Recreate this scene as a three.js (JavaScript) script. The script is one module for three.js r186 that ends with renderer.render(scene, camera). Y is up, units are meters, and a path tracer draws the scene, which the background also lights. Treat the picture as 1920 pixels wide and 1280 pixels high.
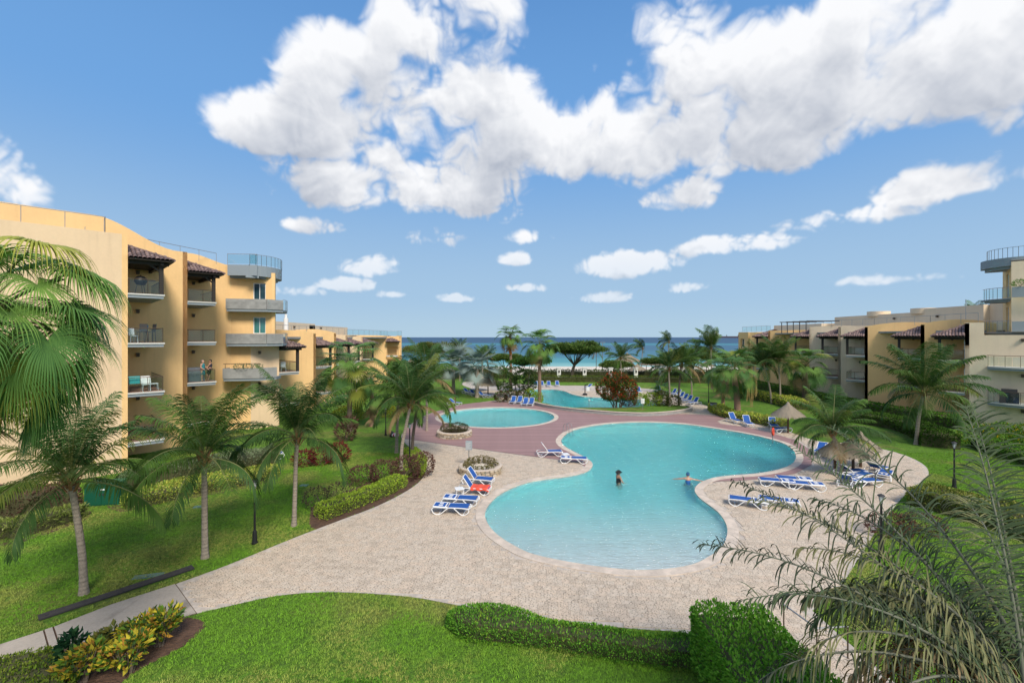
import * as THREE from 'three';
import { mergeGeometries } from 'three/addons/utils/BufferGeometryUtils.js';
import { MarchingCubes } from 'three/addons/objects/MarchingCubes.js';

// ------------------------------------------------------------------ camera, sky, sun, exposure
const scene = new THREE.Scene();
const camera = new THREE.PerspectiveCamera(73.3, 1.5, 0.1, 40000);
camera.position.set(0, 8.8, 0);
camera.lookAt(0, 8.8, -10);
camera.setViewOffset(1920, 1280, 0, 8, 1920, 1280);
const renderer = new THREE.WebGLRenderer();
renderer.toneMapping = THREE.LinearToneMapping;
renderer.toneMappingExposure = 1.17;
renderer.shadowMap.enabled = true;
const SUN_DIR = new THREE.Vector3(0.31, 0.7, 0.65).normalize();
const sun = new THREE.DirectionalLight(new THREE.Color(1, 0.92, 0.8), 3.3);
sun.name = 'sun';
sun.position.copy(SUN_DIR).multiplyScalar(200).add(new THREE.Vector3(0, 0, -50));
sun.target.position.set(0, 0, -50);
sun.castShadow = true; sun.shadow.radius = 34; sun.shadow.mapSize.set(4096, 4096);
Object.assign(sun.shadow.camera, { left: -90, right: 90, top: 90, bottom: -90, near: 1, far: 400 });
scene.add(sun, sun.target);

// seeded random numbers and tileable noise
function rng(a) { return () => { a = (a + 0x6d2b79f5) | 0; let t = Math.imul(a ^ (a >>> 15), 1 | a); t = (t + Math.imul(t ^ (t >>> 7), 61 | t)) ^ t; return ((t ^ (t >>> 14)) >>> 0) / 4294967296; }; }
const clamp = (x, a = 0, b = 1) => (x < a ? a : x > b ? b : x), mix = (a, b, t) => a + (b - a) * t;
const sst = (a, b, x) => { const t = clamp((x - a) / (b - a)); return t * t * (3 - 2 * t); };
function hash(x, y) { let h = Math.imul(x, 374761393) + Math.imul(y, 668265263) | 0; h = Math.imul(h ^ (h >>> 13), 1274126177); return ((h ^ (h >>> 16)) >>> 0) / 4294967296; }
function vn(x, y, p = 0) {
  let ix = Math.floor(x), iy = Math.floor(y); const fx = x - ix, fy = y - iy, u = fx * fx * (3 - 2 * fx), v = fy * fy * (3 - 2 * fy);
  let jx = ix + 1, jy = iy + 1;
  if (p) { ix = ((ix % p) + p) % p; iy = ((iy % p) + p) % p; jx = ((jx % p) + p) % p; jy = ((jy % p) + p) % p; }
  const a = hash(ix, iy), b = hash(jx, iy), c = hash(ix, jy), d = hash(jx, jy);
  return a + (b - a) * u + (c - a) * v + (a - b - c + d) * u * v;
}
function fbm(x, y, o = 4, p = 0) { let s = 0, a = 0.5, n = 0; for (let i = 0; i < o; i++) { s += a * vn(x, y, p); n += a; a *= 0.5; x *= 2; y *= 2; p *= 2; } return s / n; }

// the sky: clear tropical air with trade-wind cumulus, brightness by direction
function makeSky() {
  const W = 3072, H = 1536, data = new Float32Array(W * H * 4);
  // clouds: azimuth, elevation, half width, half height (radians), weight
  const C = [];
  const cl = (az, el, w, h, k = 1) => C.push([az, el, w, h, el < 0.2 ? k + 0.16 : k]);
  cl(-0.127, 0.583, 0.17, 0.09, 0.9); cl(-0.376, 0.497, 0.1, 0.065, 1); cl(-0.294, 0.435, 0.16, 0.09, 1.12); cl(-0.435, 0.383, 0.12, 0.055, 1.05); cl(-0.046, 0.437, 0.13, 0.1, 1.15); cl(-0.184, 0.373, 0.13, 0.08, 1.12); cl(-0.070, 0.602, 0.14, 0.07, 0.95); cl(-0.509, 0.370, 0.08, 0.04, 1);
  cl(-0.304, 0.293, 0.19, 0.05, 1.15); cl(-0.058, 0.327, 0.12, 0.09, 1.1); cl(0.217, 0.390, 0.13, 0.1, 1.05); cl(-0.161, 0.206, 0.06, 0.026, 1.1); cl(0.116, 0.366, 0.1, 0.08, 1); cl(-0.411, 0.217, 0.06, 0.018, 0.85);
  cl(0.406, 0.432, 0.13, 0.1, 1.05); cl(0.518, 0.437, 0.17, 0.12, 1.1); cl(0.518, 0.333, 0.1, 0.06, 0.95); cl(0.697, 0.436, 0.2, 0.1, 1.05); cl(0.824, 0.404, 0.2, 0.12, 1.05); cl(0.669, 0.509, 0.14, 0.08, 0.9);
  cl(0.376, 0.276, 0.07, 0.03, 0.85); cl(0.743, 0.237, 0.1, 0.035, 1.1); cl(0.617, 0.203, 0.1, 0.022, 1.05); cl(0.464, 0.177, 0.1, 0.022, 1); cl(0.228, 0.148, 0.1, 0.028, 1.05); cl(0.070, 0.214, 0.06, 0.02, 1);
  cl(0.006, 0.167, 0.04, 0.016, 1); cl(-0.304, 0.145, 0.06, 0.026, 0.95); cl(-0.346, 0.106, 0.05, 0.016, 0.9); cl(0.366, 0.100, 0.04, 0.014, 1); cl(0.195, 0.082, 0.07, 0.014, 0.9); cl(0.046, 0.106, 0.06, 0.012, 0.85);
  cl(0.669, 0.097, 0.06, 0.012, 0.8); cl(0.743, 0.096, 0.05, 0.01, 0.75); cl(-0.838, 0.231, 0.05, 0.055, 1.1); cl(-0.116, 0.083, 0.05, 0.01, 0.8); cl(-0.256, 0.089, 0.03, 0.01, 0.8); cl(0.406, 0.579, 0.12, 0.06, 0.72);
  cl(0.768, 0.347, 0.12, 0.05, 0.74); cl(-0.454, 0.091, 0.06, 0.014, 0.8);
  const rnd = rng(11);
  for (let i = 0; i < 150; i++) { // the same kind of cloud all round, where the camera does not look
    const az = (1.3 + rnd() * (2 * Math.PI - 2.6)), el = 0.06 + Math.pow(rnd(), 0.8) * 0.95, s = (0.04 + 0.2 * rnd()) * (0.3 + el);
    cl(az > Math.PI ? az - 2 * Math.PI : az, el, s * 1.6 / Math.cos(el), s * 0.62, 1.08);
  }
  let row_ = [];
  const dens = (az, el) => {
    let b = 0;
    for (const c of row_) {
      let da = az - c[0]; if (da > Math.PI) da -= 2 * Math.PI; if (da < -Math.PI) da += 2 * Math.PI;
      if (Math.abs(da) > c[2] * 1.7) continue;
      let de = (el - c[1]) / c[3]; if (de < 0) de *= 1.45; if (Math.abs(de) > 1.7) continue;
      const r = (da / c[2]) * (da / c[2]) + de * de;
      if (r < 2.6) b = Math.max(b, c[4] * (1 - r / 2.6)) + 0.12 * c[4] * Math.max(0, 1 - r / 2.6) * (b > 0 ? 1 : 0);
    }
    if (b <= 0) return -1;
    const ce = Math.cos(el), den = 1 + Math.sin(el), x = Math.sin(az) * ce / den * 15 + 31, y = Math.cos(az) * ce / den * 15 + 7; // conformal, seen from the zenith
    const far = 1 - clamp(el / 0.4); // smaller puffs far off, near the horizon
    const wx = fbm(x * 1.6 + 9, y * 1.6, 2) - 0.5, wy = fbm(x * 1.6 + 50, y * 1.6 + 20, 2) - 0.5;
    let s = 0, a = 0.5, n = 0, px = x + wx * 0.5, py = y + wy * 0.5;
    for (let i = 0; i < 7; i++) { const q = vn(px, py), w = i < 2 ? a * (1 - 0.6 * far) : a * (1 + 0.5 * far); s += w * (i < 2 ? q : 0.28 + 0.75 * Math.abs(2 * q - 1)); n += w; a *= 0.5; px = px * 2.07 + 3.1; py = py * 2.07 + 1.7; }
    return Math.min(b, 1.1) + (s / n - 0.5) * 1.95 - 0.63;
  };
  const top = [0.058, 0.18, 0.45], mid = [0.145, 0.33, 0.64], low = [0.325, 0.485, 0.66], hor = [0.385, 0.53, 0.65];
  for (let row = 0; row < H; row++) {
    const el = ((row + 0.5) / H - 0.5) * Math.PI, e = Math.max(0, el);
    const base = [0, 1, 2].map((c) => { let v = mix(hor[c], low[c], sst(0, 0.09, e)); v = mix(v, mid[c], sst(0.06, 0.42, e)); return mix(v, top[c], sst(0.35, 0.95, e)); });
    row_ = C.filter((c) => el > c[1] - 1.3 * c[3] - 0.08 && el < c[1] + 1.75 * c[3]);
    for (let col = 0; col < W; col++) {
      const az0 = ((col + 0.5) / W - 0.5) * 2 * Math.PI; // 0 = +x
      let az = az0 + Math.PI / 2; if (az > Math.PI) az -= 2 * Math.PI; // 0 = -z, positive to the right
      const o = (row * W + col) * 4; let r = base[0], g = base[1], b = base[2];
      if (el > -0.002) {
        const d = dens(az, el);
        if (d > 0) {
          const near = clamp((el - 0.02) / 0.2), al = sst(0, 0.42, d) * mix(0.62, 1, near);
          const up = Math.max(0, dens(az + 0.006, el + 0.016)), up2 = Math.max(0, dens(az + 0.015, el + 0.05)), up3 = Math.max(0, dens(az + 0.03, el + 0.11));
          const lit = clamp(0.1 + 0.98 * Math.exp(-0.75 * up2 - 1.0 * up3) + 0.55 * (d - up)) * (0.9 + 0.1 * Math.exp(-2 * d));
          const cw = [mix(0.36, 0.86, lit), mix(0.4, 0.865, lit), mix(0.48, 0.88, lit)];
          const hz = (1 - near) * 0.35;
          r = mix(r, mix(cw[0], base[0] * 1.25, hz), al); g = mix(g, mix(cw[1], base[1] * 1.2, hz), al); b = mix(b, mix(cw[2], base[2] * 1.15, hz), al);
        }
      }
      data[o] = r; data[o + 1] = g; data[o + 2] = b; data[o + 3] = 1;
    }
  }
  const t = new THREE.DataTexture(data, W, H, THREE.RGBAFormat, THREE.FloatType);
  t.mapping = THREE.EquirectangularReflectionMapping; t.magFilter = t.minFilter = THREE.LinearFilter; t.needsUpdate = true;
  return t;
}
scene.background = makeSky();
scene.environment = scene.background;

// ------------------------------------------------------------------ helpers
const V = (x, y, z) => new THREE.Vector3(x, y, z), PI = Math.PI;
const lin = (r, g, b) => new THREE.Color().setRGB(r, g, b);
const used = new Map();
function numbered(n) { const k = used.get(n) || 0; used.set(n, k + 1); return k ? n + '_' + String(k).padStart(3, '0') : n; }
function tag(o, label, category, group) { o.userData.label = label; o.userData.category = category; if (group) o.userData.group = group; return o; }
function thing(name, label, category, [x, y, z] = [0, 0, 0], turn = 0, group) {
  const o = new THREE.Group(); o.name = numbered(name); o.position.set(x, y, z); o.rotation.y = turn; scene.add(o); return tag(o, label, category, group);
}
function copyOf(root, [x, y, z], turn, label, group) {
  const r = root.clone(); r.name = numbered(root.name.replace(/_\d{3}$/, '')); r.userData = { ...root.userData }; scene.add(r); r.position.set(x, y, z); r.rotation.y = turn;
  if (label) r.userData.label = label; if (group) r.userData.group = group; return r;
}
function M(name, geo, mat, parent = scene) { const o = new THREE.Mesh(geo, mat); o.name = parent === scene ? numbered(name) : name; parent.add(o); return o; }
function structure(name, geo, mat) { const o = M(name, geo, mat); o.userData.kind = 'structure'; return o; }
function grp(name, parent) { const o = new THREE.Group(); o.name = name; parent.add(o); return o; }

function metreUV(g) { // texture coordinates in metres, by the way a face points
  const p = g.attributes.position, n = g.attributes.normal, uv = new Float32Array(p.count * 2);
  for (let i = 0; i < p.count; i++) {
    const ax = Math.abs(n.getX(i)), ay = Math.abs(n.getY(i)), az = Math.abs(n.getZ(i)), x = p.getX(i), y = p.getY(i), z = p.getZ(i);
    if (ay > 0.75) { uv[2 * i] = x; uv[2 * i + 1] = -z; } else if (Math.abs(ax - az) < 0.35) { uv[2 * i] = (x - Math.sign(n.getX(i) * n.getZ(i)) * z) * 0.707; uv[2 * i + 1] = y; } else if (ax > az) { uv[2 * i] = z; uv[2 * i + 1] = y; } else { uv[2 * i] = x; uv[2 * i + 1] = y; }
  }
  g.setAttribute('uv', new THREE.BufferAttribute(uv, 2)); return g;
}
function plain(g) { if (g.index) g = g.toNonIndexed(); for (const k of Object.keys(g.attributes)) if (!['position', 'normal', 'uv'].includes(k)) g.deleteAttribute(k); if (!g.attributes.uv) g.setAttribute('uv', new THREE.BufferAttribute(new Float32Array(g.attributes.position.count * 2), 2)); g.morphAttributes = {}; return g; }
const shapeOf = (poly) => new THREE.Shape(poly.map(([x, z]) => new THREE.Vector2(x, -z)));
function prismGeo(poly, y0, y1, holes = []) {
  const s = shapeOf(poly); for (const h of holes) s.holes.push(new THREE.Path(h.map(([x, z]) => new THREE.Vector2(x, -z))));
  return new THREE.ExtrudeGeometry(s, { depth: y1 - y0, bevelEnabled: false, curveSegments: 1 }).rotateX(-PI / 2).translate(0, y0, 0);
}
function sheetGeo(poly, y, holes = []) {
  const s = shapeOf(poly); for (const h of holes) s.holes.push(new THREE.Path(h.map(([x, z]) => new THREE.Vector2(x, -z))));
  return metreUV(plain(new THREE.ShapeGeometry(s, 1).rotateX(-PI / 2).translate(0, y, 0)));
}
class Parts { // collects primitives and joins them into one mesh
  constructor() { this.g = []; }
  add(g) { this.g.push(plain(g)); return this; }
  box(x, y, z, w, h, d, ry = 0, rx = 0, rz = 0) { return this.add(new THREE.BoxGeometry(w, h, d).applyMatrix4(new THREE.Matrix4().makeRotationFromEuler(new THREE.Euler(rx, ry, rz, 'YXZ')).setPosition(x, y, z))); }
  bar(a, b, r, seg = 6, r2 = r) { // round bar from a to b
    a = V(...a); b = V(...b); const l = a.distanceTo(b), q = new THREE.Quaternion().setFromUnitVectors(V(0, 1, 0), b.clone().sub(a).normalize());
    return this.add(new THREE.CylinderGeometry(r2, r, l, seg, 1).applyMatrix4(new THREE.Matrix4().compose(a.clone().add(b).multiplyScalar(0.5), q, V(1, 1, 1))));
  }
  beam(a, b, w, h) { // square beam from a to b, h upright
    a = V(...a); b = V(...b); const l = a.distanceTo(b), m = new THREE.Matrix4().lookAt(a, b, Math.abs(b.y - a.y) > 0.95 * l ? V(1, 0, 0) : V(0, 1, 0)).setPosition(a.clone().add(b).multiplyScalar(0.5));
    return this.add(new THREE.BoxGeometry(w, h, l).applyMatrix4(m));
  }
  tube(pts, r, rad = 6, n = 0, closed = false) { return this.add(new THREE.TubeGeometry(new THREE.CatmullRomCurve3(pts.map((p) => V(...p)), closed), n || pts.length * 4, r, rad, closed)); }
  prism(poly, y0, y1, holes) { return this.add(prismGeo(poly, y0, y1, holes)); }
  lathe(pts, seg = 12, x = 0, y = 0, z = 0) { return this.add(new THREE.LatheGeometry(pts.map(([a, b]) => new THREE.Vector2(a, b)), seg).translate(x, y, z)); }
  geo(uv = true) { const g = this.g.length === 1 ? this.g[0] : mergeGeometries(this.g); return uv ? metreUV(g) : g; }
  mesh(name, mat, parent) { return M(name, this.geo(), mat, parent); }
}
// a wall standing on the line p-q (plan), its outline given as (along, height) points; thickness goes to the right of p-q seen from above when t > 0
function wallGeo(p, q, outline, t, holes = []) {
  const dx = q[0] - p[0], dz = q[1] - p[1], l = Math.hypot(dx, dz), s = new THREE.Shape(outline.map(([a, y]) => new THREE.Vector2(a, y)));
  for (const [a0, y0, a1, y1] of holes) s.holes.push(new THREE.Path([new THREE.Vector2(a0, y0), new THREE.Vector2(a0, y1), new THREE.Vector2(a1, y1), new THREE.Vector2(a1, y0)]));
  const g = new THREE.ExtrudeGeometry(s, { depth: Math.abs(t), bevelEnabled: false, curveSegments: 1 }).translate(0, 0, t > 0 ? 0 : -Math.abs(t));
  const m = new THREE.Matrix4().makeBasis(V(dx / l, 0, dz / l), V(0, 1, 0), V(-dz / l, 0, dx / l)).setPosition(p[0], 0, p[1]);
  return metreUV(plain(g.applyMatrix4(m)));
}
function inside(poly, x, z) { let c = false; for (let i = 0, j = poly.length - 1; i < poly.length; j = i++) { const [a, b] = poly[i], [d, e] = poly[j]; if ((b > z) !== (e > z) && x < ((d - a) * (z - b)) / (e - b) + a) c = !c; } return c; }
function edgeDist(poly, x, z) { let m = 1e9; for (let i = 0, j = poly.length - 1; i < poly.length; j = i++) { const [a, b] = poly[j], [c, d] = poly[i], dx = c - a, dz = d - b, t = clamp(((x - a) * dx + (z - b) * dz) / (dx * dx + dz * dz || 1)); m = Math.min(m, Math.hypot(x - a - t * dx, z - b - t * dz)); } return m; }
function smoothLoop(pts, n = 4) { const c = new THREE.CatmullRomCurve3(pts.map(([x, z]) => V(x, 0, z)), true, 'centripetal'); return c.getPoints(pts.length * n).slice(0, -1).map((v) => [v.x, v.z]); }
function smoothLine(pts, n = 5) { const c = new THREE.CatmullRomCurve3(pts.map(([x, z]) => V(x, 0, z)), false, 'centripetal'); return c.getPoints((pts.length - 1) * n).map((v) => [v.x, v.z]); }
function offsetLoop(poly, r) { // outwards for r > 0
  let area = 0; const n = poly.length; for (let i = 0; i < n; i++) { const a = poly[i], b = poly[(i + 1) % n]; area += a[0] * b[1] - b[0] * a[1]; }
  const s = area > 0 ? 1 : -1;
  return poly.map((p, i) => { const a = poly[(i + n - 1) % n], b = poly[(i + 1) % n], dx = b[0] - a[0], dz = b[1] - a[1], l = Math.hypot(dx, dz) || 1; return [p[0] + (s * dz / l) * r, p[1] - (s * dx / l) * r]; });
}

// textures: fn(u, v) gives linear rgb; tile is the size in metres
const enc = (c) => Math.round(255 * (c <= 0.0031308 ? 12.92 * c : 1.055 * Math.pow(clamp(c), 1 / 2.4) - 0.055));
function colorTex(size, tile, fn) {
  const d = new Uint8Array(size * size * 4);
  for (let y = 0; y < size; y++) for (let x = 0; x < size; x++) { const c = fn((x + 0.5) / size, (y + 0.5) / size), o = (y * size + x) * 4; d[o] = enc(c[0]); d[o + 1] = enc(c[1]); d[o + 2] = enc(c[2]); d[o + 3] = 255; }
  return finish(new THREE.DataTexture(d, size, size), tile, true);
}
function grayTex(size, tile, fn) {
  const d = new Uint8Array(size * size * 4);
  for (let y = 0; y < size; y++) for (let x = 0; x < size; x++) { const c = Math.round(255 * clamp(fn((x + 0.5) / size, (y + 0.5) / size))), o = (y * size + x) * 4; d[o] = d[o + 1] = d[o + 2] = c; d[o + 3] = 255; }
  return finish(new THREE.DataTexture(d, size, size), tile, false);
}
function finish(t, tile, srgb) { t.wrapS = t.wrapT = THREE.RepeatWrapping; t.magFilter = THREE.LinearFilter; t.minFilter = THREE.LinearMipmapLinearFilter; if (srgb) t.colorSpace = THREE.SRGBColorSpace; t.repeat.set(1 / tile, 1 / tile); t.needsUpdate = true; return t; }
const std = (o) => new THREE.MeshStandardMaterial({ roughness: 0.85, side: THREE.DoubleSide, ...o });
const phys = (o) => new THREE.MeshPhysicalMaterial({ roughness: 0.85, side: THREE.DoubleSide, ...o });

// ------------------------------------------------------------------ materials
const grain = grayTex(512, 1.3, (u, v) => fbm(u * 24, v * 24, 4, 24));
const fineGrain = grayTex(512, 0.4, (u, v) => fbm(u * 40, v * 40, 3, 40));
function stucco(r, g, b) { // painted render with faint weathering streaks and patches
  return std({ roughness: 0.92, bumpMap: fineGrain, bumpScale: 0.006, map: colorTex(1024, 9, (u, v) => {
    const p = fbm(u * 5, v * 5, 5, 5) - 0.5, st = Math.pow(fbm(u * 46, v * 3 + 4, 3, 0) , 3) * 0.1 * sst(0.04, 0.2, u) * sst(0.96, 0.8, u), q = (fbm(u * 90, v * 90, 2, 90) - 0.5) * 0.05, k = 1 + p * 0.16 + q - st;
    return [r * k, g * (k - 0.012 + p * 0.02), b * (k - 0.02)]; }) });
}
const m = {
  yellow: stucco(0.88, 0.58, 0.27), peach: stucco(0.8, 0.6, 0.39), beige: stucco(0.76, 0.63, 0.46), cream: stucco(0.74, 0.6, 0.43),
  greyPaint: std({ color: lin(0.26, 0.3, 0.33), roughness: 0.8, bumpMap: grain, bumpScale: 0.004 }),
  paleEdge: std({ color: lin(0.58, 0.57, 0.53), roughness: 0.8 }),
  rawConcrete: std({ roughness: 0.9, bumpMap: grain, bumpScale: 0.006, map: colorTex(512, 2.4, (u, v) => { const k = 0.31 + (fbm(u * 7, v * 7, 5, 7) - 0.5) * 0.16; return [k, k, k * 0.97]; }) }),
  darkWood: std({ color: lin(0.028, 0.022, 0.018), roughness: 0.75 }),
  tile: std({ roughness: 0.85, color: lin(0.2, 0.135, 0.125) }), tile2: std({ roughness: 0.85, color: lin(0.27, 0.185, 0.165) }), tile3: std({ roughness: 0.85, color: lin(0.14, 0.095, 0.09) }),
  steel: std({ color: lin(0.36, 0.36, 0.36), roughness: 0.4, metalness: 0.6 }), bronze: std({ color: lin(0.1, 0.075, 0.05), roughness: 0.5, metalness: 0.4 }),
  railGlass: phys({ color: lin(0.86, 0.93, 0.93), roughness: 0.03, transmission: 1, thickness: 0, ior: 1.45 }),
  windowGlass: phys({ color: lin(0.03, 0.07, 0.09), roughness: 0.06, metalness: 0, clearcoat: 1, clearcoatRoughness: 0.03 }),
  tealGlass: phys({ color: lin(0.05, 0.2, 0.19), roughness: 0.08, clearcoat: 1, clearcoatRoughness: 0.03 }),
  white: std({ color: lin(0.78, 0.78, 0.77), roughness: 0.55 }), whiteWall: std({ color: lin(0.72, 0.71, 0.68), roughness: 0.9, bumpMap: fineGrain, bumpScale: 0.004 }),
  black: std({ color: lin(0.012, 0.012, 0.013), roughness: 0.5 }), charcoal: std({ color: lin(0.035, 0.035, 0.038), roughness: 0.7 }),
  sling: std({ color: lin(0.012, 0.085, 0.33), roughness: 0.8, bumpMap: fineGrain, bumpScale: 0.002 }), plastic: phys({ color: lin(0.8, 0.81, 0.82), roughness: 0.4, clearcoat: 0.2 }),
  brownWood: std({ color: lin(0.12, 0.07, 0.04), roughness: 0.8 }), terracottaFloor: std({ color: lin(0.3, 0.15, 0.1), roughness: 0.8 }),
  redTowel: std({ color: lin(0.75, 0.09, 0.05), roughness: 0.95 }), tealTowel: std({ color: lin(0.08, 0.42, 0.42), roughness: 0.95 }), signGrey: std({ color: lin(0.3, 0.33, 0.36), roughness: 0.5 }),
  green: std({ color: lin(0.004, 0.085, 0.045), roughness: 0.5 }), greenTop: std({ color: lin(0.006, 0.11, 0.06), roughness: 0.5 }), valve: std({ color: lin(0.1, 0.2, 0.17), roughness: 0.6 }),
  soil: std({ roughness: 1, bumpMap: grain, bumpScale: 0.05, map: colorTex(512, 1.6, (u, v) => { const k = fbm(u * 14, v * 14, 5, 14), s = 0.55 + k * 0.9; return [0.105 * s, 0.058 * s, 0.036 * s]; }) }),
  rubber: std({ roughness: 0.8, bumpMap: fineGrain, bumpScale: 0.006, map: colorTex(256, 1, (u, v) => { const k = 0.03 + 0.03 * fbm(u * 12, v * 12, 4, 12); return [k, k * 0.92, k * 0.95]; }) }),
  concrete: std({ roughness: 0.92, bumpMap: grain, bumpScale: 0.006, map: colorTex(1024, 6, (u, v) => { const a = fbm(u * 5, v * 5, 5, 5), st = sst(0.52, 0.75, fbm(u * 9 + 3, v * 4 + 1, 5, 0) * sst(0, 0.1, u) * sst(1, 0.9, u)) * 0.18, q = (fbm(u * 130, v * 130, 2, 130) - 0.5) * 0.08, k = 0.43 + (a - 0.5) * 0.18 - st * 0.9 + q; return [k, k * 0.87, k * 0.73]; }) }),
  coping: std({ roughness: 0.9, bumpMap: grain, bumpScale: 0.004, map: colorTex(512, 2.2, (u, v) => { const k = 0.6 + (fbm(u * 8, v * 8, 5, 8) - 0.5) * 0.3 + (fbm(u * 70, v * 70, 2, 70) - 0.5) * 0.14; return [k, k * 0.84, k * 0.69]; }) }),
  deck: std({ roughness: 0.75, map: colorTex(1024, 2.8, (u, v) => { const b = Math.floor(v * 20), gap = Math.abs(v * 20 - b - 0.5) > 0.46 ? 0.45 : 1, t = 0.85 + 0.3 * hash(b, 3), w = 0.86 + 0.28 * fbm(u * 8, v * 160, 3, 8), k = t * w * gap; return [0.33 * k, 0.2 * k, 0.19 * k]; }) }),
  plaster: std({ roughness: 0.8, map: colorTex(512, 3, (u, v) => { const k = 0.93 + 0.12 * (fbm(u * 10, v * 10, 4, 10) - 0.5); return [0.82 * k, 0.9 * k, 0.91 * k]; }) }),
  thatch: std({ color: lin(0.28, 0.235, 0.175), roughness: 1 }), thatchDark: std({ color: lin(0.28, 0.235, 0.175), roughness: 1 }),
  sand: std({ roughness: 1, map: colorTex(512, 9, (u, v) => { const k = 0.9 + 0.2 * (fbm(u * 8, v * 8, 5, 8) - 0.5); return [0.74 * k, 0.66 * k, 0.55 * k]; }) }),
};
const ripple = grayTex(1024, 5, (u, v) => { const wx = fbm(u * 6, v * 6, 2, 6) * 0.5, wy = fbm(u * 6 + 17, v * 6, 2, 6) * 0.5; return fbm(u * 9 + wx, v * 22 + wy, 4, 0) * sst(0, 0.04, u) * sst(1, 0.96, u) * 0 + 0.6 * fbm(u * 10 + wx, v * 20 + wy, 3, 10) + 0.4 * vn(u * 50 + wx * 4, v * 90 + wy * 3, 10); });
m.water = phys({ color: lin(1, 1, 1), roughness: 0.06, transmission: 1, thickness: 1, ior: 1.33, attenuationColor: lin(0.12, 0.85, 0.87), attenuationDistance: 4.2, bumpMap: ripple, bumpScale: 0.2 });
function grassTex(size, tile, seed) {
  return colorTex(size, tile, (u, v) => {
    const a = fbm(u * 6 + seed, v * 6, 5, 6), b = fbm(u * 40, v * 40 + seed, 3, 40), c = vn(u * size / 3.2, v * size / 4.2, Math.floor(size / 4.2)), k = 0.5 + 0.55 * b + 0.75 * (c - 0.35), d = sst(0.5, 0.75, a);
    return [mix(0.13, 0.22, d) * k, mix(0.28, 0.27, d) * k, mix(0.015, 0.045, d) * k]; });
}
m.grass = std({ roughness: 1, map: grassTex(1024, 13, 3), bumpMap: grayTex(512, 0.85, (u, v) => fbm(u * 55, v * 55, 3, 55)), bumpScale: 0.06 });

// ------------------------------------------------------------------ the site: pools, paving, lawns, beach, sea
const poolA = smoothLoop([[4.19, -39.21], [5.92, -43.49], [9.75, -46.57], [13.85, -47.45], [17.33, -46.43], [19.89, -43.75], [21.3, -41.81], [22.12, -40.04], [22.46, -37.65], [21.48, -34.72], [19.73, -32.07], [17.92, -30.52], [15.61, -29.45], [14.05, -29.11], [12.52, -28.56], [11.19, -27.42], [10.47, -26.19], [10.28, -24.98], [10.38, -23.07], [10.08, -21.5], [9.55, -20.29], [8.76, -19.11], [7.8, -18.24], [6.99, -17.68], [5.76, -17.32], [4.56, -17.26], [3.43, -17.48], [2.28, -17.85], [0.86, -18.5], [0.29, -19.02], [-0.64, -20.29], [-1.15, -21.5], [-1.37, -22.73], [-1.23, -24.1], [-0.57, -25.92], [0.87, -27.72], [2.22, -28.45], [3.33, -28.89], [4.63, -29.74], [5.29, -30.76], [5.57, -31.93], [5.4, -33.19], [4.77, -35.04], [4.21, -36.92]], 3);
const poolB = []; for (let i = 0; i < 64; i++) poolB.push([-1.65 + 6.35 * Math.cos(i / 32 * PI), -50.9 + 6.35 * Math.sin(i / 32 * PI)]);
const poolC = smoothLoop([[2.21, -76.06], [5.03, -77.22], [6.73, -77.22], [8.45, -74.93], [9.21, -70.73], [10.31, -68.18], [11.89, -67.27], [14.02, -66.97], [17.22, -64.68], [18.91, -62.55], [19.08, -60.54], [18.01, -58.22], [15.22, -56.9], [12.15, -56.48], [7.88, -56.48], [5.78, -57.77], [4.08, -61.53], [2.62, -68.18]], 4);
const patioEdge = [[-11.99, -16.35], [-11.05, -17.6], [-9.7, -19.86], [-8.95, -21.02], [-8.09, -22.29], [-7.01, -23.91], [-5.98, -26.37], [-5.61, -28.24], [-5.66, -30.15], [-6.09, -31.93], [-7.41, -35.04], [-9.11, -38.61], [-9.84, -40.69], [-10.14, -44.26], [-10.07, -49.46], [-9.11, -54.06], [-7.61, -56.9], [-6.79, -59.59], [-4.79, -61.53], [-1.96, -64.68], [-2.36, -67.57], [-4.57, -71.4], [-7.41, -79.66], [-9, -84.09], [-9.22, -90.1], [-5.83, -91.18], [3.96, -85.03], [8.75, -83.62], [13.54, -83.16], [20.6, -80.51], [25.27, -74.93], [24.97, -68.18], [24.95, -62.55], [24.85, -57.77], [23.76, -54.06], [23.37, -52.19], [24.03, -49.79], [24.91, -47.6], [25.82, -45.32], [25.77, -41.81], [26.04, -38.61], [28.16, -37.84], [29.33, -35.04], [28.64, -32.07], [26.67, -29.33], [22.23, -25.83], [17.2, -21.44], [11.8, -16.35], [9.67, -14.75], [9.68, -13.51], [9.76, -11.5], [8.26, -9.6], [6.03, -9.6], [6.95, -11.5], [6.37, -12.45], [5.36, -13.56], [3.85, -13.81], [0.67, -14.33], [-1.93, -15.09], [-3.22, -15.48], [-4.85, -15.73], [-6.46, -15.82], [-7.98, -15.6], [-9.16, -15.06], [-10.03, -14.6]];
const patio = [...smoothLine(patioEdge.slice(0, 47), 4), ...patioEdge.slice(47, 54), ...smoothLine(patioEdge.slice(54), 4)];
const deckEdge = [[-9.63, -39.83], [-10.14, -44.26], [-10.07, -49.46], [-9.11, -54.06], [-7.61, -56.9], [-6.79, -59.59], [-4.79, -61.53], [-2.56, -62.8], [2.51, -60.06], [6.99, -55.65], [11.46, -53.3], [15.34, -52.56], [18.46, -52.56], [20.63, -52.19], [22.51, -51.48], [23.6, -50.12], [21.44, -47.9], [21.16, -46.43], [22.91, -44.78], [23.86, -42.04], [24.14, -38.81], [23.02, -35.04], [20.61, -31.53], [18.15, -29.45], [15.94, -28.56], [13.85, -28.03], [12.5, -27.93]];
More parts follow.
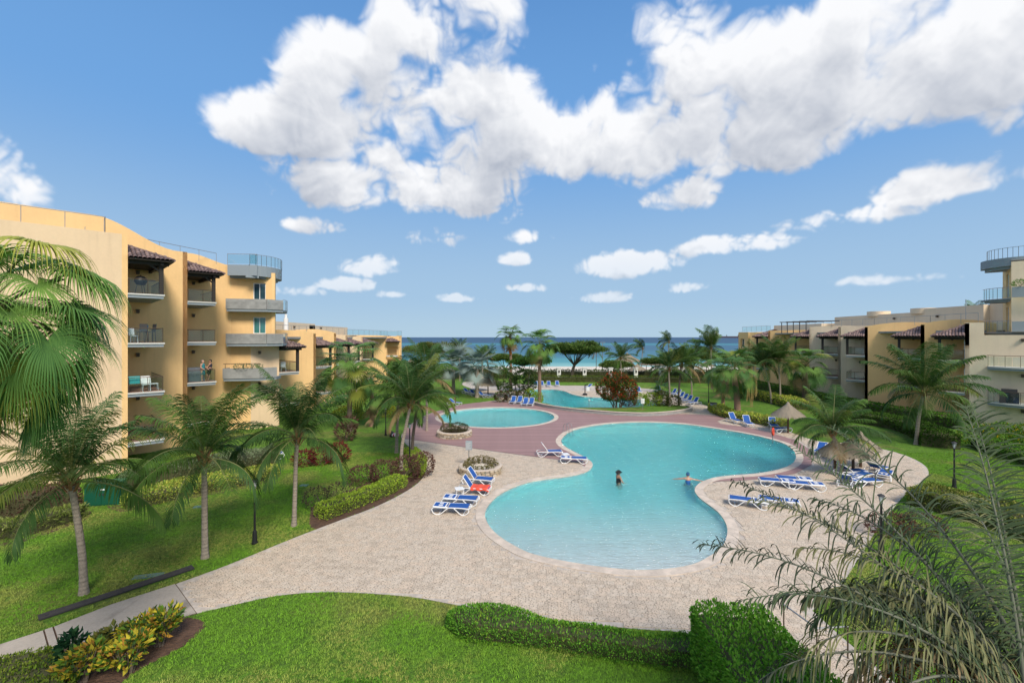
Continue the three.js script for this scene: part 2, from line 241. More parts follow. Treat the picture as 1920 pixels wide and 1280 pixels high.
{ const rim = offsetLoop(poolA, 0.25), n = rim.length; for (let i = 45; i >= -(n - 117); i--) deckEdge.push(rim[(i + n) % n]); }
deckEdge.push([4.68, -32.2], [0, -34.56], [-4.29, -36.92]);
// ground under the lawns: one sheet to the beach and far beyond the frame at the sides
const LAWN = [[-260, 30], [260, 30], [260, -108], [-260, -108]];
structure('lawn', sheetGeo(LAWN, 0, [poolA, poolB, poolC]), m.grass);
{ // beach and sea
  const sand = new THREE.PlaneGeometry(3000, 60, 90, 10).rotateX(-PI / 2).translate(0, 0, -137); const p = sand.attributes.position;
  for (let i = 0; i < p.count; i++) { const t = clamp((-108 - p.getZ(i)) / 59), e = Math.abs(p.getX(i)) < 300 ? 1 : 1; p.setY(i, (0.02 + (fbm(p.getX(i) * 0.08, p.getZ(i) * 0.15, 3) - 0.4) * 0.5 * sst(0, 0.15, t) - 2.2 * sst(0.45, 1, t)) * e - 0.02); }
  sand.computeVertexNormals(); structure('beach_sand', metreUV(plain(sand)), m.sand);
  const N = 1024, d = new Uint8Array(N * N * 4); // water over pale sand, weed beds and the drop-off: bands that follow the shore
  for (let y = 0; y < N; y++) for (let x = 0; x < N; x++) {
    const v = y / N, w = (fbm(x * 0.006, v * 9, 4) - 0.5), r = v + w * 0.05; // v: 0 shore, 1 far, on a log scale of distance
    let c = [0.2, 0.45, 0.44];
    const to = (q, a, b) => { const t = sst(a, b, r); c = c.map((z, i) => mix(z, q[i], t)); };
    to([0.07, 0.28, 0.31], 0.015, 0.045); to([0.04, 0.16, 0.235], 0.06, 0.11); to([0.03, 0.12, 0.2], 0.13, 0.2); to([0.035, 0.2, 0.26], 0.245, 0.265); to([0.011, 0.066, 0.14], 0.29, 0.33); to([0.008, 0.06, 0.15], 0.45, 0.7);
    const q = 0.9 + 0.2 * fbm(x * 0.05, v * 160, 3), o = (y * N + x) * 4; for (let k = 0; k < 3; k++) d[o + k] = enc(c[k] * q); d[o + 3] = 255;
  }
  const t = new THREE.DataTexture(d, N, N); t.wrapS = THREE.MirroredRepeatWrapping; t.magFilter = THREE.LinearFilter; t.colorSpace = THREE.SRGBColorSpace; t.needsUpdate = true;
  const rows = 60, cols = 40, pos = [], uv = [], idx = [], near = 142, far = 30000;
  for (let j = 0; j <= rows; j++) { const dist = near * Math.pow(far / near, j / rows); for (let i = 0; i <= cols; i++) { const a = (i / cols - 0.5); pos.push(a * (3000 + dist * 4), -0.9, -dist); uv.push(a * (3000 + dist * 4) / 900, j / rows); } }
  for (let j = 0; j < rows; j++) for (let i = 0; i < cols; i++) { const a = j * (cols + 1) + i; idx.push(a, a + 1, a + cols + 2, a, a + cols + 2, a + cols + 1); }
  const g = new THREE.BufferGeometry(); g.setAttribute('position', new THREE.Float32BufferAttribute(pos, 3)); g.setAttribute('uv', new THREE.Float32BufferAttribute(uv, 2)); g.setIndex(idx); g.computeVertexNormals();
  structure('sea', g, phys({ map: t, roughness: 0.45, ior: 1.33, specularIntensity: 0.35 }));
}
// paving: a mortar bed and, on it, coral stone pavers laid in courses
const bedHoles = [poolA, poolB, poolC].map((p) => offsetLoop(p, 0.25));
const paving = structure('patio_paving', sheetGeo(patio, 0.012, bedHoles), std({ roughness: 0.95, map: colorTex(512, 3, (u, v) => { const k = 0.5 + (fbm(u * 20, v * 20, 4, 20) - 0.5) * 0.3; return [k, k * 0.87, k * 0.74]; }) }));
{
  const stone = colorTex(1024, 1, (u, v) => {
    const a = fbm(u * 9, v * 9, 4, 9), b = fbm(u * 60, v * 60, 3, 60), pit = sst(0.6, 0.7, fbm(u * 26 + 5, v * 30, 3, 0)) * sst(0, 0.03, u) * sst(1, 0.97, u), fine = sst(0.66, 0.8, vn(u * 130, v * 130, 130)) * 0.2, k = 0.95 + (a - 0.5) * 0.22 + (b - 0.5) * 0.2 - pit * 0.58 - fine;
    return [k * 0.66, k * 0.548, k * 0.43]; });
  const pavMat = [0, 1, 2, 3, 4, 5].map((i) => std({ map: stone, roughness: 0.95, bumpMap: grain, bumpScale: 0.008, color: [lin(1, 1, 1), lin(0.97, 0.965, 0.955), lin(1, 0.975, 0.95), lin(0.98, 0.985, 0.99), lin(0.86, 0.85, 0.84), lin(1, 0.965, 0.94)][i] }));
  const geos = [0, 1, 2, 3, 4, 5].map((i) => { const g = plain(new THREE.BoxGeometry(1, 0.03, 1)); const p = g.attributes.position, uv = new Float32Array(p.count * 2); for (let k = 0; k < p.count; k++) { uv[2 * k] = p.getX(k) * 0.45 + i * 0.37 + 0.2; uv[2 * k + 1] = p.getZ(k) * 0.3 + i * 0.53 + 0.1; } g.setAttribute('uv', new THREE.BufferAttribute(uv, 2)); return g; });
  const r = rng(5), list = [], ca = Math.cos(0.06), sa = Math.sin(0.06);
  for (let z = -100; z < -7; z += 0.235) for (let x = -26 - r() * 0.5; x < 48;) {
    const w = 0.22 + 0.24 * r(), cx = x + w / 2, X = cx * ca - z * sa * 0.35, Z = z + cx * sa; x += w + 0.006;
    if (Z < -75 || !inside(patio, X, Z)) continue;
    let ok = true; for (const [a, b] of [[-1, -1], [1, -1], [1, 1], [-1, 1]]) { const qx = X + a * w * 0.5, qz = Z + b * 0.12; if (!inside(patio, qx, qz) || inside(deckEdge, qx, qz)) { ok = false; break; } }
    if (!ok || inside(poolA, X, Z) || inside(poolC, X, Z) || edgeDist(poolA, X, Z) < 0.56 || edgeDist(poolC, X, Z) < 0.5) continue;
    list.push([X, Z, w, Math.floor(r() * 6), r(), r()]);
  }
  list.sort((a, b) => (a[0] * a[0] + a[1] * a[1]) - (b[0] * b[0] + b[1] * b[1]));
  const place = (o, [X, Z, w, , e, f]) => { o.position.set(X, 0.0145 + e * 0.006, Z); o.rotation.set((f - 0.5) * 0.012, -0.06 + (e - 0.5) * 0.02, (e - 0.5) * 0.01); o.scale.set(w - 0.002, 1, 0.229); o.updateMatrix(); };
  const inFrame = (q) => Math.abs(q[0]) < 1.1 * -q[1] + 1 && -q[1] > 11.5;
  const near = list.filter(inFrame).slice(0, 300), set = new Set(near);
  for (const q of near) { const o = M('paver', geos[q[3]], pavMat[Math.floor(q[5] * 5.99)], paving); place(o, q); }
  const tmp = new THREE.Object3D();
  for (let k = 0; k < 6; k++) {
    const rest = list.filter((q) => !set.has(q) && q[3] === k), im = new THREE.InstancedMesh(geos[k], pavMat[0], rest.length); im.name = 'paver_field'; im.userData.kind = 'stuff'; paving.add(im);
    rest.forEach((q, i) => { place(tmp, q); im.setMatrixAt(i, tmp.matrix); im.setColorAt(i, pavMat[Math.floor(q[5] * 5.99)].color); });
  }
}
{ // composite deck between the pools, boards turned with the poolside
  const g = sheetGeo(deckEdge, 0.036, [bedHoles[1]]); structure('pool_deck', g, m.deck);
}
function pool(loop, water, depth, label, floorAt) {
  const o = thing('swimming_pool', label, 'pool', [0, 0, 0]);
  const xs = loop.map((p) => p[0]), zs = loop.map((p) => p[1]), x0 = Math.min(...xs) - 0.3, x1 = Math.max(...xs) + 0.3, z0 = Math.min(...zs) - 0.3, z1 = Math.max(...zs) + 0.3;
  const fl = new THREE.PlaneGeometry(x1 - x0, z1 - z0, 2, 40).rotateX(-PI / 2).translate((x0 + x1) / 2, 0, (z0 + z1) / 2), p = fl.attributes.position;
  for (let i = 0; i < p.count; i++) p.setY(i, -floorAt(p.getX(i), p.getZ(i)));
  fl.computeVertexNormals();
  M('basin_floor', metreUV(plain(fl)), m.plaster, o);
  M('basin_wall', metreUV(plain(prismGeo(offsetLoop(loop, 0.12), -depth - 0.6, -0.02, [loop]))), m.plaster, o);
  M('water', metreUV(plain(prismGeo(offsetLoop(loop, 0.02), -depth - 0.4, -water))), m.water, o);
  const outer = offsetLoop(loop, 0.44), c = new Parts(); c.prism(outer, -0.02, 0.045, [offsetLoop(loop, -0.03)]); c.mesh('coping', m.coping, o);
  return o;
}
pool(poolA, 0.03, 1.9, 'large gourd shaped turquoise swimming pool with beach entry and two bathers', (x, z) => { const d = -z; return 0.05 + 0.22 * sst(16.5, 22, d) + 0.76 * sst(20, 29, d) + 0.55 * sst(29, 44, d); });
pool(poolB, 0.06, 1.3, 'small round pool ringed by purple brown decking', () => 0.95);
pool(poolC, 0.06, 1.9, 'curving deeper blue pool behind the grassy island', () => 1.75);

// concrete walk at the building, in three cast slabs
{
  const bed = structure('concrete_walk', sheetGeo([[-16.85, -11.5], [-14.72, -13.05], [-13.94, -13.94], [-13.18, -15.08], [-11.99, -16.35], [-10.03, -14.6], [-10.8, -14.07], [-12.4, -12.55], [-13.69, -12.01], [-15.2, -10.54]], 0.006), m.soil);
  const slabs = [[[-16.85, -11.5], [-14.72, -13.05], [-14.05, -13.74], [-12.9, -12.78], [-13.56, -12.15], [-15.2, -10.54]], [[-14.04, -13.75], [-13.92, -13.89], [-12.73, -12.91], [-12.88, -12.79]], [[-13.91, -13.91], [-13.18, -15.08], [-12, -16.33], [-10.06, -14.61], [-10.8, -14.07], [-12.72, -12.93]]];
  slabs.forEach((s, i) => { const g = metreUV(plain(prismGeo(offsetLoop(s, -0.012), -0.05, 0.03 + (i === 1 ? 0.006 : 0)))); M('concrete_slab', g, m.concrete, bed); });
}
// planting beds
const bedLeft = [[-9.27, -21.14], [-8.95, -21.02], [-8.09, -22.29], [-7.01, -23.91], [-5.98, -26.37], [-5.61, -28.24], [-5.66, -30.15], [-6.09, -31.93], [-7.41, -35.04], [-7.87, -34.72], [-7.1, -31.8], [-7.5, -29.33], [-8.7, -27.72], [-9.61, -25.83], [-10.4, -24.18], [-9.89, -22.39]];
const bedCroton = [[-12.86, -10.84], [-13.41, -12.01], [-12.68, -12.83], [-11.88, -13.44], [-10.54, -14.39], [-9.71, -14.28], [-9.37, -14.01], [-9.36, -13.09], [-9.92, -12.01], [-10.09, -10.84]];
for (const b of [bedLeft, bedCroton, [[-26.54, -20.57], [-21.5, -19.26], [-20.65, -21.14], [-20.67, -22.39], [-22.77, -24.18], [-27.88, -24.98], [-30.72, -23.8]], [[-19.72, -23.07], [-18.29, -24.57], [-15.89, -26.28], [-14.61, -28.56], [-15.44, -30.52], [-18.91, -33.19], [-23.01, -26.74]]]) structure('planting_bed', sheetGeo(smoothLoop(b, 3), 0.008), m.soil);

// the island: lawn raised behind a low curved wall of coral stone
const islandWall = smoothLine([[2.52, -60.3], [4.25, -57.12], [6.84, -54.45], [9.32, -52.74], [11.97, -51.48], [14.87, -50.96], [17.78, -51.84], [20.47, -53.67], [21.57, -55.04], [21.56, -56.69]], 6);
{
  const inner = [...islandWall, [19.03, -58.44], [18.13, -57.33], [14.94, -55.85], [11.93, -55.44], [7.74, -55.44], [5.54, -56.69], [3.79, -60.3]];
  structure('island_lawn', metreUV(plain(prismGeo(inner, 0, 0.3))), m.grass);
}
// ------------------------------------------------------------------ stone walls and round planters
const stoneMats = [[0.5, 0.4, 0.27], [0.56, 0.47, 0.35], [0.42, 0.33, 0.23], [0.6, 0.53, 0.43], [0.36, 0.3, 0.24]].map((c) => std({ color: lin(...c), roughness: 0.95, bumpMap: grain, bumpScale: 0.02 }));
const stoneGeos = [0, 1, 2, 3].map((k) => { const r = rng(40 + k), g = new THREE.BoxGeometry(1, 1, 1, 2, 2, 1), p = g.attributes.position; for (let i = 0; i < p.count; i++) { const x = p.getX(i), y = p.getY(i), e = Math.abs(x) > 0.4 && Math.abs(y) > 0.4 ? 0.8 : 1; p.setXYZ(i, x * e * (0.95 + 0.05 * hash(Math.round(x * 9 + k * 7), Math.round(y * 9))), y * e * (0.95 + 0.05 * hash(Math.round(y * 7 + k), Math.round(x * 5))), p.getZ(i) + (Math.abs(x) < 0.1 && Math.abs(y) < 0.1 ? 0.16 : 0)); } g.computeVertexNormals(); return metreUV(plain(g)); });
function stoneFace(parent, line, y0, h, rows, len, seed, out) { // pieces along a line, facing its right side (out = 1) or left
  const r = rng(seed); let count = 0;
  for (let k = 0; k < rows; k++) {
    const rh = h / rows; let s = -r() * len; const cum = [0]; for (let i = 1; i < line.length; i++) cum.push(cum[i - 1] + Math.hypot(line[i][0] - line[i - 1][0], line[i][1] - line[i - 1][1]));
    const at = (q) => { q = clamp(q, 0, cum[cum.length - 1] - 1e-4); let i = 1; while (cum[i] < q) i++; const t = (q - cum[i - 1]) / (cum[i] - cum[i - 1]), a = line[i - 1], b = line[i]; return [mix(a[0], b[0], t), mix(a[1], b[1], t), Math.atan2(-(b[1] - a[1]), b[0] - a[0])]; };
    while (s < cum[cum.length - 1]) {
      const w = len * (0.65 + 0.7 * r()), c = s + w / 2; s += w + 0.015; if (c < 0 || c > cum[cum.length - 1]) continue;
      const [x, z, a] = at(c), o = M('stone', stoneGeos[Math.floor(r() * 4)], stoneMats[Math.floor(r() * 5)], parent);
      o.position.set(x, y0 + rh * (k + 0.5) + (r() - 0.5) * 0.01, z); o.rotation.y = a + (out > 0 ? 0 : PI) + (r() - 0.5) * 0.06; o.scale.set(w, rh * (0.93 + r() * 0.06), 0.12 + 0.05 * r()); count++;
    }
  }
  return count;
}
function planter(c, R, h, label, seed, fill = m.soil) {
  const o = thing('stone_planter', label, 'planter', [c[0], 0.02, c[1]]), line = []; for (let i = 0; i <= 48; i++) line.push([R * Math.cos(i / 24 * PI), R * Math.sin(i / 24 * PI)]);
  const w = new Parts(); w.lathe([[R - 0.28, 0.05], [R - 0.28, h - 0.04], [R - 0.02, h - 0.04], [R - 0.02, 0]], 48); w.mesh('mortar_core', m.rawConcrete, o);
  stoneFace(o, line, 0, h, 3, 0.26, seed, -1);
  const cap = new Parts(); cap.lathe([[R - 0.3, h - 0.04], [R - 0.3, h + 0.03], [R + 0.04, h + 0.03], [R + 0.04, h - 0.04], [R - 0.3, h - 0.04]], 48); cap.mesh('cap', m.coping, o);
  const s = new THREE.CircleGeometry(R - 0.26, 32).rotateX(-PI / 2).translate(0, h - 0.1, 0); M('soil', metreUV(plain(s)), fill, o);
  return o;
}
{
  const o = thing('garden_wall', 'low curved wall of pale stone holding the grassy island beside the deck', 'wall');
  const w = new Parts(), back = offsetLoop([...islandWall, ...islandWall.slice().reverse()], 0);
  for (let i = 1; i < islandWall.length; i++) { const a = islandWall[i - 1], b = islandWall[i]; w.beam([a[0], 0.2, a[1]], [b[0], 0.2, b[1]], 0.2, 0.36); }
  w.mesh('mortar_core', m.rawConcrete, o);
  const r = stoneFace(o, islandWall, 0.03, 0.36, 2, 0.42, 77, 1);
  const cap = new Parts(); for (let i = 1; i < islandWall.length; i++) { const a = islandWall[i - 1], b = islandWall[i]; cap.beam([a[0], 0.41, a[1]], [b[0], 0.41, b[1]], 0.32, 0.05); } cap.mesh('cap', m.coping, o);
}
const planter1 = [-2.05, -29.91], planter2 = [-5.14, -40.91];
planter(planter1, 1.35, 0.42, 'round stone planter with a heart shaped ring of dry shrub beside the loungers', 7, m.sand);
planter(planter2, 1.5, 0.45, 'round stone planter filled with low brown green shrub on the deck', 8);
// ------------------------------------------------------------------ buildings
const R2 = Math.SQRT1_2;
const add2 = (p, a, k) => [p[0] + a[0] * k, p[1] + a[1] * k];
const tileGeo = plain(new THREE.CylinderGeometry(0.125, 0.105, 0.47, 7, 1, true, -PI / 2, PI).rotateX(PI / 2).rotateZ(0)); // barrel tile along z, crown up
{ // turn the half pipe so that its crown points up
  tileGeo.computeBoundingBox(); const b = tileGeo.boundingBox; if (Math.abs(b.min.y) > Math.abs(b.max.y)) tileGeo.rotateZ(PI);
  tileGeo.computeVertexNormals();
}
const tileMats = [m.tile, m.tile2, m.tile3];
function place3(o, c, ax, ay, az) { o.matrixAutoUpdate = true; const q = new THREE.Matrix4().makeBasis(ax, ay, az); o.quaternion.setFromRotationMatrix(q); o.position.copy(c); return o; }
function wallLamp(parent, p, y, out) { // small bronze downlight fixed to a wall
  const l = new Parts(), a = Math.atan2(out[0], out[1]);
  l.box(0, 0.02, 0.02, 0.16, 0.3, 0.04).box(0, 0, 0.12, 0.2, 0.2, 0.16).box(0, 0.13, 0.12, 0.26, 0.04, 0.24);
  const o = l.mesh('wall_lamp', m.bronze, parent); o.position.set(p[0], y, p[1]); o.rotation.y = a; return o;
}
function hipRoof(parent, C, u, n, La, Lr, eave, seed) { // tiled hip roof over a balcony: leans on the return wall, hipped at the end
  const o = grp('balcony_roof', parent), r = rng(seed), A = La + 0.5, N = Lr + 0.5, pitch = 0.44, h = A * pitch;
  const P3 = (a, b, y) => V(C[0] + u[0] * a + n[0] * b, y, C[1] + u[1] * a + n[1] * b);
  // roof boards
  const g = new THREE.BufferGeometry(), q = [P3(0, 0, eave + h), P3(A, 0, eave), P3(A, N, eave), P3(0, N - A, eave + h), P3(0, N, eave), P3(0, 0, eave - 0.06), P3(A, 0, eave - 0.06), P3(A, N, eave - 0.06), P3(0, N, eave - 0.06)];
  const tri = [0, 1, 2, 0, 2, 3, 3, 2, 4, 5, 7, 6, 5, 8, 7, 1, 6, 7, 1, 7, 2, 2, 7, 8, 2, 8, 4], pos = []; for (const i of tri) pos.push(q[i].x, q[i].y, q[i].z);
  g.setAttribute('position', new THREE.Float32BufferAttribute(pos, 3)); g.computeVertexNormals(); M('roof_boards', metreUV(plain(g)), m.darkWood, o);
  // end slope: single tiles
  const U = V(u[0], 0, u[1]), Nn = V(n[0], 0, n[1]), cs = Math.hypot(1, pitch), down = Nn.clone().multiplyScalar(1 / cs).add(V(0, -pitch / cs, 0)), up = V(0, 1 / cs, 0).add(Nn.clone().multiplyScalar(pitch / cs)).normalize();
  const ax = new THREE.Vector3().crossVectors(up, down).normalize();
  for (let a = 0.12; a < A; a += 0.235) {
    const run = A - a; for (let k = 0, t = -0.06; t < run - 0.05; k++, t += 0.4) {
      const c = P3(a, N - t - 0.2, eave + (t + 0.2) * pitch + 0.05); place3(M('roof_tile', tileGeo, tileMats[Math.floor(r() * 3)], o), c.add(V(0, r() * 0.012, 0)), ax, up, down);
    }
  }
  // long slope: the same tiles joined
  const dn = U.clone().multiplyScalar(1 / cs).add(V(0, -pitch / cs, 0)), up2 = V(0, 1 / cs, 0).add(U.clone().multiplyScalar(pitch / cs)).normalize(), ax2 = new THREE.Vector3().crossVectors(up2, dn).normalize(), w = new Parts();
  for (let b = 0.12; b < N; b += 0.235) { const run = Math.min(A, N - b); for (let t = -0.06; t < run - 0.05; t += 0.4) { const mm = new THREE.Matrix4().makeBasis(ax2, up2, dn).setPosition(P3(A - t - 0.2, b, eave + (t + 0.2) * pitch + 0.05)); w.add(tileGeo.clone().applyMatrix4(mm)); } }
  const ls = w.mesh('tile_slope', m.tile, o); ls.userData.kind = 'stuff';
  const rg = new Parts(), hip0 = P3(A, N, eave + 0.07), hip1 = P3(0, N - A, eave + h + 0.09); rg.bar([hip0.x, hip0.y, hip0.z], [hip1.x, hip1.y, hip1.z], 0.11, 8); rg.mesh('hip_cap', m.tile3, o);
  return o;
}
function balcony(parent, C, u, n, La, Lr, y, opt = {}) { // slab along a return wall, glass at its end, bars along its front
  const o = grp('balcony', parent), P2 = (a, b) => add2(add2(C, u, a), n, b), P3 = (a, b, h) => { const q = P2(a, b); return [q[0], h, q[1]]; };
  new Parts().prism([P2(0, 0), P2(La, 0), P2(La, Lr), P2(0, Lr)], y - 0.24, y - 0.05).mesh('slab', m.greyPaint, o);
  new Parts().prism([P2(0, -0.02), P2(La + 0.06, -0.02), P2(La + 0.06, Lr + 0.06), P2(0, Lr + 0.06)], y - 0.052, y + 0.05).mesh('slab_edge', m.paleEdge, o);
  new Parts().prism([P2(0.05, 0.02), P2(La - 0.02, 0.02), P2(La - 0.02, Lr - 0.02), P2(0.05, Lr - 0.02)], y + 0.05, y + 0.056).mesh('floor_tiles', m.terracottaFloor, o);
  const rl = new Parts(), H = 1.02, b0 = Lr - 0.06, a1 = La - 0.04;
  rl.bar(P3(0, b0, y + H), P3(a1, b0, y + H), 0.025).bar(P3(a1, b0, y + H), P3(a1, 0.02, y + H), 0.022).bar(P3(a1, b0, y + 0.12), P3(a1, 0.02, y + 0.12), 0.016);
  for (const a of [0.06, La * 0.55, a1]) rl.bar(P3(a, b0, y + 0.05), P3(a, b0, y + H), 0.02);
  for (let b = b0 - 0.3; b > 0; b -= 0.3) rl.bar(P3(a1, b, y + 0.1), P3(a1, b, y + H), 0.011, 4);
  rl.mesh('railing', opt.rail || m.bronze, o);
  const gl = new Parts(), ang = Math.atan2(-u[1], u[0]); for (const [s, e] of [[0.1, La * 0.55 - 0.03], [La * 0.55 + 0.03, a1 - 0.04]]) { const c = P2((s + e) / 2, b0); gl.box(c[0], y + 0.54, c[1], e - s, 0.84, 0.012, ang); }
  gl.mesh('glass_panel', m.railGlass, o);
  return o;
}
function slidingDoor(parent, C, u, n, Lr, y, w = 2.4) { // glazed door in the return wall
  const o = grp('sliding_door', parent), c = add2(add2(C, n, Lr * 0.5), u, 0.03), a = Math.atan2(-n[1], n[0]);
  const f = new Parts(); for (const k of [-1, 0, 1]) { const q = add2(c, n, k * w / 2); f.box(q[0], y + 1.1, q[1], 0.07, 2.2, 0.08, a); } f.box(c[0], y + 2.2, c[1], w + 0.07, 0.08, 0.08, a); f.mesh('frame', m.white, o);
  const g = new Parts(); for (const k of [-0.5, 0.5]) { const q = add2(c, n, k * w / 2); g.box(q[0], y + 1.1, q[1], w / 2 - 0.07, 2.12, 0.02, a); } g.mesh('pane', m.windowGlass, o);
}
function windowUnit(parent, p, dir, y, w, h, glass = m.windowGlass) { // p: centre on the wall (plan), dir: along the wall; sits in an opening
  const o = grp('window', parent), a = Math.atan2(-dir[1], dir[0]), f = new Parts();
  for (const k of [-1, 0, 1]) { const q = add2(p, dir, k * (w / 2 - 0.035)); f.box(q[0], y, q[1], k ? 0.07 : 0.055, h, 0.09, a); }
  for (const k of [-1, 1]) f.box(p[0], y + k * (h / 2 - 0.035), p[1], w - 0.14, 0.07, 0.085, a);
  f.mesh('frame', m.white, o);
  for (const k of [-1, 1]) { const q = add2(p, dir, k * (w / 4 - 0.01)), g = new Parts(); g.box(q[0], y, q[1], w / 2 - 0.09, h - 0.14, 0.02, a); g.mesh('pane', glass, o); }
  return o;
}
const flat = (y0, y1, l) => [[0, y0], [l, y0], [l, y1], [0, y1]];
const dist2 = (p, q) => Math.hypot(p[0] - q[0], p[1] - q[1]);
// top line of a wall as (along, height) points, closed down to the ground
const topped = (l, pts) => [[0, -0.3], [l, -0.3], ...pts.slice().reverse()];
function arch(l, y, rise, n = 14) { const a = []; for (let i = 0; i <= n; i++) { const t = i / n; a.push([l * t, y + rise * (1 - (2 * t - 1) ** 2)]); } return a; }
function roofRail(parent, pts, y, glass) { // rail along a roof edge
  const rl = new Parts(), gl = new Parts(); for (let i = 1; i < pts.length; i++) {
    const a = pts[i - 1], b = pts[i], l = dist2(a, b), k = Math.max(1, Math.round(l / 1.9)); rl.bar([a[0], y + 1, a[1]], [b[0], y + 1, b[1]], 0.022);
    for (let j = 0; j <= k; j++) { const x = mix(a[0], b[0], j / k), z = mix(a[1], b[1], j / k); rl.bar([x, y, z], [x, y + 1, z], 0.018); }
    if (glass) gl.box((a[0] + b[0]) / 2, y + 0.52, (a[1] + b[1]) / 2, l - 0.05, 0.84, 0.012, Math.atan2(-(b[1] - a[1]), b[0] - a[0]));
  }
  const o = grp('roof_railing', parent); rl.mesh('rail', m.steel, o); if (glass) gl.mesh('glass_panel', m.railGlass, o); return o;
}
// --- left building, four storeys
const uL = [R2, -R2], nL = [R2, R2], uR = [-R2, -R2], nR = [-R2, R2];
const levelsA = [1.85, 5.1, 8.38, 11.65];
let bldA;
{
  const b = bldA = thing('apartment_building', 'tall four storey ochre apartment block with stepped walls and a rounded grey roof balcony', 'building');
  const E1 = [-25.15, -30], E2 = [-26, -36.7], C2 = [-28.93, -33.77], C3 = [-29.75, -40.45], T1 = [-26.67, -43.5], T2 = [-22.96, -44.38];
  const P0 = add2(E1, uL, -14);
  // panel 1 with the roof terrace, the return walls, panel 2 that rises in a curve, panel 3
  M('wall', wallGeo(P0, E1, flat(-0.3, 15.5, 14), -0.3), m.peach, b);
  M('wall', wallGeo(E1, C2, flat(-0.3, 15.5, dist2(E1, C2)), -0.3), m.yellow, b);
  { const S0 = add2(E2, uL, -18), pts = []; for (let i = 0; i <= 40; i++) { const t = 18 - i * 0.45; pts.push([i * 0.45, 15.6 + 1.95 * sst(0.6, 5.6, t) + 0.12 * sst(8, 16, t)]); }
    M('wall', wallGeo(S0, E2, topped(18, pts), -0.3), m.yellow, b); }
  M('wall', wallGeo(E2, C3, flat(-0.3, 15.6, dist2(E2, C3)), -0.3), m.yellow, b);
  { const S0 = add2(T1, uL, -8), l = 8, pts = []; for (let i = 0; i <= 16; i++) pts.push([i * 0.5, 15.6 + 0.75 * sst(0, 3.2, 8 - i * 0.5)]); M('wall', wallGeo(S0, T1, topped(l, pts), -0.3), m.yellow, b); }
  const rf = new Parts(); rf.prism([add2(P0, nL, -0.32), add2(add2(E1, uL, -0.34), nL, -0.32), add2(C2, uL, -0.34), add2(C2, uL, -6), add2(P0, nL, -6)], 14.6, 14.8).prism([[-44, -44], add2(add2(E2, uL, -0.4), nL, -0.35), add2(add2(C3, uL, -0.4), nL, 0), [-33, -52], [-46, -52]], 14.7, 14.9); rf.mesh('roof_slab', m.rawConcrete, b);
  const bw = new Parts(); bw.box(-46, 7.4, -44, 0.3, 15.2, 26).box(-39, 7.4, -57, 14, 15.2, 0.3); bw.mesh('rear_wall', m.yellow, b);
  roofRail(b, [add2(P0, nL, -0.2), add2(add2(E1, uL, -1.1), nL, -0.2), add2(add2(E1, uL, -1.1), nL, -0.9)], 15.5, false);
  wallLamp(b, [-31.9 + 0.15, -30.75], 16.3, nL); // replaced below by lamps on the terrace wall
  b.remove(b.children[b.children.length - 1]);
  for (const t of [4.55, 7.9]) wallLamp(b, add2(E2, uL, -t), 15.85 + (t > 6 ? 0.2 : 0.1), nL);
  // balconies in the two notches
  [[E1, C2, 5.34, 1.9], [E2, C3, 5.3, 1.95]].forEach(([E, C, Lr, La], k) => {
    levelsA.forEach((y) => { balcony(b, C, uL, nL, La, Lr, y); slidingDoor(b, C, uL, nL, Lr, y + 0.06); });
    const eave = 13.95 + k * 0.05; hipRoof(b, C, uL, nL, La, Lr, eave, 3 + k);
    const pc = add2(add2(C, uL, La - 0.12), nL, Lr - 0.12), p = new Parts(); p.box(pc[0], (11.7 + eave) / 2, pc[1], 0.24, eave - 11.7, 0.24, PI / 4); p.mesh('roof_post', m.darkWood, b);
    const bm = new Parts(), h = eave - 0.17; const q = (a, c) => { const z = add2(add2(C, uL, a), nL, c); return [z[0], h, z[1]]; };
    bm.beam(q(0, Lr - 0.12), q(La + 0.3, Lr - 0.12), 0.16, 0.24).beam(q(La - 0.12, 0), q(La - 0.12, Lr + 0.3), 0.16, 0.24).beam([q(La - 0.2, Lr - 0.12)[0], h - 0.5, q(La - 0.2, Lr - 0.12)[2]], q(La - 0.9, Lr - 0.12), 0.1, 0.12); bm.mesh('roof_beam', m.darkWood, b);
    for (const y of levelsA) wallLamp(b, add2(C, uL, k ? 1.35 : 1.05), y + 2.35 - (y > 11 ? 0.35 : 0), nL);
  });
  // tower: front wall with two windows, overhanging the lower storeys
  const dT = [(T2[0] - T1[0]) / dist2(T1, T2), (T2[1] - T1[1]) / dist2(T1, T2)], oT = [-dT[1], dT[0]], lT = dist2(T1, T2);
  const wc = 2.45; const holes = [11.65, 8.38].map((y) => [wc - 0.55, y + 0.75, wc + 0.55, y + 2.35]);
  M('tower_wall', wallGeo(T1, T2, flat(8.1, 15.0, lT), -0.3, holes), m.yellow, b);
  M('tower_wall', wallGeo(T1, add2(T1, dT, 1.7), flat(-0.3, 8.1, 1.7), -0.3), m.yellow, b);
  [[11.65, m.windowGlass], [8.38, m.tealGlass]].forEach(([y, gl]) => windowUnit(b, add2(add2(T1, dT, wc), oT, -0.14), dT, y + 1.55, 1.1, 1.6, gl));
  const T3 = [-27.2, -52], E3 = [-23.23, -45.72], J = add2(T1, dT, 1.7);
  M('tower_wall', wallGeo(T2, T3, flat(8.1, 15.0, dist2(T2, T3)), -0.3), m.yellow, b);
  M('tower_wall', wallGeo(J, E3, flat(-0.3, 8.1, dist2(J, E3)), -0.3), m.peach, b);
  new Parts().prism([J, T2, [-25.9, -50], [-27.5, -50]].map((p) => p), 7.98, 8.12).mesh('tower_soffit', m.cream, b);
  for (const y of [7.3, 4.3]) wallLamp(b, add2(J, uL, 0.75), y, nL);
